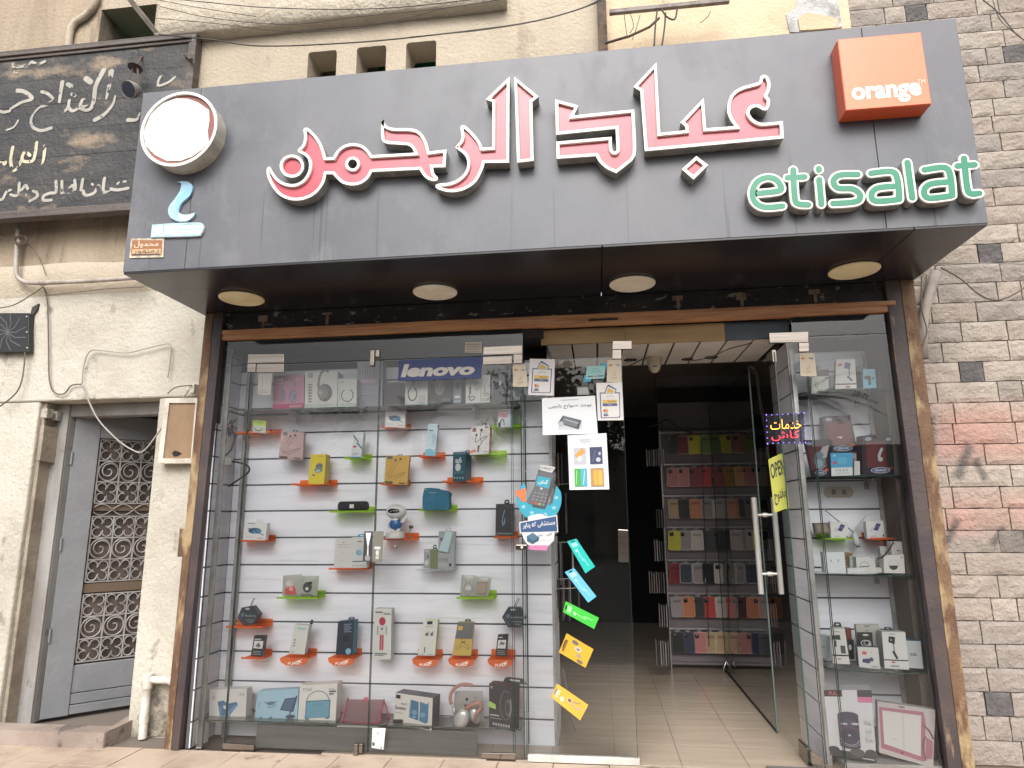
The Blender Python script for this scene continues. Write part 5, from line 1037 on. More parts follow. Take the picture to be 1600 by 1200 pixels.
# corner patches
def patchf(label, quads, cat='glass clamp', name='corner_patch', Y=-.004, m=M_st):
    t = None
    for i, c in enumerate(quads):
        f, cc = c[0], c[1]; q = quad(f, cc, Y-.006*(i % 2))
        if t is None: t = thing(name, label, cat, q[3])
        b = MB(); b.slab(q, (0, .02, 0), m); b.build('steel_plate', parent=t, bevel=.002)
    return t
patchf('steel corner patch at the top left corner of the left window leaf', [('A', (248, 122, 542, 118, 540, 190, 244, 196)), ('A', (242, 198, 310, 197, 306, 270, 240, 270)), ('A', (318, 202, 540, 198, 538, 270, 314, 272))])
patchf('steel corner patch at the top right corner of the right window leaf', [('B', (915, 62, 1230, 48, 1230, 120, 912, 128)), ('B', (912, 143, 1148, 132, 1146, 200, 910, 208)), ('B', (1160, 122, 1230, 122, 1230, 198, 1160, 198))])
patchf('steel shoe at the lower left corner of the left window leaf', [('E', (35, 990, 243, 1005, 237, 1082, 22, 1075))])
patchf('steel shoe at the lower right corner of the right window leaf', [('F', (737, 1054, 968, 1060, 965, 1142, 735, 1132))])
patchf('steel patch at the upper left corner of the open entrance', [('G', (743, 12, 876, 10, 876, 68, 740, 72)), ('G', (742, 73, 804, 72, 804, 136, 740, 137))])
patchf('steel L-shaped patch over the hinge of the open glass door', [('S', (-85, 0, 200, -10, 200, 68, -80, 72)), ('S', (130, 70, 203, 70, 205, 135, 132, 137))])
patchf('narrow steel lock plate on the right edge of the door glass', [('H', (490, 160, 534, 162, 537, 303, 492, 302))], name='lock_plate', cat='lock')
patchf('steel shoe at the floor beside the right display door', [('U', (235, 1075, 330, 1130, 322, 1190, 240, 1165))], name='floor_shoe', Y=.01)
def clamp(label, f, u, v, s=.024, Y=-.01):
    p = at(*fr(f, u, v), Y); b = MB(); b.box(p.x-s, p.x+s*.2, Y-.01, Y+.02, p.z-.055, p.z+.05, M_st); b.box(p.x+s*.4, p.x+s*1.5, Y-.008, Y+.02, p.z-.0, p.z+.05, M_st); b.build('glass_fitting', label=label, cat='hinge', bevel=.004)
clamp('small steel hinge clip at the top joint of the two window leaves', 'A', 1275, 150); clamp('small steel clip at the foot of the joint of the two window leaves', 'E', 935, 1055, .02)
b = MB(); p = at(*fr('D', 1230, 602), -.006); b.box(p.x-.035, p.x+.03, -.014, .012, p.z-.015, p.z+.015, M_st); b.ball(p+Vector((0, -.012, 0)), .008, ink((.7, .7, .7), .2), 8, 6); b.build('cam_lock', label='small chrome window lock left of the round blue sticker', cat='lock', bevel=.004)
for lb, f, u, v in (('clear glass bracket clip near the top of the glass end panel', 'B', 1220, 475), ('clear glass bracket clip right of the black headset box', 'F', 1050, 800), ('upper wire clip on the glass end panel', 'B', 1235, 645), ('lower wire clip on the glass end panel', 'B', 1225, 1065)):
    p = at(*fr(f, u, v), .1); b = MB()
    if 'glass bracket' in lb: b.lathe(p, (1, 0, 0), [(0, -.03), (.016, -.03), (.018, 0), (.014, .01), (.018, .035), (0, .035)], 10, acrylic('acrylic_clear', (.8, .82, .82), .8))
    else: b.tube([p+Vector((-.03, 0, 0)), p+Vector((.02, 0, -.003)), p+Vector((.03, 0, -.012))], .003, 5, M_hs)
    b.build('glass_clip', label=lb, cat='clip', smooth=True)
# glass shelves
M_sh = glassm('shelf_glass', (.86, .92, .90), 1.5, 1.4, dirt=.03)
def shelf(label, pts, z, th=.007):
    t = thing('glass_shelf', label, 'glass shelf', (sum(p[0] for p in pts)/len(pts), sum(p[1] for p in pts)/len(pts), z)); b = MB(); P = [Vector((x, y, z)) for x, y in pts]; b.add(P, [tuple(range(len(P)))], M_sh); b.build('glass_sheet', parent=t)
    b = MB(); n = len(P); b.add(P+[p+Vector((0, 0, -th)) for p in P], [(i, (i+1) % n, n+(i+1) % n, n+i) for i in range(n)], M_ge); b.build('glass_edge', parent=t)
    return t
zT = at(600, 634, .03).z; zB = at(560, 1131, .03).z
shelf('upper glass shelf of the left display, holding headphone boxes', [(-2.36, .03), (-.46, .03), (-.46, SB-.01), (-2.36, SB-.01)], zT)
shelf('lowest glass shelf of the left display, near the floor', [(-2.36, .025), (-.46, .025), (-.46, SB-.01), (-2.36, SB-.01)], zB)
def bracket(x, z, Y=SB, lab=''):
    b = MB(); b.box(x-.012, x+.012, Y-.14, Y-.012, z-.03, z-.009, M_alu); b.box(x-.014, x+.014, Y-.02, Y-.01, z-.07, z+.01, M_alu); b.build('shelf_bracket', label=lab, cat='bracket', bevel=.003)
bracket(at(453, 645, .12).x, zT, lab='grey bracket under the left part of the upper glass shelf'); bracket(at(740, 645, .12).x, zT, lab='grey bracket under the right part of the upper glass shelf')
bracket(at(375, 1138, .12).x, zB, lab='grey bracket under the lowest glass shelf at the left')
def curved(x0, x1, y0, bulge): return [(x0, RB-.01)]+[(x0+(x1-x0)*t/10, y0-bulge*math.sin(math.pi*min(1, t/10*.85))) for t in range(11)]+[(x1, RB-.01)]
RS = [(at(1350, 608, .1).z, 'top'), (at(1350, 743, .1).z, 'second'), (at(1350, 898, .1).z, 'third'), (at(1370, 1048, .1).z, 'lowest')]
for z, nm in RS: shelf('%s curved-front glass shelf of the right display' % nm, curved(1.235, 1.745, .16, .10), z); bracket(at(1345, 640, .3).x, z, RB, lab='metal bracket under the %s glass shelf of the right display' % nm)
b = MB(); b.box(1.235, 1.75, .03, RB, -.0, .035, mat('display_base', (.42, .41, .40), .5, c2=(.33, .32, .3), ns=4)); b.build('plinth', label='low pale base board under the right display', cat='base', bevel=.003)
b = MB(); p = at(1311, 769, RB-.02); P = [Vector((p.x+.085*sx, RB-.016, p.z+.032*sz)) for sx, sz in ((-1, -.3), (-.8, -1), (.8, -1), (1, -.3), (1, .3), (.8, 1), (-.8, 1), (-1, .3))]; b.prism(P, (0, .012, 0), mat('ivory_plate', (.42, .38, .30), .5, c2=(.33, .29, .23)))
for s in (-.03, .03): b.box(p.x+s-.012, p.x+s+.012, RB-.0185, RB-.0165, p.z-.014, p.z+.014, ink((.12, .10, .08)))
b.build('double_socket', label='ivory double wall socket plate in the right display', cat='socket', bevel=.002)

# ================================================================== GOODS, LEFT DISPLAY
W = (.62, .61, .60); K = (.02, .02, .022); G1 = (.28, .28, .28); G2 = (.12, .12, .13); BL = (.03, .13, .25)
def ear(c=(.08, .08, .09), s=1.0): return [('l', [(.2, .25), (.35, .45), (.5, .7), (.62, .88)], .012, c), ('l', [(.2, .25), (.12, .35), (.3, .6), (.42, .82)], .012, c), ('l', [(.2, .22), (.5, .32), (.88, .42), (.6, .25), (.35, .18)], .014, c), ('e', .43, .84, .05, .04, c), ('e', .63, .88, .05, .04, c), ('r', .04, .02, .38, .1, c), ('r', .65, .03, .92, .07, c)]
def phones(c, c2, cx=.55, cy=.5): return [('o', cx, cy+.08, .24, .32, .05, 20, 200, c), ('e', cx+.14, cy-.12, .13, .2, c), ('e', cx+.17, cy-.13, .09, .15, c2), ('e', cx-.18, cy-.08, .08, .19, c), ('e', cx+.19, cy-.14, .05, .09, c)]
def mouse(): return [('e', .48, .52, .3, .16, (.03, .08, .14)), ('e', .58, .48, .2, .12, (.08, .22, .36)), ('l', [(.15, .62), (.4, .6), (.7, .4), (.9, .3)], .03, (.03, .06, .10)), ('r', .1, .88, .45, .93, G1), ('r', .65, .1, .9, .14, (.5, .2, .15)), ('l', [(.1, .2), (.4, .16)], .012, G1)]
def case_lines(c=G1, n=4, x0=.15, x1=.7, y0=.12, dy=.06): return [('r', x0, y0+i*dy, x1-(i % 2)*.15, y0+i*dy+dy*.35, c) for i in range(n)]
FY = .12     # front of goods standing on the ledges
# --- upper shelf
carton('headphone_box', 'pink headphone box with a magenta foot at the left of the upper shelf', 'box', 'A', (457, 300, 705, 290, 705, 560, 452, 572), .10, .10, (.44, .20, .27), [('r', 0, 0, 1, .14, (.35, .03, .11)), *phones((.20, .17, .25), (.28, .25, .34), .5, .48), ('t', 'JBL', .75, .82, .93, .93, (.6, .4, .45)), ('t', 'BRANNEW', .55, .02, .95, .1, (.6, .45, .5)), ('l', [(.12, .93), (.2, .88), (.12, .82)], .02, (.65, .55, .58)), ('l', [(.32, .93), (.24, .88), (.32, .82)], .02, (.65, .55, .58)), ('r', .12, .865, .32, .895, (.65, .55, .58)), ('r', .08, .76, .38, .775, (.65, .55, .58))])
carton('headphone_box', 'large white headphone box printed with a grey over-ear headphone seen from the side', 'box', 'A', (713, 260, 980, 265, 972, 562, 710, 566), .09, .1, (.58, .57, .54), [('o', .62, .62, .2, .42, .07, 60, 190, (.2, .19, .18)), ('e', .62, .42, .23, .24, (.14, .135, .13)), ('e', .56, .42, .16, .2, (.22, .21, .2)), ('e', .5, .42, .07, .08, (.3, .29, .28)), ('r', .1, .82, .25, .95, (.35, .34, .33)), ('r', .0, 0, 1, .12, (.44, .47, .42)), ('t', 'b', .46, .38, .53, .47, (.5, .5, .5)), *[('r', .12, .16+i*.075, .22, .2+i*.075, (.22, .21, .2)) for i in range(7)]])
carton('headphone_box', 'small white box with a thin headband, right of the large headphone box', 'box', 'A', (980, 323, 1135, 322, 1133, 552, 975, 560), .10, .08, (.58, .58, .55), [('o', .52, .42, .3, .22, .05, 120, 420, (.1, .1, .1)), ('t', 'P47', .1, .84, .35, .93, G1), ('r', 0, 0, 1, .15, (.42, .46, .42)), ('r', .1, .2, .14, .7, (.4, .4, .4))])
carton('headphone_box', 'wide mauve grey box with a pink line of print at the upper shelf centre', 'box', 'A', (1140, 185, 1345, 180, 1345, 545, 1137, 548), .16, .08, (.26, .245, .29), [('r', .15, .52, .7, .6, (.5, .33, .43)), *[('r', .15, .28+i*.05, .8, .295+i*.05, (.4, .38, .42)) for i in range(4)], *[('r', .15+.1*i, .66, .2+.1*i, .86, (.36, .35, .38)) for i in range(5)]])
carton('headphone_box', 'dark brown box partly behind the left end of the blue sign', 'box', 'B', (108, 355, 272, 352, 276, 556, 105, 560), .14, .08, (.06, .045, .055), [('r', .1, .1, .9, .13, G2)])
carton('headphone_box', 'white box with a black neckband ring under the blue sign', 'box', 'B', (278, 332, 462, 330, 458, 536, 274, 542), .09, .08, (.55, .54, .51), [('o', .33, .45, .19, .26, .05, 110, 430, K), ('r', 0, 0, .99, .05, (.36, .4, .36)), *[('r', .64, .08+i*.07, .92, .1+i*.07, G1) for i in range(5)], ('r', .6, 0, .61, 1, (.4, .4, .38)), ('r', .3, .75, .42, .95, G1)])
carton('headphone_box', 'dark plum box with a large beige disc under the blue sign', 'box', 'B', (462, 325, 668, 323, 665, 522, 460, 530), .12, .08, (.05, .04, .05), [('e', .47, .72, .22, .38, (.30, .24, .2)), ('e', .47, .72, .19, .33, (.36, .29, .245)), ('e', .47, .72, .07, .1, (.45, .42, .38)), ('r', .06, .4, .09, .9, G1), ('r', .55, .05, .9, .2, G2), ('t', 'beats', .08, .05, .3, .14, (.3, .27, .25))])
carton('headphone_box', 'slim blue grey box between two dark boxes under the blue sign', 'box', 'B', (672, 322, 738, 320, 735, 520, 668, 522), .11, .08, (.19, .22, .27), [('r', .2, .2, .8, .3, W), ('e', .5, .7, .25, .14, (.08, .1, .14)), ('r', .15, .05, .85, .1, (.35, .4, .42))])
carton('headphone_box', 'narrow black box just right of the slim blue grey box', 'box', 'B', (740, 322, 772, 320, 770, 520, 738, 522), .13, .07, (.03, .025, .03), [('r', .2, .1, .8, .9, (.05, .045, .05))])
carton('headphone_box', 'white earphone box lettered NOISE under the right end of the blue sign', 'box', 'B', (773, 300, 896, 298, 892, 518, 770, 524), .08, .07, (.52, .51, .48), [('t', 'NOISE', .06, .86, .9, .96, G2), ('e', .75, .6, .2, .17, (.36, .35, .34)), ('l', [(.3, .6), (.3, .35), (.2, .2), (.5, .25), (.6, .18), (.4, .1), (.25, .15)], .05, K), ('r', .22, .35, .36, .6, G2)])
carton('headphone_box', 'narrow white box with a coiled earphone, next to the dark box at the shelf end', 'box', 'B', (898, 290, 972, 288, 968, 514, 895, 518), .085, .07, (.50, .49, .46), [('l', [(.4, .6), (.4, .42), (.3, .3), (.7, .34), (.8, .26), (.4, .24)], .07, G2), ('t', 'NOISE', .1, .06, .85, .14, G2)])
carton('headphone_box', 'dark plum box with a small silver dot at the right end of the upper shelf', 'box', 'B', (978, 282, 1102, 278, 1095, 512, 974, 520), .10, .09, (.05, .04, .05), [('e', .62, .68, .1, .1, (.4, .4, .4)), ('e', .62, .68, .05, .05, (.6, .6, .6)), ('r', .08, .3, .12, .9, G1)])
# loose accessory packet and paper tag
carton('paper_tag', 'white paper tag with a torn edge hanging under the left corner patch', 'tag', 'A', (330, 280, 448, 278, 430, 455, 328, 450), .004, .001, (.52, .47, .43), [('l', [(.3, .95), (.35, .5), (.3, .3)], .03, (.2, .18, .17)), ('l', [(.6, .95), (.58, .7), (.7, .5)], .03, (.28, .24, .22)), ('r', .1, .08, .8, .14, (.3, .28, .27)), ('r', .15, .2, .6, .24, (.3, .28, .27))])
# --- ledges with goods
LED = [('A', (172, 766, 497, 800), 'o', 'long orange ledge highest at the far left of the display', 0), ('A', (635, 1184, 950, 1215), 'o', 'orange ledge under the yellow earphone box', 0), ('A', (1063, 972, 1238, 995), 'g', 'short green ledge under the slim white box', 0),
 ('B', (112, 722, 308, 765), 'o', 'orange ledge under the upper mouse box', 0), ('B', (400, 955, 592, 985), 'o', 'orange ledge under the slim pale blue box', 0), ('B', (830, 942, 1100, 970), 'g', 'green ledge under the orange-sided earphone box', 0), ('B', (985, 718, 1255, 745), 'g', 'green ledge at the upper right beside the glass end panel', 0),
 ('B', (105, 1182, 302, 1200), 'o', 'orange ledge under the mustard neckband box', 0), ('B', (600, 1162, 905, 1195), 'o', 'orange ledge under the dark teal box', 0), ('C', (945, 308, 1265, 325), 'g', 'green ledge under the black cylinder speaker', 0),
 ('C', (200, 543, 440, 560), 'o', 'orange ledge under the lower mouse box at the left', 0), ('C', (940, 768, 1242, 775), 'o', 'orange ledge under the two white boxes', 0), ('C', (522, 1002, 852, 1012), 'g', 'green ledge under the red and black packets', 0),
 ('E', (95, 200, 340, 215), 'o', 'orange ledge under the left hexagonal box', 0), ('D', (104, 527, 372, 545), 'o', 'orange ledge carrying the toy robot', 0), ('D', (408, 296, 690, 315), 'g', 'green ledge under the blue speaker', 0), ('D', (1014, 514, 1195, 530), 'o', 'orange ledge under the black cable box', 0),
 ('D', (715, 1003, 1015, 1012), 'g', 'green ledge under the pale watch-strap packets', 0), ('D', (385, 776, 690, 782), 'c', 'clear ledge under the grey boxes', 0),
 ('E', (195, 405, 337, 425), 'o', 'orange ledge under the left small black adapter box', 0), ('E', (450, 402, 640, 448), 'o', 'leftmost orange ledge with a printed leaping-cat logo', 1), ('E', (766, 402, 945, 440), 'o', 'orange logo ledge under the navy box', 1), ('F', (293, 410, 466, 455), 'o', 'orange logo ledge under the white in-ear box', 1), ('F', (530, 410, 706, 458), 'o', 'orange logo ledge under the grey and yellow box', 1), ('F', (790, 412, 960, 458), 'o', 'rightmost orange logo ledge, under the small black box', 1)]
for f, c, col, lb, lg in LED: tray(f, c, col, lb, logo=bool(lg))
carton('earphone_box', 'small white box with a lime top on the long orange ledge', 'box', 'A', (288, 658, 395, 668, 392, 764, 286, 762), FY, .06, (.48, .48, .42), [('r', 0, .6, 1, 1, (.38, .52, .03)), ('o', .45, .38, .28, .22, .06, 180, 360, K), ('r', .2, .78, .8, .84, (.2, .3, .03))])
carton('neckband_box', 'pink neckband earphone box hanging at the upper left', 'box', 'A', (520, 752, 706, 760, 690, 985, 497, 975), FY, .03, (.45, .31, .30), [('r', .08, .86, .28, .97, G2), *ear((.10, .07, .07))], tab=(.4, .65, .09), tabcol=G2)
carton('earphone_box', 'yellow earbuds box with a grey charging case picture', 'box', 'A', (762, 940, 885, 938, 868, 1182, 738, 1182), FY, .07, (.62, .49, .04), [('e', .62, .6, .24, .1, (.12, .14, .15)), ('e', .58, .47, .27, .1, (.16, .2, .2)), ('e', .55, .44, .17, .05, (.35, .4, .38)), ('e', .3, .3, .1, .03, G2), ('r', .55, .92, .85, .95, (.3, .25, .05))], side=(.55, .42, .03), tab=(.35, .75, .10), tabcol=(.6, .58, .54))
carton('cable_box', 'slim white cable box with a blue strip on the short green ledge', 'box', 'A', (1113, 765, 1190, 760, 1170, 970, 1085, 972), FY, .05, (.52, .56, .57), [('l', [(.0, .9), (.3, .75), (.55, .65)], .1, K), ('l', [(.45, .6), (.7, .5), (.95, .38)], .12, (.04, .08, .14)), ('r', .1, .42, .42, .5, (.5, .05, .05)), ('t', 'ECO', .2, .14, .7, .2, G2), ('r', 0, 0, 1, .05, (.05, .15, .25))])
carton('mouse_box', 'white box with a blue mouse, upper one near the top middle', 'box', 'B', (118, 578, 280, 580, 275, 720, 113, 716), FY, .05, W, mouse())
carton('cable_box', 'slim pale blue box on an orange ledge in the upper middle', 'box', 'B', (463, 690, 545, 692, 520, 956, 437, 950), FY, .05, (.44, .56, .62), [('r', 0, .0, 1, .22, (.12, .38, .48)), ('l', [(.05, .2), (.5, .26), (.95, .16)], .08, (.6, .66, .68)), ('r', .15, .78, .6, .81, K), *[('r', .55, .35+.06*i, .85, .37+.06*i, (.25, .4, .5)) for i in range(6)]])
carton('earphone_box', 'white box with an orange side and black earphones at the upper right', 'box', 'B', (818, 718, 970, 700, 958, 935, 803, 945), (FY, FY-.01), .06, (.60, .57, .55), [('r', .06, .82, .27, .96, (.2, .05, .05)), ('l', [(.3, .7), (.25, .45), (.45, .5), (.75, .62), (.88, .6), (.7, .5), (.5, .3), (.45, .1)], .03, K), ('l', [(.55, .85), (.5, .6), (.6, .45)], .03, K), ('e', .56, .86, .07, .05, K), ('e', .3, .7, .06, .05, K), ('r', .4, .08, .48, .32, K), ('p', [(.02, .06), (.35, .1), (.28, .2), (.02, .14)], (.6, .15, .06)), ('r', .7, .08, .95, .1, G1), ('r', .75, .93, .92, .96, K)], side=(.50, .14, .05), tab=(.38, .72, .15), tabcol=G2)
carton('earphone_box', 'small white box with a pink top and blue side near the glass end panel', 'box', 'B', (1040, 572, 1150, 570, 1150, 715, 1030, 718), FY, .05, (.48, .50, .53), [('r', .0, .55, .7, .95, (.42, .16, .2)), ('o', .3, .1, .15, .35, .05, 0, 180, K), ('r', .05, .0, .2, .25, K), ('r', .9, 0, 1, 1, (.07, .28, .36)), ('r', .1, .8, .6, .85, (.55, .4, .42))])
carton('neckband_box', 'mustard yellow neckband earphone box on an orange ledge', 'box', 'B', (122, 948, 313, 950, 292, 1188, 105, 1180), FY, .035, (.52, .32, .07), [('r', .05, .88, .28, .98, G2), *ear((.12, .08, .04))], side=(.42, .25, .05), tab=(.42, .66, .06), tabcol=G2)
carton('earbuds_box', 'dark teal earbuds box with white earbuds printed on it', 'box', 'B', (668, 922, 770, 915, 765, 1162, 664, 1160), (FY, FY-.02), .09, (.015, .07, .10), [('e', .42, .48, .22, .13, (.5, .52, .53)), ('r', .22, .4, .62, .56, (.5, .52, .53)), ('t', 'a6', .2, .62, .72, .82, (.5, .52, .53), .03), ('t', 'LENOVO', .08, .26, .9, .36, (.16, .28, .32)), *[('e', .15+.23*i, .12, .06, .03, (.3, .4, .42)) for i in range(4)], ('r', .1, .9, .8, .93, (.05, .14, .18))], tab=(.5, .95, .09))
t = thing('bluetooth_speaker', 'black cylindrical speaker lying on a green ledge', 'speaker', at(*fr('C', 1092, 308), FY)); a = at(*fr('C', 975, 265), FY); c = at(*fr('C', 1212, 265), FY); rd = (at(*fr('C', 1092, 225), FY)-at(*fr('C', 1092, 308), FY)).z/2
b = MB(); cz = (at(*fr('C', 1092, 266), FY)).z; b.lathe((a.x, FY+rd, cz), (1, 0, 0), [(0, .0), (rd*.75, .0), (rd*.95, .006), (rd, .02), (rd, c.x-a.x-.02), (rd*.95, c.x-a.x-.006), (rd*.75, c.x-a.x), (0, c.x-a.x)], 24, mat('speaker_mesh', (.025, .025, .028), .7, bump=.8, bs=400)); b.build('speaker_body', parent=t, smooth=True)
b = MB(); m_ = (a.x+c.x)/2; b.box(m_-.014, m_+.014, FY-.003, FY+.004, cz-.012, cz+.012, ink((.6, .58, .55), .3)); b.build('badge', parent=t, bevel=.002)
carton('mouse_box', 'white box with a blue mouse on the lower ledge at the far left', 'box', 'C', (232, 390, 406, 402, 388, 545, 203, 540), FY, .04, W, mouse(), tab=(.32, .68, .15), tabcol=(.6, .6, .6))
carton('adapter_box', 'plain white box on the left of a pair standing on an orange ledge', 'box', 'C', (962, 530, 1093, 530, 1088, 770, 948, 768), FY, .05, (.56, .54, .52), [('l', [(.15, .8), (.85, .78)], .02, G1), ('l', [(.2, .72), (.8, .7)], .02, G1), ('e', .52, .87, .05, .03, G1), ('r', .4, .5, .65, .52, (.45, .44, .43)), ('r', .3, .25, .6, .27, (.45, .44, .43))])
carton('adapter_box', 'white box with a blue picture, right one of a pair on an orange ledge', 'box', 'C', (1096, 520, 1192, 520, 1218, 768, 1083, 772), FY-.01, .05, (.54, .54, .53), [('e', .55, .5, .22, .1, (.2, .35, .45)), ('r', .45, .84, .85, .88, (.25, .2, .18)), ('r', .1, .2, .8, .23, (.08, .08, .1)), *[('r', .12+.17*i, .06, .2+.17*i, .1, G1) for i in range(5)], ('p', [(.55, .45), (.8, .42), (.75, .62), (.6, .6)], (.25, .4, .5))], tab=(.25, 1, .1), tabcol=(.08, .25, .42))
carton('film_pack', 'black screen-film pack with a white triangle stuck on the window joint', 'packet', 'C', (1197, 470, 1268, 470, 1258, 720, 1184, 716), -.004, .002, (.035, .035, .04), [('p', [(.15, .95), (.8, .95), (.55, .5), (.6, .1), (.45, .1), (.45, .5)], (.6, .6, .6)), ('e', .5, .12, .3, .1, (.2, .2, .2))])
carton('film_pack', 'olive screen-film pack right beside the black one on the glass', 'packet', 'C', (1270, 470, 1356, 470, 1342, 724, 1262, 722), -.004, .002, (.14, .14, .115), [('r', .15, .42, .75, .5, (.5, .5, .48)), ('r', .35, .1, .65, .4, (.32, .32, .3)), ('e', .45, .3, .14, .06, (.5, .5, .48)), ('e', .45, .14, .14, .04, (.45, .45, .43))])
def packet(label, f, c, Y, col, G, name='packet'):
    q = quad(f, c, Y); t = thing(name, label, 'packet', q[3]); b = MB(); n = 8; vs = []
    for sgn in (1, -1):
        for j in range(n+1):
            for i in range(n+1):
                u, v = i/n, j/n; e = (1-(2*u-1)**4)*(1-(2*v-1)**4); p = bil(q, u, v); vs.append(p+Vector((0, -sgn*(.002+.010*e)+(noise.noise(p*60)*.006*e), 0)))
    k = n+1; F = [(s*k*k+j*k+i, s*k*k+j*k+i+1, s*k*k+(j+1)*k+i+1, s*k*k+(j+1)*k+i) for s in (0, 1) for j in range(n) for i in range(n)]
    b.add(vs, F, acrylic('plastic_bag_%d' % int(col[0]*100), col, .25, .12)); b.build('bag', parent=t, smooth='all')
    if G: g = MB(); q3 = [p+Vector((0, -.013, 0)) for p in q]; face_gfx(g, q3, Vector((0, -1, 0)), G); g.build('contents', parent=t)
    return t
packet('clear bag holding a red bear-shaped case, left one on the green ledge', 'C', (535, 832, 688, 822, 685, 1000, 528, 998), FY, (.62, .62, .58), [('e', .45, .3, .28, .22, (.45, .07, .06)), ('e', .42, .6, .2, .14, (.55, .5, .48)), ('e', .5, .35, .12, .1, (.6, .3, .28)), ('e', .3, .16, .12, .08, (.5, .08, .07)), ('e', .65, .16, .12, .08, (.5, .08, .07))])
packet('clear bag holding a black bear-shaped case with a carabiner, right one on the green ledge', 'C', (690, 835, 826, 835, 810, 1000, 686, 1000), FY-.005, (.58, .60, .54), [('e', .4, .45, .28, .26, (.05, .05, .05)), ('e', .38, .38, .1, .08, (.6, .58, .55)), ('r', .45, .6, .68, .72, K), ('l', [(.0, .1), (.2, .06), (.5, .1), (.8, .04)], .04, K)])
packet('clear bag with a grey bear-shaped case on the green ledge at the right', 'D', (740, 825, 858, 830, 850, 1002, 724, 1000), FY, (.62, .62, .57), [('o', .5, .38, .27, .26, .07, 0, 360, (.3, .3, .3)), ('r', .38, .3, .7, .48, (.55, .55, .53)), ('e', .35, .72, .08, .06, (.35, .35, .33)), ('e', .65, .7, .08, .06, (.35, .35, .33))])
packet('clear bag with a brown square case on the green ledge at the right', 'D', (858, 838, 982, 845, 955, 1004, 850, 1002), FY-.005, (.62, .62, .56), [('r', .1, .12, .8, .75, (.25, .2, .16)), ('r', .18, .2, .72, .68, (.32, .26, .2))])
def hexbox(label, f, cx, cy, r, rz=0):
    p = at(*fr(f, cx, cy), FY); s = r/FR[f][2]*.0041; t = thing('cable_tin', label, 'box', p-Vector((0, 0, s)))
    P = [p+Vector((s*1.12*math.cos(R(60*k+rz)), -.002, s*math.sin(R(60*k+rz)))) for k in range(6)]
    b = MB(); b.prism(P, (0, .045, 0), ink((.035, .04, .048), .35)); b.build('tin_body', parent=t, bevel=.003)
    q = [p+Vector((-s, -.003, s)), p+Vector((s, -.003, s)), p+Vector((s, -.003, -s)), p+Vector((-s, -.003, -s))]
    b = MB(); face_gfx(b, q, Vector((0, -1, 0)), [('e', .45, .83, .12, .05, (.4, .4, .4)), ('e', .22, .55, .09, .1, (.09, .15, .18)), ('t', 'Earphone', .38, .44, .9, .56, (.35, .37, .38)), ('r', .4, .3, .85, .33, G1), ('r', .5, .2, .8, .23, G1), ('l', [(.05, .5), (.3, .15)], .02, (.12, .18, .2)), ('l', [(.7, .12), (.95, .5)], .02, (.12, .18, .2))]); b.build('printed_front', parent=t)
    b = MB(); b.tube([p+Vector((0, .02, s*.9)), p+Vector((.008, .02, s*1.3)), p+Vector((.022, .015, s*1.65)), p+Vector((.03, .01, s*1.55)), p+Vector((.018, .01, s*1.2)), p+Vector((.006, .018, s*.88))], .0022, 5, ink((.1, .11, .11))); b.build('cord_loop', parent=t, smooth='all')
hexbox('hexagonal black cable tin with a cord loop at the lower left', 'E', 205, 138, 66, 10); hexbox('hexagonal black cable tin with a cord loop at the lower right beside the glass end', 'F', 957, 148, 68, 0)
# toy robot
t = thing('toy_robot', 'white toy robot with a black visor and blue overalls waving on an orange ledge', 'toy robot', at(*fr('D', 195, 525), FY)); FRX = lambda u, v, Y=FY: at(*fr('D', u, v), Y)
sc_ = .0041/5.22; WP = ink((.62, .60, .58), .3)
b = MB(); b.lathe(FRX(195, 527, FY+.0)+Vector((0, .0, 0)), (0, 0, 1), [(0, 0), (74*sc_, 0), (76*sc_, .006), (72*sc_, .032), (60*sc_, .038), (0, .038)], 24, WP); b.build('round_base', parent=t, smooth=True)
b = MB(); b.ball(FRX(205, 312), (82*sc_, 62*sc_, 58*sc_), WP, 20, 14); b.ball(FRX(160, 262), (12*sc_, 12*sc_, 16*sc_), WP); b.build('head', parent=t, smooth='all')
b = MB(); b.ball(FRX(196, 308, FY-.017), (64*sc_, 44*sc_, 34*sc_), ink((.015, .015, .018), .12), 20, 12); b.build('visor', parent=t, smooth='all')
b = MB()
for u in (172, 222): b.tube([FRX(u-18, 312, FY-.0555), FRX(u, 300, FY-.058), FRX(u+16, 310, FY-.0555)], .0018, 5, ink((.3, .32, .35)))
b.build('eyes', parent=t)
b = MB(); b.ball(FRX(200, 412), (50*sc_, 42*sc_, 48*sc_), ink((.02, .10, .28), .3), 18, 12); b.build('overalls', parent=t, smooth='all')
b = MB(); b.ball(FRX(200, 378, FY-.004), (30*sc_, 34*sc_, 14*sc_), WP, 14, 8); b.build('bib', parent=t, smooth='all')
b = MB(); b.tube([FRX(242, 395), FRX(262, 392), FRX(278, 372)], [.011, .012, .010], 10, WP); b.ball(FRX(280, 368), 14*sc_, WP); b.build('arm', parent=t, smooth='all')
b = MB(); b.tube([FRX(160, 392), FRX(150, 410), FRX(148, 432)], [.010, .011, .009], 10, WP); b.ball(FRX(148, 436), 12*sc_, WP); b.build('arm', parent=t, smooth='all')
for u in (180, 220): b = MB(); b.tube([FRX(u, 445), FRX(u, 480)], [.014, .016], 12, WP); b.ball(FRX(u, 472, FY-.006), (20*sc_, 24*sc_, 14*sc_), WP); b.build('leg', parent=t, smooth='all')
t = thing('lens_gadget', 'tiny clip-on lens gadget standing beside the toy robot', 'gadget', FRX(318, 525)); b = MB(); b.ball(FRX(325, 435), (20*sc_, .01, 14*sc_), ink((.08, .08, .05), .2)); b.build('lens', parent=t, smooth='all')
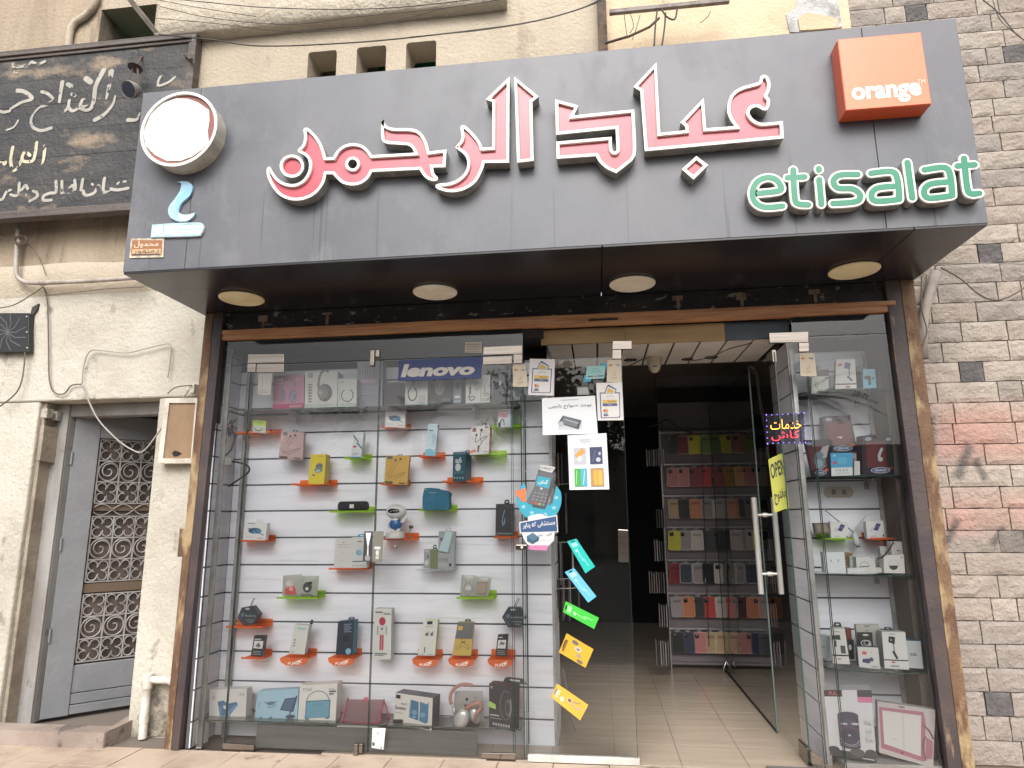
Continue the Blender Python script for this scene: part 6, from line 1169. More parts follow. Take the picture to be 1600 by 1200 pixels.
b = MB(); b.tube([FRX(322, 448), FRX(315, 490), FRX(312, 522)], .003, 6, G := ink((.2, .2, .2), .2)); b.lathe(FRX(312, 525), (0, 0, 1), [(0, 0), (.014, 0), (.014, .004), (0, .005)], 12, G); b.build('stand', parent=t, smooth=True)
b = MB(); p = FRX(198, 595, .03); b.ball(p, .014, ink((.35, .32, .3), .15), 14, 10); b.build('knob', smooth='all', label='small round chrome knob just below the toy robot', cat='knob')
# blue rounded speaker
t = thing('bluetooth_speaker', 'blue rounded-square portable speaker on a green ledge', 'speaker', FRX(530, 296)); M_bs_ = mat('blue_fabric', (.02, .12, .20), .7, c2=(.025, .15, .24), ns=60, bump=.4, bs=400)
P = [FRX(*p, FY-.03) for p in ((432, 296), (418, 285), (418, 190), (428, 145), (455, 128), (560, 128), (608, 138), (634, 165), (636, 285), (622, 296))]
b = MB(); b.prism(P, (0, .07, 0), M_bs_); b.build('speaker_body', parent=t, bevel=.008, smooth=True)
b = MB(); b.tube([FRX(432, 150, FY+.01), FRX(440, 124, FY+.01), FRX(490, 122, FY+.01), FRX(560, 130, FY+.01)], .005, 8, M_bs_); b.tube([FRX(632, 150, FY+.01), FRX(655, 165, FY+.01), FRX(650, 185, FY+.01), FRX(636, 190, FY+.01)], .005, 8, M_bs_); b.build('strap', parent=t, smooth='all')
b = MB(); 
for k in range(5): b.box(FRX(482+14*k, 158, FY).x, FRX(488+14*k, 158, FY).x, FY-.0325, FY-.030, FRX(482, 161).z, FRX(482, 155).z, ink((.4, .45, .48)))
b.build('lettering', parent=t)
carton('cable_box', 'tall black cable box with a blue cable picture at the right, near the round sticker', 'box', 'D', (1018, 248, 1160, 245, 1158, 508, 1013, 505), FY, .06, (.025, .025, .03), [('l', [(.5, .8), (.38, .5), (.42, .35), (.55, .42), (.52, .6), (.4, .3)], .04, (.18, .32, .45)), ('r', .06, .04, .9, .09, (.15, .15, .16)), ('p', [(.4, .95), (.95, .82), (.95, .86), (.5, 1)], (.05, .05, .055))], tab=(.4, .72, .14), tabcol=K)
carton('charger_box', 'tall grey box lettered ITYPE with a pale blue tag', 'box', 'D', (552, 470, 682, 470, 672, 775, 540, 775), FY, .05, (.30, .31, .31), [('e', .2, .78, .12, .05, (.12, .12, .13)), ('t', 'ITYPE', .08, .18, .62, .27, (.15, .15, .16), .02), *[('r', .08+.14*i, .06, .14+.14*i, .14, (.38, .38, .38)) for i in range(4)], ('r', .72, .06, .86, .14, K)], tab=(.3, .7, .1), tabcol=(.5, .5, .5))
carton('price_tag', 'pale blue paper tag leaning on the grey ITYPE box', 'tag', 'D', (610, 470, 668, 478, 625, 645, 547, 630), FY-.012, .001, (.38, .50, .53), [])
carton('charger_box', 'low olive and grey box beside the grey ITYPE box', 'box', 'D', (432, 618, 543, 615, 541, 775, 427, 772), FY-.005, .05, (.17, .19, .10), [('r', 0, 0, .45, 1, (.28, .29, .30)), ('e', .2, .3, .14, .14, (.5, .5, .48)), ('e', .3, .62, .1, .09, (.15, .15, .16)), ('r', .1, .84, .35, .94, (.42, .42, .4)), ('r', .5, .1, .95, .9, (.15, .17, .08))], tab=(.5, .8, .22), tabcol=(.08, .1, .13))
carton('adapter_box', 'small black and white adapter box at the lower left', 'box', 'E', (245, 270, 320, 272, 298, 413, 222, 405), FY, .03, K, [('r', .1, .38, .9, .75, (.58, .57, .56)), ('p', [(.25, .5), (.5, .68), (.75, .5), (.55, .42)], G2), *[('r', .15, .08+i*.08, .85, .1+i*.08, (.4, .4, .4)) for i in range(3)], ('r', .1, .8, .7, .86, (.4, .4, .4))])
carton('power_bank_box', 'white leaning box on the leftmost logo ledge', 'box', 'E', (516, 195, 612, 202, 580, 396, 478, 392), FY, .045, (.58, .58, .54), [*[('e', .22, .28+.1*i, .07, .035, (.25, .25, .24)) for i in range(3)], ('r', .25, .85, .85, .9, (.2, .5, .5)), ('r', .1, .04, .35, .1, (.45, .45, .42))], side=(.42, .42, .4), tab=(.85, 1.05, .16), tabcol=K)
carton('power_bank_box', 'navy box with a rounded corner and teal side on a logo ledge', 'box', 'E', (806, 175, 912, 166, 902, 398, 790, 398), (FY, FY-.01), .06, (.02, .028, .045), [*[('r', .4, .66+.055*i, .88-.1*(i % 2), .68+.055*i, (.22, .27, .33)) for i in range(5)], ('r', .4, .38, .75, .55, (.01, .012, .02)), ('e', .75, .1, .16, .09, (.2, .38, .5))], side=(.02, .14, .20), tab=(.38, .8, .07), tabcol=(.03, .04, .05))
carton('microphone_box', 'tall white box with a red karaoke microphone picture', 'box', 'F', (24, 90, 137, 92, 130, 430, 10, 426), FY, .06, (.60, .60, .56), [('e', .47, .75, .19, .085, (.42, .03, .08)), ('r', .18, .48, .76, .66, G1), ('r', .26, .47, .7, .67, (.55, .54, .53)), ('e', .47, .6, .06, .02, K), ('r', .36, .18, .58, .48, (.38, .04, .08)), ('r', .44, .18, .5, .48, (.55, .25, .28)), ('r', .1, .1, .8, .12, G2), ('r', .1, .07, .6, .085, G2), ('r', .06, .92, .5, .945, G2), ('r', .55, .89, .95, .91, G2)], side=(.42, .42, .4))
carton('earphone_box', 'white in-ear earphone box with a yellow side', 'box', 'F', (350, 168, 446, 166, 425, 405, 312, 403), FY, .05, (.60, .59, .54), [('r', .28, .88, .65, .97, K), ('t', 'EARPODS', .2, .79, .75, .84, G1), ('e', .35, .6, .1, .045, G2), ('e', .68, .6, .1, .045, G2), ('r', .4, .55, .46, .68, G2), ('r', .7, .55, .76, .68, G2), ('r', .33, .08, .38, .24, K), ('r', .1, .03, .35, .05, G1), ('r', .62, .03, .85, .05, G1)], side=(.55, .52, .18))
carton('earphone_box', 'box split grey above and yellow below with an earphone cord printed on it', 'box', 'F', (580, 180, 686, 182, 665, 405, 541, 402), FY, .04, (.52, .36, .09), [('r', 0, .5, 1, 1, (.13, .13, .13)), ('r', .08, .76, .36, .88, (.6, .35, .05)), ('l', [(.2, .72), (.2, .9)], .01, (.3, .3, .3)), ('l', [(.4, .52), (.4, .35), (.15, .25), (.2, .18), (.5, .28), (.85, .2), (.8, .32), (.62, .35), (.62, .5)], .02, (.05, .05, .05)), ('r', .42, .38, .6, .42, (.1, .08, .05)), *[('l', [(.45+.15*i, .7), (.55+.15*i, .95)], .01, (.25, .25, .25)) for i in range(3)]], tab=(.35, .75, .07), tabcol=K)
carton('adapter_box', 'small black and white box on the rightmost logo ledge', 'box', 'F', (847, 265, 916, 262, 905, 408, 830, 405), FY, .03, K, [('r', .1, .35, .85, .75, (.58, .57, .56)), ('p', [(.25, .45), (.35, .68), (.8, .6), (.6, .5), (.4, .55)], G2), *[('r', .1, .08+i*.08, .85, .1+i*.08, (.35, .35, .35)) for i in range(3)], ('r', .1, .85, .5, .9, (.5, .5, .5))])
# --- lowest shelf
SBY = .10
carton('stand_box', 'white box lettered F2 with a blue stand, leftmost on the lowest shelf', 'box', 'E', (-52, 632, 195, 625, 187, 840, -58, 852), SBY, .07, (.58, .57, .55), [('t', 'F2', .82, .78, .94, .86, G2), ('p', [(.22, .62), (.3, .2), (.55, .16), (.78, .5), (.74, .6), (.5, .55), (.38, .66)], (.05, .14, .25)), ('p', [(.4, .2), (.55, .16), (.78, .5), (.7, .52), (.5, .3)], (.12, .26, .40)), ('p', [(.38, .5), (.5, .5), (.48, .38), (.4, .4)], (.5, .52, .54)), ('p', [(.26, .5), (.34, .46), (.36, .24), (.28, .3)], (.10, .22, .34)), ('r', .08, .7, .16, .82, (.4, .4, .4)), ('l', [(.6, .1), (.95, .12)], .008, G1)])
carton('tablet_holder_box', 'pale blue box picturing a tablet holder on the lowest shelf', 'box', 'E', (270, 642, 542, 625, 532, 848, 243, 856), SBY-.01, .06, (.30, .46, .57), [('p', [(.58, .38), (.68, .72), (.98, .75), (.9, .3)], (.03, .06, .13)), ('p', [(.61, .4), (.7, .69), (.94, .71), (.87, .33)], (.06, .11, .2)), ('l', [(.96, .78), (.9, .55), (.82, .25)], .03, (.03, .06, .1)), ('e', .84, .17, .11, .06, (.03, .05, .09)), ('e', .35, .6, .1, .06, (.10, .2, .28)), ('l', [(.2, .65), (.3, .6), (.5, .64)], .02, (.08, .16, .22)), ('l', [(.28, .5), (.38, .48), (.48, .54)], .015, (.08, .16, .22)), ('p', [(.1, .1), (.2, .12), (.16, .24)], (.12, .24, .32)), ('p', [(.3, .12), (.42, .1), (.4, .22)], (.12, .24, .32)), ('l', [(.06, .5), (.1, .65)], .015, (.15, .28, .36)), ('r', .0, 0, 1, .1, (.36, .52, .62))])
carton('speaker_box', 'white box lettered T5265 with a blue fabric speaker on the lowest shelf', 'box', 'E', (550, 602, 802, 588, 788, 860, 534, 870), SBY-.02, .08, (.60, .59, .56), [('t', 'T5265', .08, .84, .34, .92, G2), ('o', .5, .55, .3, .28, .02, 0, 180, (.07, .14, .19)), ('o', .5, .55, .3, .28, .018, 178, 186, (.06, .2, .3)), ('r', .19, .17, .84, .6, (.07, .17, .24)), ('e', .25, .2, .07, .07, (.07, .17, .24)), ('e', .78, .2, .07, .07, (.07, .17, .24)), ('r', .22, .18, .81, .57, (.12, .29, .39)), ('t', 'BAVIN', .38, .46, .65, .53, (.09, .2, .28)), ('r', .8, .79, .98, .82, K), ('r', .8, .73, .92, .76, K), ('r', .78, .84, .96, .85, G1), ('r', .78, .87, .92, .88, G1)])
# pink clear laptop stand
t = thing('laptop_stand', 'folding laptop stand with pink rails and clear sheet on the lowest shelf', 'laptop stand', at(*fr('E', 960, 880), .1)); A_ = lambda u, v, Y: at(*fr('E', u, v), Y); M_pk = ink((.42, .07, .11), .3)
b = MB(); b.slab([A_(868, 700, .2), A_(1110, 700, .2), A_(1078, 845, .07), A_(822, 850, .07)], (0, .002, .002), acrylic('acrylic_rose', (.6, .45, .47), .55)); b.build('clear_sheet', parent=t)
b = MB()
for P in ([(872, 688, .2), (828, 850, .06)], [(1112, 700, .2), (1078, 850, .06)]): b.tube([A_(*p) for p in P], .006, 6, M_pk)
b.tube([A_(828, 852, .06), A_(1080, 856, .06)], .007, 6, M_pk); b.tube([A_(1112, 702, .2), A_(1158, 838, .16)], .005, 6, M_pk); b.build('rails', parent=t, smooth='all')
b = MB(); b.slab([A_(800, 866, .045), A_(1085, 872, .045), A_(1085, 888, .045), A_(798, 880, .045)], (0, .02, 0), ink((.55, .52, .5))); b.slab([A_(1085, 872, .045), A_(1165, 828, .2), A_(1165, 840, .2), A_(1085, 888, .045)], (-.01, 0, 0), ink((.55, .52, .5))); b.build('white_base', parent=t)
b = MB(); b.lathe(A_(992, 697, .19), (0, -1, .3), [(0, 0), (.015, 0), (.013, .003), (0, .004)], 10, M_pk); b.build('badge', parent=t)
carton('speaker_box', 'white and navy box lettered Speaker, turned slightly, on the lowest shelf', 'box', 'F', (160, 652, 412, 688, 404, 905, 148, 868), (SBY-.01, SBY-.06), .10, (.58, .56, .52), [('p', [(.42, .3), (.44, .86), (.64, .82), (.65, .24)], (.04, .13, .23)), ('p', [(.67, .24), (.67, .84), (.86, .78), (.9, .86), (.9, .24), (.84, .18)], (.05, .16, .27)), ('p', [(.39, .32), (.41, .82), (.44, .86), (.42, .3)], (.16, .36, .48)), ('e', .54, .48, .07, .08, (.12, .28, .4)), ('e', .76, .44, .07, .08, (.12, .28, .4)), ('e', .54, .34, .04, .04, (.16, .34, .46)), ('t', 'Speaker', .03, .48, .33, .62, G2, .02), ('t', 'MULTI', .18, .66, .34, .72, K), ('p', [(0, .06), (0, .18), (.24, .22), (.27, .17), (.24, .1)], K), ('r', .04, .84, .16, .96, K), ('r', .78, .04, .96, .09, K), ('r', .05, .4, .25, .42, G1)], side=(.025, .028, .045))
# headphones in a bag
t = thing('headphones', 'silver and rose headphones in a clear bag on the lowest shelf', 'headphones', at(*fr('F', 650, 890), .08)); F_ = lambda u, v, Y=.08: at(*fr('F', u, v), Y); M_sv = mat('silver_plastic', (.5, .49, .48), .3, metal=.3); M_ro = mat('rose_band', (.38, .20, .16), .4)
b = MB(); P = [F_(640+102*math.cos(R(a))-10, 690-95*math.sin(R(a)), .10) for a in range(62, 215, 11)]; b.tube(P, [.010]*len(P), 8, M_ro); b.build('headband', parent=t, smooth='all')
b = MB(); b.tube([F_(548, 740, .1), F_(560, 790, .08)], .010, 8, M_sv); P = [F_(610, 780, .05), F_(650, 745, .05), F_(700, 720, .05), F_(735, 722, .05), F_(738, 750, .05), F_(705, 790, .05), F_(690, 850, .05)]; b.tube(P, [.009, .012, .013, .012, .012, .010, .008], 8, M_ro); b.build('yoke', parent=t, smooth='all')
b = MB(); b.ball(F_(605, 828, .05), (44/4.28*.0041, .025, 60/4.28*.0041), M_sv, 18, 12, Matrix.Rotation(R(25), 3, 'Y')); b.build('ear_cup', parent=t, smooth='all')
b = MB(); b.ball(F_(690, 800, .09), (36/4.28*.0041, .022, 50/4.28*.0041), M_sv, 18, 12, Matrix.Rotation(R(-25), 3, 'Y')); b.build('ear_cup', parent=t, smooth='all')
packet('white backed clear bag with the silver headphones in front of it', 'F', (560, 640, 745, 640, 758, 880, 545, 880), .15, (.60, .58, .56), [('e', .45, .78, .05, .04, K), ('e', .42, .6, .05, .04, K), ('r', .7, .8, .82, .86, (.3, .3, .3))])
carton('headset_box', 'black gaming headset box with lime label at the right end of the lowest shelf', 'box', 'F', (788, 590, 965, 612, 960, 912, 788, 882), (SBY-.02, SBY-.05), .08, (.025, .025, .03), [('p', [(.0, .6), (.25, .54), (.27, .43), (.0, .46)], (.35, .55, .12)), ('o', .65, .55, .22, .32, .07, 60, 300, (.07, .07, .08)), ('e', .74, .5, .12, .19, (.11, .11, .12)), ('e', .72, .5, .07, .13, (.03, .03, .035)), ('l', [(.82, .7), (.86, .5), (.8, .3)], .03, (.28, .28, .3)), ('r', .05, .28, .4, .31, (.4, .4, .4)), ('r', .05, .22, .5, .235, (.3, .3, .3)), *[('r', .15+.1*i, .07, .22+.1*i, .13, (.35, .35, .35)) for i in range(7)], ('t', 'H8', .06, .9, .16, .96, (.4, .4, .4))], tab=(.38, 1.3, .13), tabcol=(.03, .03, .035), side=(.05, .035, .04))
# cables at far left of display
wire([at(*fr('A', *p), .12) for p in ((115, 660), (120, 740), (140, 800), (110, 900), (55, 960), (70, 990), (170, 1005), (240, 1030), (258, 1070), (220, 1110), (90, 1200))], .006, 'thick black cable snaking down beside the left frame post', ink((.02, .02, .022)))
b = MB()
for k in range(9): a = k*.7; p = at(*fr('A', 95+18*math.cos(a*2.3), 725+35*math.sin(a)), .1); b.tube([p, p+Vector((.04*math.cos(a), 0, .04*math.sin(a*1.4))), p+Vector((.02*math.sin(a), -.01, -.03))], .004, 5, ink((.02, .02, .022)))
b.build('cable_tangle', smooth='all', label='tangled black plug leads hanging in the left corner of the display', cat='cable')
b = MB(); p = at(*fr('A', 90, 1000), .12); b.box(p.x-.03, p.x+.025, .1, .14, p.z-.02, p.z+.025, ink((.5, .5, .48))); b.build('plug', label='white plug adapter on the black cable in the left corner', cat='plug', bevel=.006)
b = MB(); p = at(*fr('N', 845, 1045), .06); b.tube([p+Vector((0, .0, .05)), p+Vector((0, .0, -.06))], .035, 10, ink((.5, .48, .44), .8)); b.build('plaster_roll', label='rolled white plaster piece standing in the lower left corner of the display', cat='roll')

# blue sign with white lettering
sgn = quad('B', (225, 172, 905, 142, 895, 316, 218, 342), -.006); t = thing('banner', 'blue banner lettered lenovo in slanted white letters on the window top', 'banner', sgn[3]); b = MB(); b.slab(sgn, (0, .003, 0), ink((.035, .055, .17), .5)); b.build('banner_sheet', parent=t)
b = MB(); q = quad('B', (250, 205, 865, 195, 855, 290, 240, 312), -.0075); text(b, 'lenovo', q, ink((.52, .50, .47)), bold=.05, shear=.035); b.build('lettering', parent=t)
carton('notice_card', 'small beige printed card on the transom glass above the blue banner', 'card', 'B', (768, 24, 906, 20, 902, 115, 762, 108), -.006, .002, (.46, .42, .36), [('r', .05, .1+.16*i, .95-.2*(i % 2), .15+.16*i, (.25, .22, .18)) if False else ('r', .05, .1+.16*i, .95-.1*(i % 2), .14+.16*i, (.22, .19, .16)) for i in range(5)])
carton('torn_sticker', 'torn white sticker on the glass at the foot of the window joint', 'sticker', 'F', (8, 888, 97, 888, 82, 1034, 2, 1020), -.005, .001, (.50, .55, .53), [('r', .4, .05, .42, .95, (.25, .28, .27)), ('e', .15, .2, .12, .1, (.08, .1, .1)), ('e', .45, .75, .05, .04, (.1, .1, .1)), ('p', [(.7, 0), (.85, .2), (.9, 0)], (.25, .26, .25))])
# ================================================================== NOTICES ON THE DOOR GLASS
DY_ = -.006
def paycard(label, f, c):
    nv = (.06, .09, .20)
    return carton('payment_notice', label, 'notice', f, c, DY_, .002, (.62, .60, .58), [('p', [(.14, .06), (.84, .06), (.88, .1), (.9, .74), (.12, .74), (.12, .1)], nv), ('p', [(.17, .08), (.81, .08), (.85, .12), (.86, .71), (.16, .71), (.16, .12)], (.62, .60, .59)), ('p', [(.3, .72), (.42, .92), (.48, .95), (.78, .82), (.74, .72)], nv), ('p', [(.34, .72), (.45, .9), (.74, .8), (.7, .72)], (.62, .6, .59)), ('p', [(.38, .73), (.47, .86), (.68, .78), (.65, .73)], (.55, .35, .05)),
      ('t', arabic('هنا تقبل'), .36, .6, .66, .67, (.3, .28, .28)), ('r', .22, .45, .78, .54, (.60, .40, .08)), ('t', 'fawry', .42, .46, .74, .53, (.2, .15, .05), .02), ('r', .22, .38, .78, .44, nv), ('t', 'Pay', .42, .385, .58, .435, (.5, .5, .55)), ('e', .3, .26, .07, .035, (.5, .06, .04)), ('e', .36, .26, .06, .03, (.6, .3, .05)), ('r', .22, .12, .42, .14, nv), ('r', .24, .16, .4, .19, (.3, .3, .35))])
paycard('white payment notice with a yellow card drawing, upper left on the door glass', 'G', (168, 135, 342, 140, 334, 392, 155, 386))
paycard('white payment notice with a yellow card drawing, lower one beside the entrance edge', 'G', (628, 303, 808, 300, 820, 562, 640, 565))
def paytag(label, f, c, Y=DY_): return carton('payment_tag', label, 'tag', f, c, Y, .002, (.56, .48, .36), [('e', .2, .76, .09, .05, (.45, .08, .05)), ('e', .3, .76, .08, .045, (.55, .28, .06)), ('t', 'VISA', .6, .72, .92, .8, (.1, .12, .25), .02), ('l', [(.42, .38), (.5, .3), (.62, .45)], .03, (.35, .25, .12)), ('t', arabic('فوري'), .3, .14, .68, .25, (.2, .17, .12))])
paytag('cream payment tag at the top left corner of the door glass', 'G', (52, 178, 140, 175, 155, 330, 50, 330)); paytag('cream payment tag just above the lower white notice at the entrance edge', 'G', (708, 145, 802, 142, 806, 300, 702, 298)); paytag('cream payment tag on the glass left of the right display', 'S', (135, 146, 240, 143, 260, 315, 142, 312))
carton('blue_sticker', 'turquoise sticker with white print near the top of the door glass', 'sticker', 'G', (562, 188, 692, 182, 685, 272, 556, 278), DY_-.001, .002, (.24, .45, .45), [('r', .1, .15, .4, .24, (.05, .1, .2)), ('r', .45, .15, .62, .24, (.5, .1, .08)), ('r', .66, .15, .95, .24, (.05, .1, .2)), ('l', [(.3, .7), (.5, .78), (.75, .66)], .02, (.08, .25, .3)), ('l', [(.25, .5), (.5, .55), (.8, .48)], .02, (.08, .25, .3))])
b = MB(); q = quad('G', (545, 250, 600, 245, 590, 295, 540, 298), DY_+.001); b.slab(q, (0, .001, 0), ink((.03, .27, .40))); q = quad('G', (655, 165, 705, 165, 705, 205, 668, 205), DY_+.001); b.slab(q, (0, .001, 0), ink((.03, .27, .40))); b.build('blue_backing', label='bright blue backing sticker peeping out behind the turquoise sticker', cat='sticker')
carton('grey_patch', 'worn grey sticker above the paper notice on the door glass', 'sticker', 'G', (500, 333, 572, 328, 580, 385, 497, 388), DY_, .001, (.22, .22, .22), [('r', .1, .2, .9, .8, (.28, .28, .27))])
carton('paper_notice', 'white A4 paper notice with one Arabic heading and a dark gadget photo', 'notice', 'G', (252, 410, 620, 392, 640, 655, 258, 666), DY_-.002, .001, (.66, .67, .69), [('t', arabic('يوجد صوابع بابجى'), .12, .68, .92, .82, (.05, .05, .05), .01), ('r', .35, .91, .68, .93, (.35, .35, .36)), ('p', [(.27, .13), (.72, .12), (.74, .36), (.4, .52)], (.52, .53, .56)), ('p', [(.28, .3), (.38, .5), (.72, .36), (.66, .12), (.5, .2)], (.06, .07, .08)), ('p', [(.32, .3), (.4, .46), (.68, .34), (.62, .18)], (.13, .15, .17)), ('l', [(.42, .4), (.65, .28)], .015, (.35, .38, .4)), ('e', .34, .28, .05, .07, (.4, .4, .42))])
carton('paper_notice', 'white paper notice with four small coloured phone cover photos', 'notice', 'G', (430, 668, 700, 652, 720, 1042, 444, 1046), DY_-.004, .001, (.66, .68, .70), [('r', .14, .45, .46, .76, (.42, .42, .48)), ('p', [(.16, .62), (.36, .76), (.44, .68), (.24, .55)], (.55, .28, .06)), ('p', [(.2, .55), (.3, .5), (.38, .58), (.28, .62)], (.6, .55, .5)), ('r', .55, .45, .87, .76, (.04, .05, .11)), ('e', .76, .53, .06, .04, (.45, .45, .5)), ('e', .8, .64, .03, .03, (.45, .45, .5)), ('l', [(.62, .5), (.7, .7)], .02, (.10, .11, .18)), ('r', .14, .06, .3, .38, (.06, .32, .06)), ('r', .3, .06, .46, .38, (.08, .34, .42)), ('l', [(.2, .34), (.18, .1)], .02, (.3, .55, .3)), ('l', [(.4, .34), (.36, .1)], .02, (.4, .6, .65)), ('r', .55, .06, .88, .38, (.38, .22, .09)), ('r', .62, .08, .72, .34, (.6, .33, .05)), ('r', .74, .08, .84, .34, (.62, .36, .08)), ('r', .3, .9, .62, .91, (.4, .4, .42)), ('r', .12, .82, .8, .825, (.4, .4, .42)), ('r', .35, .86, .58, .87, (.4, .4, .42))])
# round turquoise payment sticker
t = thing('round_sticker', 'turquoise round sticker showing a card payment terminal above a navy Arabic banner', 'sticker', at(*fr('P', 400, 960), DY_)); Pp = lambda u, v, k=0: at(*fr('P', u, v), DY_-.0008*k)
tq = (.03, .28, .38); nv = (.03, .07, .17)
def pl_(name, pts, col, k, sm_=True):
    P = smooth_path([p if len(p) > 2 else (p[0], p[1]) for p in pts]) if sm_ else pts; b = MB(); b.prism([Pp(p[0], p[1], k) for p in P], (0, .0006, 0), ink(col)); return b.build(name, parent=t)
pl_('disc', [(250, 350), (180, 450), (178, 540), (220, 640), (290, 695), (400, 715), (500, 695), (575, 640), (612, 540), (608, 440), (565, 370, 1), (540, 470, 1), (500, 560), (300, 500)], tq, 0)
pl_('white_body', [(222, 835, 1), (548, 822, 1), (540, 910, 1), (478, 975, 1), (300, 960), (245, 900)], (.58, .58, .56), 1); pl_('pink_strip', [(295, 960, 1), (480, 958, 1), (470, 1012, 1), (300, 1000)], (.45, .16, .30), 2)
pl_('white_arc', [(285, 700), (300, 670), (400, 650), (470, 665), (480, 700, 1), (290, 725, 1)], (.58, .58, .56), 1)
pl_('orange_triangle', [(150, 432, 1), (262, 390, 1), (272, 530, 1), (225, 530, 1)], (.52, .15, .05), 2)
pl_('banner_rim', [(197, 732, 1), (570, 660, 1), (582, 830, 1), (205, 842, 1)], (.58, .58, .56), 2); pl_('banner_body', [(207, 740, 1), (562, 672, 1), (573, 822, 1), (213, 832, 1)], nv, 3)
pl_('terminal', [(405, 215), (385, 225), (350, 400), (325, 580, 1), (440, 598), (462, 580), (545, 330), (560, 270), (540, 235)], (.055, .055, .06), 3); pl_('terminal_front', [(392, 235), (530, 262), (515, 330), (450, 565), (440, 580), (282, 540), (300, 470), (345, 380)], (.10, .10, .11), 4)
pl_('receipt', [(410, 165, 1), (553, 190, 1), (520, 245, 1), (402, 218, 1)], (.45, .45, .44), 5); pl_('screen', [(378, 275, 1), (508, 298, 1), (488, 400, 1), (360, 370, 1)], (.03, .27, .36), 5)
b = MB(); o_ = Vector((0, -.0006, 0)); text(b, arabic('أمان'), [Pp(395, 305, 6), Pp(490, 318, 6), Pp(478, 370, 6), Pp(385, 355, 6)], ink((.6, .62, .62)), o_, bold=.03)
text(b, arabic('مستشفى ٢٥ يناير'), [Pp(230, 742, 5), Pp(548, 702, 5), Pp(552, 770, 5), Pp(235, 800, 5)], ink((.6, .6, .6)), o_, bold=.02); text(b, '01991017', [Pp(418, 180, 6), Pp(530, 200, 6), Pp(522, 228, 6), Pp(412, 208, 6)], ink((.05, .05, .05)), o_)
text(b, arabic('اتبرع هنا'), [Pp(390, 848, 5), Pp(515, 835, 5), Pp(515, 870, 5), Pp(390, 885, 5)], ink((.05, .05, .06)), o_, bold=.02); text(b, arabic('من المكان'), [Pp(405, 900, 5), Pp(520, 890, 5), Pp(515, 912, 5), Pp(400, 925, 5)], ink((.2, .2, .22)), o_)
b.build('lettering', parent=t)
b = MB()
for r_ in range(4):
    for c_ in range(4):
        u = 355+c_*38-r_*11; v = 440+r_*33+c_*7; col = ink((.2, .2, .21)) if r_ < 3 else ink([(.42, .06, .05), (.5, .06, .05), (.5, .42, .04), (.08, .3, .2)][c_]); b.prism([Pp(u+13*math.cos(a), v+8*math.sin(a), 6) for a in (0, 1.05, 2.1, 3.14, 4.2, 5.24)], (0, .0006, 0), col)
b.prism([Pp(415+14*math.cos(a*.7), 400+12*math.sin(a*.7), 6) for a in range(9)], (0, .0006, 0), ink((.4, .4, .4))); b.build('keypad', parent=t)
b = MB()
for u, v in ((540, 590), (565, 490), (240, 580), (455, 655), (322, 638)): b.prism([Pp(u+24*math.cos(a*.63), v+20*math.sin(a*.63), 1) for a in range(10)], (0, .0004, 0), ink((.12, .38, .46))); b.prism([Pp(u+9*math.cos(a*.9), v+9*math.sin(a*.9), 2) for a in range(7)], (0, .0004, 0), ink((.45, .52, .54)))
b.build('icons', parent=t); pl_('dark_device', [(272, 870, 1), (330, 835, 1), (395, 880, 1), (390, 915, 1), (330, 948, 1), (275, 920, 1)], (.03, .08, .13), 4); pl_('device_top', [(272, 870, 1), (330, 835, 1), (395, 880, 1), (332, 915, 1)], (.06, .13, .19), 5)
# five slim packets strung on the glass
def hang(label, c, col, G): 
    q = quad('H', c, -.012); t = thing('accessory_packet', label, 'packet', q[3], 'slim accessory packets strung down the door glass'); b = MB(); h = [bil(q, .3, .93), bil(q, .7, .93), bil(q, .7, .965), bil(q, .3, .965)]; b.prism([q[3], q[2], q[1], q[0]], (0, .004, 0), ink(col, .35), holes=[h]); b.build('pack', parent=t, bevel=.0008)
    g = MB(); face_gfx(g, q, Vector((0, -1, 0)), G); g.build('print', parent=t)
cab = lambda c: [('r', .2, .78, .8, .9, tuple(min(.65, x+.25) for x in c)), ('l', [(.5, .72), (.45, .5), (.5, .3), (.62, .12)], .04, tuple(min(.65, x+.22) for x in c)), ('l', [(.45, .6), (.3, .45), (.6, .3), (.5, .15)], .035, tuple(min(.65, x+.22) for x in c)), ('r', .25, .62, .5, .7, tuple(min(.65, x+.3) for x in c)), ('e', .45, .35, .16, .035, tuple(min(.65, x+.18) for x in c))]
hang('turquoise cable packet, topmost of the five strung on the glass', (268, 212, 308, 200, 390, 322, 348, 351), (.02, .42, .38), cab((.02, .42, .38)))
hang('sky blue cable packet, second of the five strung on the glass', (258, 346, 298, 328, 396, 452, 360, 479), (.12, .42, .60), cab((.12, .42, .60)))
hang('bright green cable packet in the middle of the five on the glass', (247, 512, 262, 473, 407, 546, 386, 594)[:0] or (250, 520, 262, 473, 407, 545, 386, 594), (.05, .45, .05), [g_ for g_ in cab((.05, .45, .05))])
earp = [('e', .3, .75, .16, .10, (.12, .11, .1)), ('e', .58, .6, .14, .09, (.45, .42, .4)), ('e', .3, .35, .12, .08, (.3, .25, .2)), ('e', .7, .3, .13, .09, (.15, .12, .1)), ('e', .58, .6, .06, .04, (.15, .14, .13)), ('r', .1, .88, .8, .95, (.15, .1, .03))]
hang('orange packet with round earphones, fourth of the five on the glass', (232, 695, 266, 613, 383, 682, 348, 763), (.62, .33, .03), [('e', .82, .62, .10, .12, (.12, .11, .1)), ('e', .6, .45, .12, .12, (.45, .42, .4)), ('e', .35, .35, .08, .1, (.3, .25, .2)), ('e', .12, .25, .08, .12, (.15, .12, .1)), ('e', .6, .45, .05, .06, (.15, .14, .13)), ('r', .15, .86, .75, .94, (.15, .1, .03))])
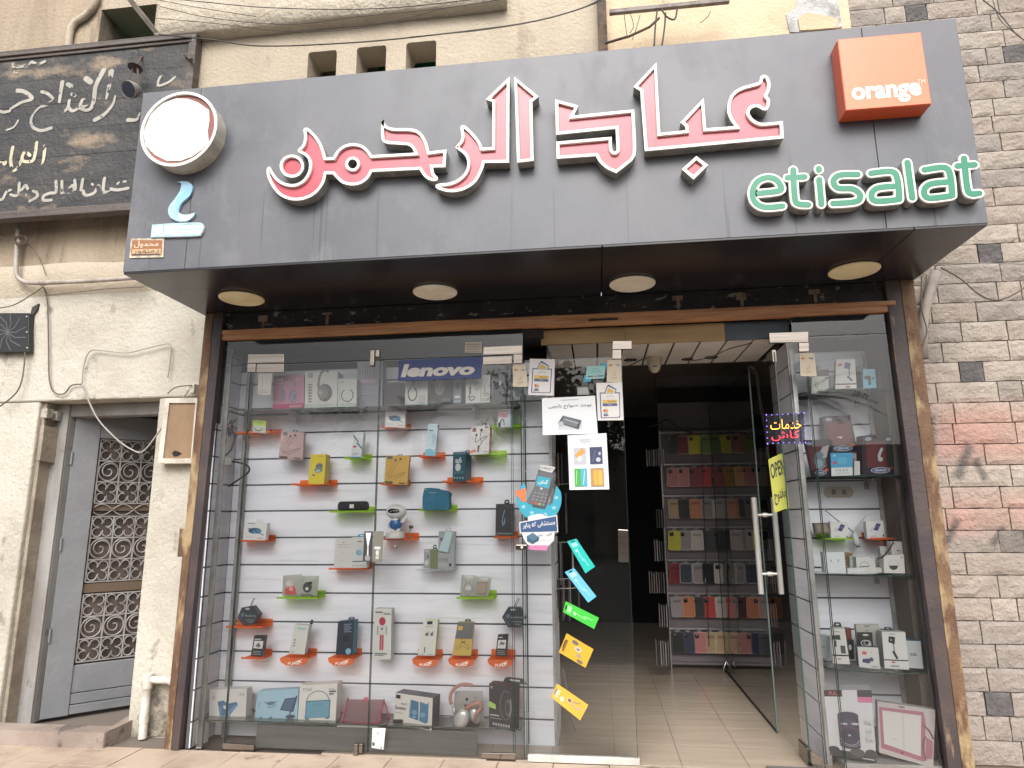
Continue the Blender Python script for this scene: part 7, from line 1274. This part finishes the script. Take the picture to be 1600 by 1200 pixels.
hang('yellow orange packet with keyring picture, lowest of the five on the glass', (197, 890, 225, 832, 361, 925, 325, 992), (.60, .36, .05), [('r', .2, .82, .75, .93, (.55, .45, .3)), ('e', .35, .7, .16, .07, (.58, .5, .38)), ('e', .58, .5, .16, .08, (.5, .4, .25)), ('e', .58, .5, .1, .05, (.15, .1, .05)), ('l', [(.6, .42), (.45, .25), (.55, .1)], .12, (.42, .33, .2)), ('l', [(.6, .4), (.8, .2)], .08, (.35, .25, .12))])

# ================================================================== ENTRANCE SIGNS
t = thing('open_sign', 'yellow hanging sign reading OPEN with Arabic below, inside the entrance', 'sign', at(1218, 800, .11))
fq = lambda c, y0, y1: [at(*fr('V', c[0], c[1]), y0), at(*fr('V', c[2], c[3]), y1), at(*fr('V', c[4], c[5]), y1), at(*fr('V', c[6], c[7]), y0)]
q = fq((1030, 850, 1130, 800, 1172, 1170, 1072, 1205), .115, .10); b = MB(); b.slab(q, (0, .003, 0), ink((.38, .38, .06), .5)); b.build('board', parent=t)
n_ = (q[1]-q[3]).cross(q[0]-q[2]).normalized(); n_ = n_ if n_.y < 0 else -n_
b = MB(); text(b, 'OPEN', [bil(q, .06, .9), bil(q, .98, .9), bil(q, .98, .62), bil(q, .06, .62)], ink((.02, .02, .02)), n_*.002, bold=.02); text(b, arabic('مفتوح'), [bil(q, .1, .38), bil(q, .9, .38), bil(q, .9, .12), bil(q, .1, .12)], ink((.02, .02, .02)), n_*.002, bold=.02); b.build('lettering', parent=t)
t = thing('neon_sign', 'lit LED sign with orange and red Arabic letters and blue dots inside the entrance', 'neon sign', at(1222, 690, .08)); NL = glow('led_orange', (1, .42, .05), 2.2); NR = glow('led_red', (1, .03, .06), 2.2); NBl = glow('led_blue', (.25, .15, 1), 2.5)
b = MB(); q = quad('_', (1197, 648, 1256, 645, 1258, 692, 1199, 694), .075); b.slab(q, (0, .004, 0), acrylic('acrylic_smoke', (.5, .5, .55), .95)); b.build('clear_board', parent=t)
b = MB(); text(b, arabic('خدمات'), [bil(q, .1, .82), bil(q, .92, .82), bil(q, .92, .48), bil(q, .1, .48)], NL, Vector((0, -.004, 0)), bold=-.012); b.build('upper_lettering', parent=t)
b = MB(); text(b, arabic('كاش'), [bil(q, .12, .42), bil(q, .85, .42), bil(q, .85, .1), bil(q, .12, .1)], NR, Vector((0, -.004, 0)), bold=-.012); b.build('lower_lettering', parent=t)
b = MB()
for k in range(8):
    u = k/7; 
    for v in (.02, .98): b.ball(bil(q, u, v)+Vector((0, -.006, 0)), .0028, NBl, 6, 4)
for k in range(6):
    for u in (.0, 1): b.ball(bil(q, u, k/5)+Vector((0, -.006, 0)), .0028, NBl, 6, 4)
b.build('blue_dots', parent=t)
# ================================================================== GOODS, RIGHT DISPLAY
RY = .13
carton('earphone_box', 'pale greenish white box partly behind the tag on the top right shelf', 'box', 'S', (222, 318, 340, 310, 350, 425, 222, 438), .12, .08, (.48, .48, .42), [('e', .3, .5, .16, .2, (.35, .35, .32)), ('l', [(.2, .6), (.3, .3), (.45, .2)], .03, G2), ('e', .9, .88, .06, .06, K), *[('r', .55, .2+.13*i, .8, .22+.13*i, G1) for i in range(5)], ('r', .85, .1, .97, .22, G2)])
carton('cable_box', 'dark box behind the pale box on the top right shelf', 'box', 'S', (240, 275, 340, 262, 348, 310, 245, 318), .2, .05, (.10, .09, .08))
carton('phone_holder_box', 'tall white box with a blue phone holder and black belt on the top right shelf', 'box', 'S', (400, 192, 535, 188, 548, 408, 392, 412), (.10, .08), .09, (.60, .58, .54), [('r', 0, .16, 1, .2, K), ('p', [(.42, .7), (.46, .9), (.76, .86), (.72, .66)], (.05, .06, .17)), ('l', [(.66, .66), (.68, .5), (.66, .42)], .04, (.07, .08, .18)), ('l', [(.6, .42), (.78, .3)], .1, (.06, .07, .14)), ('r', .1, .78, .32, .86, (.5, .12, .08)), ('r', .5, .06, .68, .12, (.45, .12, .12))], side=(.42, .40, .36))
carton('earphone_pack', 'blue pack with a black neckband on the top right shelf', 'packet', 'S', (592, 262, 680, 262, 690, 395, 595, 400), .10, .03, (.12, .36, .48), [('e', .35, .55, .28, .1, K), ('r', .4, .15, .6, .5, K), ('l', [(.1, .8), (.5, .9), (.9, .75), (.6, .65), (.1, .75)], .06, (.3, .32, .33)), ('e', .78, .5, .12, .08, G2)])
carton('dark_box', 'dark translucent box right of the blue pack on the top right shelf', 'box', 'S', (702, 268, 760, 268, 762, 402, 704, 400), .16, .06, (.10, .105, .11))
carton('dark_box', 'narrow dark box left of the blue pack on the top right shelf', 'box', 'S', (548, 232, 592, 228, 592, 402, 552, 404), .18, .05, (.06, .06, .065))
wine = lambda logo=1: [('r', .0, .0, 1, .16, (.02, .015, .03)), ('e', .2, .9, .12, .05, (.25, .25, .3)), ('r', .12, .18, .88, .82, (.11, .025, .03)), ('e', .55, .1, .3, .075, (.45, .48, .55)), ('e', .55, .1, .27, .06, (.04, .06, .14)), ('t', 'GRAND', .36, .07, .74, .13, (.5, .52, .56), .03), ('e', .86, .17, .1, .035, (.55, .12, .06))]
carton('mouse_box', 'dark red mouse box standing behind and above the others on the second right shelf', 'box', 'S', (302, 602, 500, 595, 558, 855, 330, 865), .22, .07, (.04, .018, .025), wine()+[('p', [(.38, .42), (.6, .42), (.52, .36)], (.5, .48, .46))], side=(.03, .01, .02))
carton('mouse_box', 'black and red mouse box with a silver mouse, left on the second right shelf', 'box', 'S', (160, 775, 362, 768, 350, 1035, 218, 1038), (.14, .08), .05, (.03, .02, .03), wine()+[('e', .55, .42, .26, .25, (.14, .2, .24)), ('p', [(.45, .5), (.7, .8), (.95, .84), (.85, .5)], (.40, .38, .38)), ('e', .5, .35, .2, .12, (.25, .36, .4)), ('l', [(.3, .25), (.6, .2), (.85, .3)], .04, (.35, .3, .3))])
carton('mouse_box', 'dark red mouse box with a grey mouse at the right of the second right shelf', 'box', 'S', (588, 742, 798, 720, 825, 1020, 590, 1022), (.10, .14), .06, (.035, .018, .025), wine()+[('l', [(.62, .62), (.52, .45), (.58, .35)], .08, (.42, .42, .42)), ('e', .56, .37, .08, .06, (.4, .4, .4)), ('r', .76, .16, 1, .95, (.025, .025, .028)), ('e', .86, .85, .09, .04, (.3, .3, .32))])
carton('charger_box', 'sky blue and white box in front on the second right shelf', 'box', 'S', (358, 868, 515, 865, 518, 1028, 366, 1034), .08, .05, (.04, .30, .52), [('r', 0, 0, 1, .36, (.60, .62, .62)), ('e', .18, .58, .09, .07, (.5, .05, .1)), ('r', .32, .5, .75, .8, (.08, .36, .56)), ('r', .1, .85, .25, .92, (.3, .5, .62)), *[('e', .25+.16*i, .24, .05, .05, (.35, .4, .42)) for i in range(4)], ('r', .2, .1, .85, .12, (.4, .42, .42))], side=(.03, .22, .42))
carton('small_card', 'small white card beside the sky blue box', 'card', 'S', (530, 925, 570, 925, 572, 1025, 530, 1028), .1, .02, (.5, .5, .48))
# ledges and boxes, third group
tray('T', (330, 442, 580, 452), 'g', 'green ledge in the right display carrying a white phone box', Yw=RB-.005); tray('T', (722, 440, 940, 470), 'o', 'orange ledge in the right display carrying a white phone box', Yw=RB-.005)
phn = [('p', [(.35, .5), (.62, .88), (.85, .8), (.62, .42)], (.07, .04, .16)), ('p', [(.12, .4), (.3, .66), (.55, .72), (.35, .45)], (.50, .5, .53)), ('r', .86, .06, .96, .18, G2), ('r', .2, .12, .5, .15, G1), ('l', [(.6, .7), (.7, .62)], .03, (.3, .28, .4))]
carton('phone_box', 'white box with a violet phone on the green ledge of the right display', 'box', 'T', (420, 300, 568, 305, 580, 448, 428, 442), RY+.1, .04, (.60, .60, .60), phn); carton('phone_box', 'white box with a violet phone on the orange ledge of the right display', 'box', 'T', (722, 298, 872, 292, 890, 436, 738, 448), RY+.1, .04, (.60, .60, .60), phn)
carton('wallet_box', 'brown and white box at the left end of the green ledge', 'box', 'T', (282, 312, 400, 310, 425, 398, 300, 402), RY+.1, .04, (.14, .11, .085), [('r', .15, .15, .9, .85, (.25, .20, .15))])
wire([at(*fr('T', *p), .3) for p in ((370, 195), (460, 270), (540, 330), (600, 375), (620, 395))], .004, 'grey lead slanting down to the white plug in the right display', ink((.25, .25, .25))); wire([at(*fr('T', *p), .3) for p in ((725, 250), (680, 310), (640, 360), (620, 395))], .004, 'white lead coming from the right to the hanging plug', ink((.5, .5, .5)))
t = thing('hanging_socket', 'white extension plug hanging on its leads in the right display', 'plug', at(*fr('T', 645, 510), .28)); b = MB(); b.tube([at(*fr('T', *p), .28) for p in ((620, 395), (630, 420), (645, 480), (655, 505))], [.012, .018, .02, .018], 10, ink((.5, .5, .5))); b.build('plug_body', parent=t, smooth='all')
b = MB(); b.tube([at(*fr('T', 655, 500), .28), at(*fr('T', 660, 518), .28)], .013, 8, ink((.1, .1, .1))); b.build('plug_face', parent=t)
wire([at(*fr('T', *p), .06) for p in ((1047, 0), (1040, 120), (1020, 240), (990, 330), (965, 450), (935, 520), (890, 580), (860, 605), (820, 620))], .004, 'black lead hanging through the right display down to the white boxes', ink((.02, .02, .02)))
wb3 = (.56, .56, .54)
carton('earbuds_box', 'square white earbuds box with tiny earbuds at the left of the third right shelf', 'box', 'T', (360, 560, 540, 558, 556, 742, 376, 735), .07, .05, (.62, .66, .68), [('e', .34, .58, .03, .06, G1), ('e', .68, .6, .03, .06, G1), ('l', [(.34, .58), (.37, .5)], .02, G1), ('l', [(.68, .6), (.64, .5)], .02, G1)])
carton('perfume_box', 'gold brown box behind the square white earbuds box', 'box', 'T', (545, 560, 615, 565, 600, 680, 552, 680), .18, .05, (.28, .18, .08), [('r', .1, .5, .9, .9, (.16, .10, .05))])
carton('earbuds_box', 'white box with an open earbuds case, middle of the third right shelf', 'box', 'T', (640, 600, 800, 592, 816, 745, 650, 748), .09, .05, wb3, [('o', .42, .45, .24, .24, .03, 0, 180, G1), ('r', .18, .4, .66, .45, (.08, .08, .08)), ('r', .75, .9, .95, .94, G1)])
carton('small_box', 'low white box in front on the third right shelf', 'box', 'T', (568, 698, 716, 695, 712, 748, 572, 742), .055, .04, (.6, .6, .6)); carton('small_box', 'plain white box behind the left of the open earbuds case box', 'box', 'T', (588, 600, 640, 598, 648, 700, 592, 700), .14, .04, (.5, .5, .47), [('r', .1, .8, .9, .86, G1)])
carton('earbuds_box', 'white box with a black round charging case at the right of the third right shelf', 'box', 'T', (875, 588, 1050, 582, 1058, 742, 882, 738), (.075, .085), .05, (.62, .61, .58), [('e', .46, .46, .26, .3, (.45, .45, .44)), ('e', .46, .46, .23, .27, (.6, .59, .57)), ('p', [(.24, .42), (.68, .42), (.62, .25), (.46, .17), (.3, .25)], (.03, .03, .03)), ('r', .82, .82, .92, .9, G1)])
carton('cable_box', 'tall white box with small print behind the charging case box', 'box', 'T', (938, 468, 1115, 472, 1140, 742, 960, 742), (.14, .16), .04, (.54, .52, .49), [('r', .25, .7, .38, .73, K), ('t', 'TYPE-C', .42, .7, .85, .74, G1), ('r', .1, .9, .2, .94, G1), ('r', .75, .9, .92, .94, G1)])
carton('cable_box', 'small white box squeezed left of the tall box on the third right shelf', 'box', 'T', (842, 510, 940, 512, 950, 690, 868, 690), .2, .04, (.46, .46, .44), [('r', .3, .7, .8, .76, G1)]); carton('small_box', 'low white box lying beside the charging case box', 'box', 'T', (810, 690, 878, 692, 880, 735, 812, 738), .1, .04, (.5, .49, .46))
# lowest shelf of the right display
carton('charger_box', 'plain pale box at the far left of the lowest right shelf', 'box', 'U', (285, 175, 385, 170, 385, 342, 285, 340), .2, .06, (.42, .46, .46), [('r', .2, .5, .6, .54, G2)])
carton('car_charger_box', 'white box with a black gadget and belt at the left of the lowest right shelf', 'box', 'U', (388, 108, 500, 112, 540, 390, 408, 385), (.09, .07), .07, (.60, .59, .56), [('r', 0, .22, 1, .26, K), ('p', [(.0, .68), (.1, .8), (.6, .82), (.62, .68)], (.04, .045, .05)), ('r', .15, .48, .32, .66, (.05, .055, .06)), ('r', .55, .3, .85, .52, (.07, .08, .1)), ('r', .3, .12, .5, .16, (.35, .2, .2)), ('r', .2, .9, .6, .92, G1)], tab=(.25, .85, .13), tabcol=K)
carton('red_box', 'dark red box behind the car charger box', 'box', 'U', (515, 108, 550, 108, 556, 195, 520, 198), .2, .04, (.18, .04, .03)); carton('dark_box', 'black box behind and right of the car charger box', 'box', 'U', (525, 195, 570, 198, 572, 350, 535, 350), .19, .04, (.03, .03, .035), [('e', .3, .6, .3, .14, (.5, .5, .5))])
carton('earphone_pack', 'pale grey blister pack behind the black hang card', 'packet', 'U', (585, 80, 765, 80, 800, 270, 610, 275), .16, .03, (.42, .41, .38), [('r', .35, .92, .6, .96, G2), ('e', .45, .75, .08, .05, (.3, .3, .28))])
carton('cable_card', 'black hang card with a looped silver cable', 'packet', 'U', (608, 142, 715, 142, 722, 258, 612, 255), .11, .02, K, [('e', .5, .84, .22, .07, (.5, .5, .5)), ('o', .45, .28, .3, .2, .06, 0, 360, (.4, .42, .42)), ('o', .6, .3, .25, .16, .05, 0, 360, (.45, .45, .45)), ('e', .75, .2, .12, .1, (.45, .45, .45))])
carton('speaker_box', 'white box with a violet speaker and red dot, middle of the lowest right shelf', 'box', 'U', (598, 252, 762, 260, 776, 428, 612, 412), (.075, .06), .06, (.58, .57, .56), [('p', [(.18, .25), (.2, .42), (.52, .46), (.56, .3), (.5, .22)], (.06, .05, .12)), ('e', .62, .42, .1, .1, (.08, .07, .15)), ('r', .2, .64, .42, .78, (.6, .12, .1)), ('r', .6, .08, .9, .11, G2), ('e', .65, .75, .02, .04, G1), ('e', .3, .84, .02, .03, G1)], side=(.08, .08, .085))
carton('phone_holder_box', 'tall white box with a black phone holder, right part of the lowest right shelf', 'box', 'U', (788, 135, 972, 138, 1004, 432, 812, 422), (.07, .07), .07, (.62, .62, .60), [('r', 0, .22, 1, .25, K), ('p', [(.24, .72), (.28, .88), (.54, .86), (.5, .66)], (.03, .03, .03)), ('l', [(.44, .66), (.46, .56), (.45, .48)], .03, K), ('l', [(.42, .46), (.54, .3)], .1, (.04, .04, .045)), ('e', .36, .78, .04, .03, (.3, .3, .3)), ('r', .3, .16, .45, .2, (.4, .12, .12)), ('r', .3, .93, .55, .95, G1), ('r', .25, .06, .6, .1, G1)], side=(.44, .44, .42), tab=(.3, .65, .08), tabcol=K)
carton('hub_box', 'white box with a blue side lettered KER, rightmost on the lowest right shelf', 'box', 'U', (975, 205, 1092, 210, 1115, 425, 1000, 418), (.12, .09), .07, (.55, .57, .58), [('t', 'KER', .22, .45, .68, .55, G2, .03)], side=(.02, .17, .34))
carton('party_speaker_box', 'tall white party speaker box with a pink label standing on the right display floor', 'box', 'U', (335, 590, 708, 590, 750, 1158, 388, 1098), (.08, .03), .12, (.58, .58, .60), [('r', 0, .9, .38, 1.0, (.04, .02, .025)), ('t', 'FULL', .1, .92, .32, .98, (.4, .12, .15), .03), ('r', .7, .82, 1, .9, (.55, .18, .32)), ('r', .7, .9, 1, 1, (.05, .045, .05)), ('r', 0, 0, 1, .1, (.05, .05, .055)), ('e', .1, .1, .12, .05, (.05, .05, .055)), ('e', .9, .1, .14, .07, (.07, .07, .075)), ('e', .6, .1, .16, .06, (.1, .1, .1)), ('e', .46, .63, .22, .05, (.06, .055, .09)), ('r', .24, .18, .68, .63, (.06, .055, .09)), ('e', .46, .18, .22, .04, (.06, .055, .09)), ('e', .46, .52, .2, .05, (.09, .085, .13)), ('e', .36, .5, .08, .015, (.5, .5, .55)), ('e', .6, .51, .08, .015, (.5, .5, .55)), ('e', .46, .4, .19, .075, (.12, .06, .1)), ('e', .46, .36, .2, .08, (.05, .045, .08)), ('e', .46, .34, .035, .015, (.4, .4, .42)), ('o', .46, .3, .2, .1, .015, 190, 350, (.4, .4, .45)), ('o', .46, .24, .2, .06, .012, 190, 350, (.3, .3, .36)), *[('r', .82, y, .97, y+.05, (.44, .44, .45)) for y in (.28, .4, .52)], *[('r', .83, y+.006, .96, y+.044, (.6, .6, .6)) for y in (.28, .4, .52)], ('r', .7, .03, .95, .045, (.5, .5, .5)), *[('r', .86, y+.018, .93, y+.03, G1) for y in (.28, .4, .52)]])
carton('tablet_pack', 'large white card pack with a pink tablet case leaning on the right display floor', 'packet', 'U', (755, 680, 1208, 745, 1190, 1200, 770, 1080), (.06, .03), .05, (.46, .42, .42), [('p', [(.02, .9), (.8, .93), (.84, .75), (.84, .06), (.04, .1)], (.36, .15, .20)), ('p', [(.08, .84), (.76, .86), (.77, .14), (.1, .2)], (.56, .55, .53)), ('p', [(.42, .85), (.46, .85), (.48, .17), (.44, .17)], (.50, .485, .47)), ('e', .42, .96, .06, .02, (.2, .15, .15)), ('l', [(.8, .7), (.9, .62), (.98, .5)], .035, (.16, .08, .1)), ('l', [(.84, .5), (.8, .35), (.86, .1)], .03, (.2, .1, .12)), ('p', [(.85, .5), (.97, .45), (.98, .15), (.86, .12)], (.38, .16, .22)), ('e', .43, .12, .02, .02, (.15, .05, .08)), ('r', .25, .33, .34, .34, (.3, .3, .3))])
# clear bag hanging under the ceiling of the right display, and long tube
packet('wrinkled dull bag hanging at the top of the right display', 'S', (440, -25, 560, -20, 575, 45, 425, 50), .2, (.14, .14, .10), [])
b = MB(); pts = [at(*fr('V', *p), .8) for p in ((905, 225), (935, 240), (955, 290), (975, 450), (1010, 640), (1035, 840))]; b.tube(pts, .012, 8, mat('grey_hose', (.22, .20, .18), .5)); b.build('hose', smooth='all', label='grey plastic hose curving down inside the entrance', cat='hose')
# pipe and cables outside right post
b = MB(); b.tube([at(x, y, .06) for x, y in ((1462, 425), (1455, 450), (1446, 480), (1440, 520), (1442, 560))], .03, 8, mat('grey_pipe', (.32, .28, .25), .7, c2=(.2, .17, .15))); b.build('wrapped_pipe', smooth='all', label='grey wrapped pipe emerging under the sign box beside the stone wall', cat='pipe')
wire([at(x, y, .03) for x, y in ((1470, 418), (1500, 435), (1530, 460), (1555, 469), (1580, 462), (1606, 445))], .005, 'brown cable sagging across the stone wall from under the sign box', ink((.10, .075, .055)))
wire([at(x, y, .0) for x, y in ((1440, 430), (1440, 480), (1446, 505), (1448, 520), (1440, 545), (1436, 552))], .004, 'thin cable looping at the top of the right frame post', ink((.10, .075, .055)))
wire([at(x, y, .05) for x, y in ((1448, 430), (1444, 470), (1452, 500), (1446, 520))], .003, 'second thin cable beside the wrapped pipe', ink((.07, .055, .045)))
wire([at(1435, 412, .08), at(1540, 411, .08), at(1610, 413, .08)], .003, 'thin straight wire running across the stones under the sign box', ink((.2, .18, .16)), sm=False)
b = MB(); p = atz(975, 1193, 0); b.box(atz(1196, 1199, 0).x, atz(1290, 1199, 0).x, -.03, .02, .001, .012, mat('door_mat', (.12, .11, .11), .9)); b.build('floor_strip', label='dark flat floor strip across the foot of the open glass door', cat='threshold')

# ================================================================== OPPOSITE SIDE OF THE STREET (seen only as reflections)
M_lf = [mat('leaf_%d' % i, c, .6) for i, c in enumerate(((.035, .06, .02), (.055, .085, .03), (.02, .035, .012)))]
M_bark = mat('bark', (.10, .075, .055), .9, c2=(.06, .045, .035), ns=9, bump=1)
def tree(label, x, y, h, r, n):
    t = thing('street_tree', label, 'tree', (x, y, -.14), 'trees across the street'); b = MB(); b.tube([(x, y, -.14), (x+.1, y, h*.35), (x-.05, y+.05, h*.55), (x+.1, y, h*.8)], [.16, .12, .09, .03], 10, M_bark)
    for k in range(7): a = k*.9; b.tube([(x, y, h*(.35+.05*k)), (x+math.cos(a)*r*.5, y+math.sin(a)*r*.5, h*(.55+.05*k)), (x+math.cos(a)*r*.85, y+math.sin(a)*r*.8, h*(.6+.06*k))], [.06, .035, .012], 6, M_bark)
    b.build('trunk', parent=t, smooth='all'); b = MB(); cl = [(Vector((random.gauss(0, .45), random.gauss(0, .45), random.gauss(0, .4))), random.uniform(.25, .5)) for _ in range(26)]
    for i in range(n):
        c, s = random.choice(cl); d = Vector((random.gauss(0, 1), random.gauss(0, 1), random.gauss(0, 1))).normalized()*s*random.random()**.4; p = Vector((x, y, h*.72))+Vector(((c.x+d.x)*r, (c.y+d.y)*r, (c.z+d.z)*r*.8))
        u = Vector((random.gauss(0, 1), random.gauss(0, 1), random.gauss(0, 1))).normalized()*.10; v = u.orthogonal().normalized()*.05; b.add([p-u, p+v, p+u, p-v], [(0, 1, 2, 3)], M_lf[i % 3])
    b.build('crown', parent=t)
tree('leafy tree directly across the street from the door', -.9, -15, 5.2, 2.1, 4200); tree('tall loose tree across the street, left of the first', -9.5, -18, 5.0, 2.0, 2200)
def palm(label, x, y, h):
    t = thing('palm_tree', label, 'palm tree', (x, y, -.14), 'palms across the street'); b = MB(); b.tube([(x, y, -.14), (x+.05, y, h*.5), (x+.12, y, h)], [.2, .15, .13], 10, M_bark); b.build('trunk', parent=t, smooth='all'); b = MB()
    for k in range(22):
        a = k*2.4; el = random.uniform(-.3, 1.1); L_ = random.uniform(1.5, 2.1); P = [Vector((x+.12, y, h))+Vector((math.cos(a)*math.cos(el)*L_*s, math.sin(a)*math.cos(el)*L_*s, math.sin(el)*L_*s-.75*s*s*L_*.6)) for s in (0, .25, .5, .75, 1)]
        b.tube(P, [.02, .016, .012, .008, .003], 4, M_lf[1])
        for j in range(1, 22):
            s = j/22*4; i0 = min(3, int(s)); p = P[i0].lerp(P[i0+1], s-i0); d = (P[i0+1]-P[i0]).normalized(); sd_ = d.cross(Vector((0, 0, 1))).normalized()
            for sg_ in (-1, 1): e = p+(sd_*sg_*.38+d*.25+Vector((0, 0, -.1)))*(1-j/30); b.add([p, p+d*.05, e], [(0, 1, 2)], M_lf[j % 3])
    b.build('fronds', parent=t)
palm('palm across the street to the right', 5.3, -14, 4.4); palm('palm farther left across the street', -5.5, -16, 4.1)
ob = thing('building', 'long low plastered building across the street', 'building', (0, -24, -.14), None); b = MB(); b.box(-45, 45, -30, -24, -.14, 4.0, mat('far_plaster', (.35, .31, .26), .9, c2=(.28, .24, .2), ns=.7)); b.build('wall', parent=ob)
for k in range(16):
    b = MB(); x = -32+k*4.2; b.box(x, x+2.4, -24.05, -23.95, .1, 2.6, mat('far_shutter', (.05, .055, .06) if k % 2 else (.05, .055, .06), .5)); b.build('window', parent=ob)
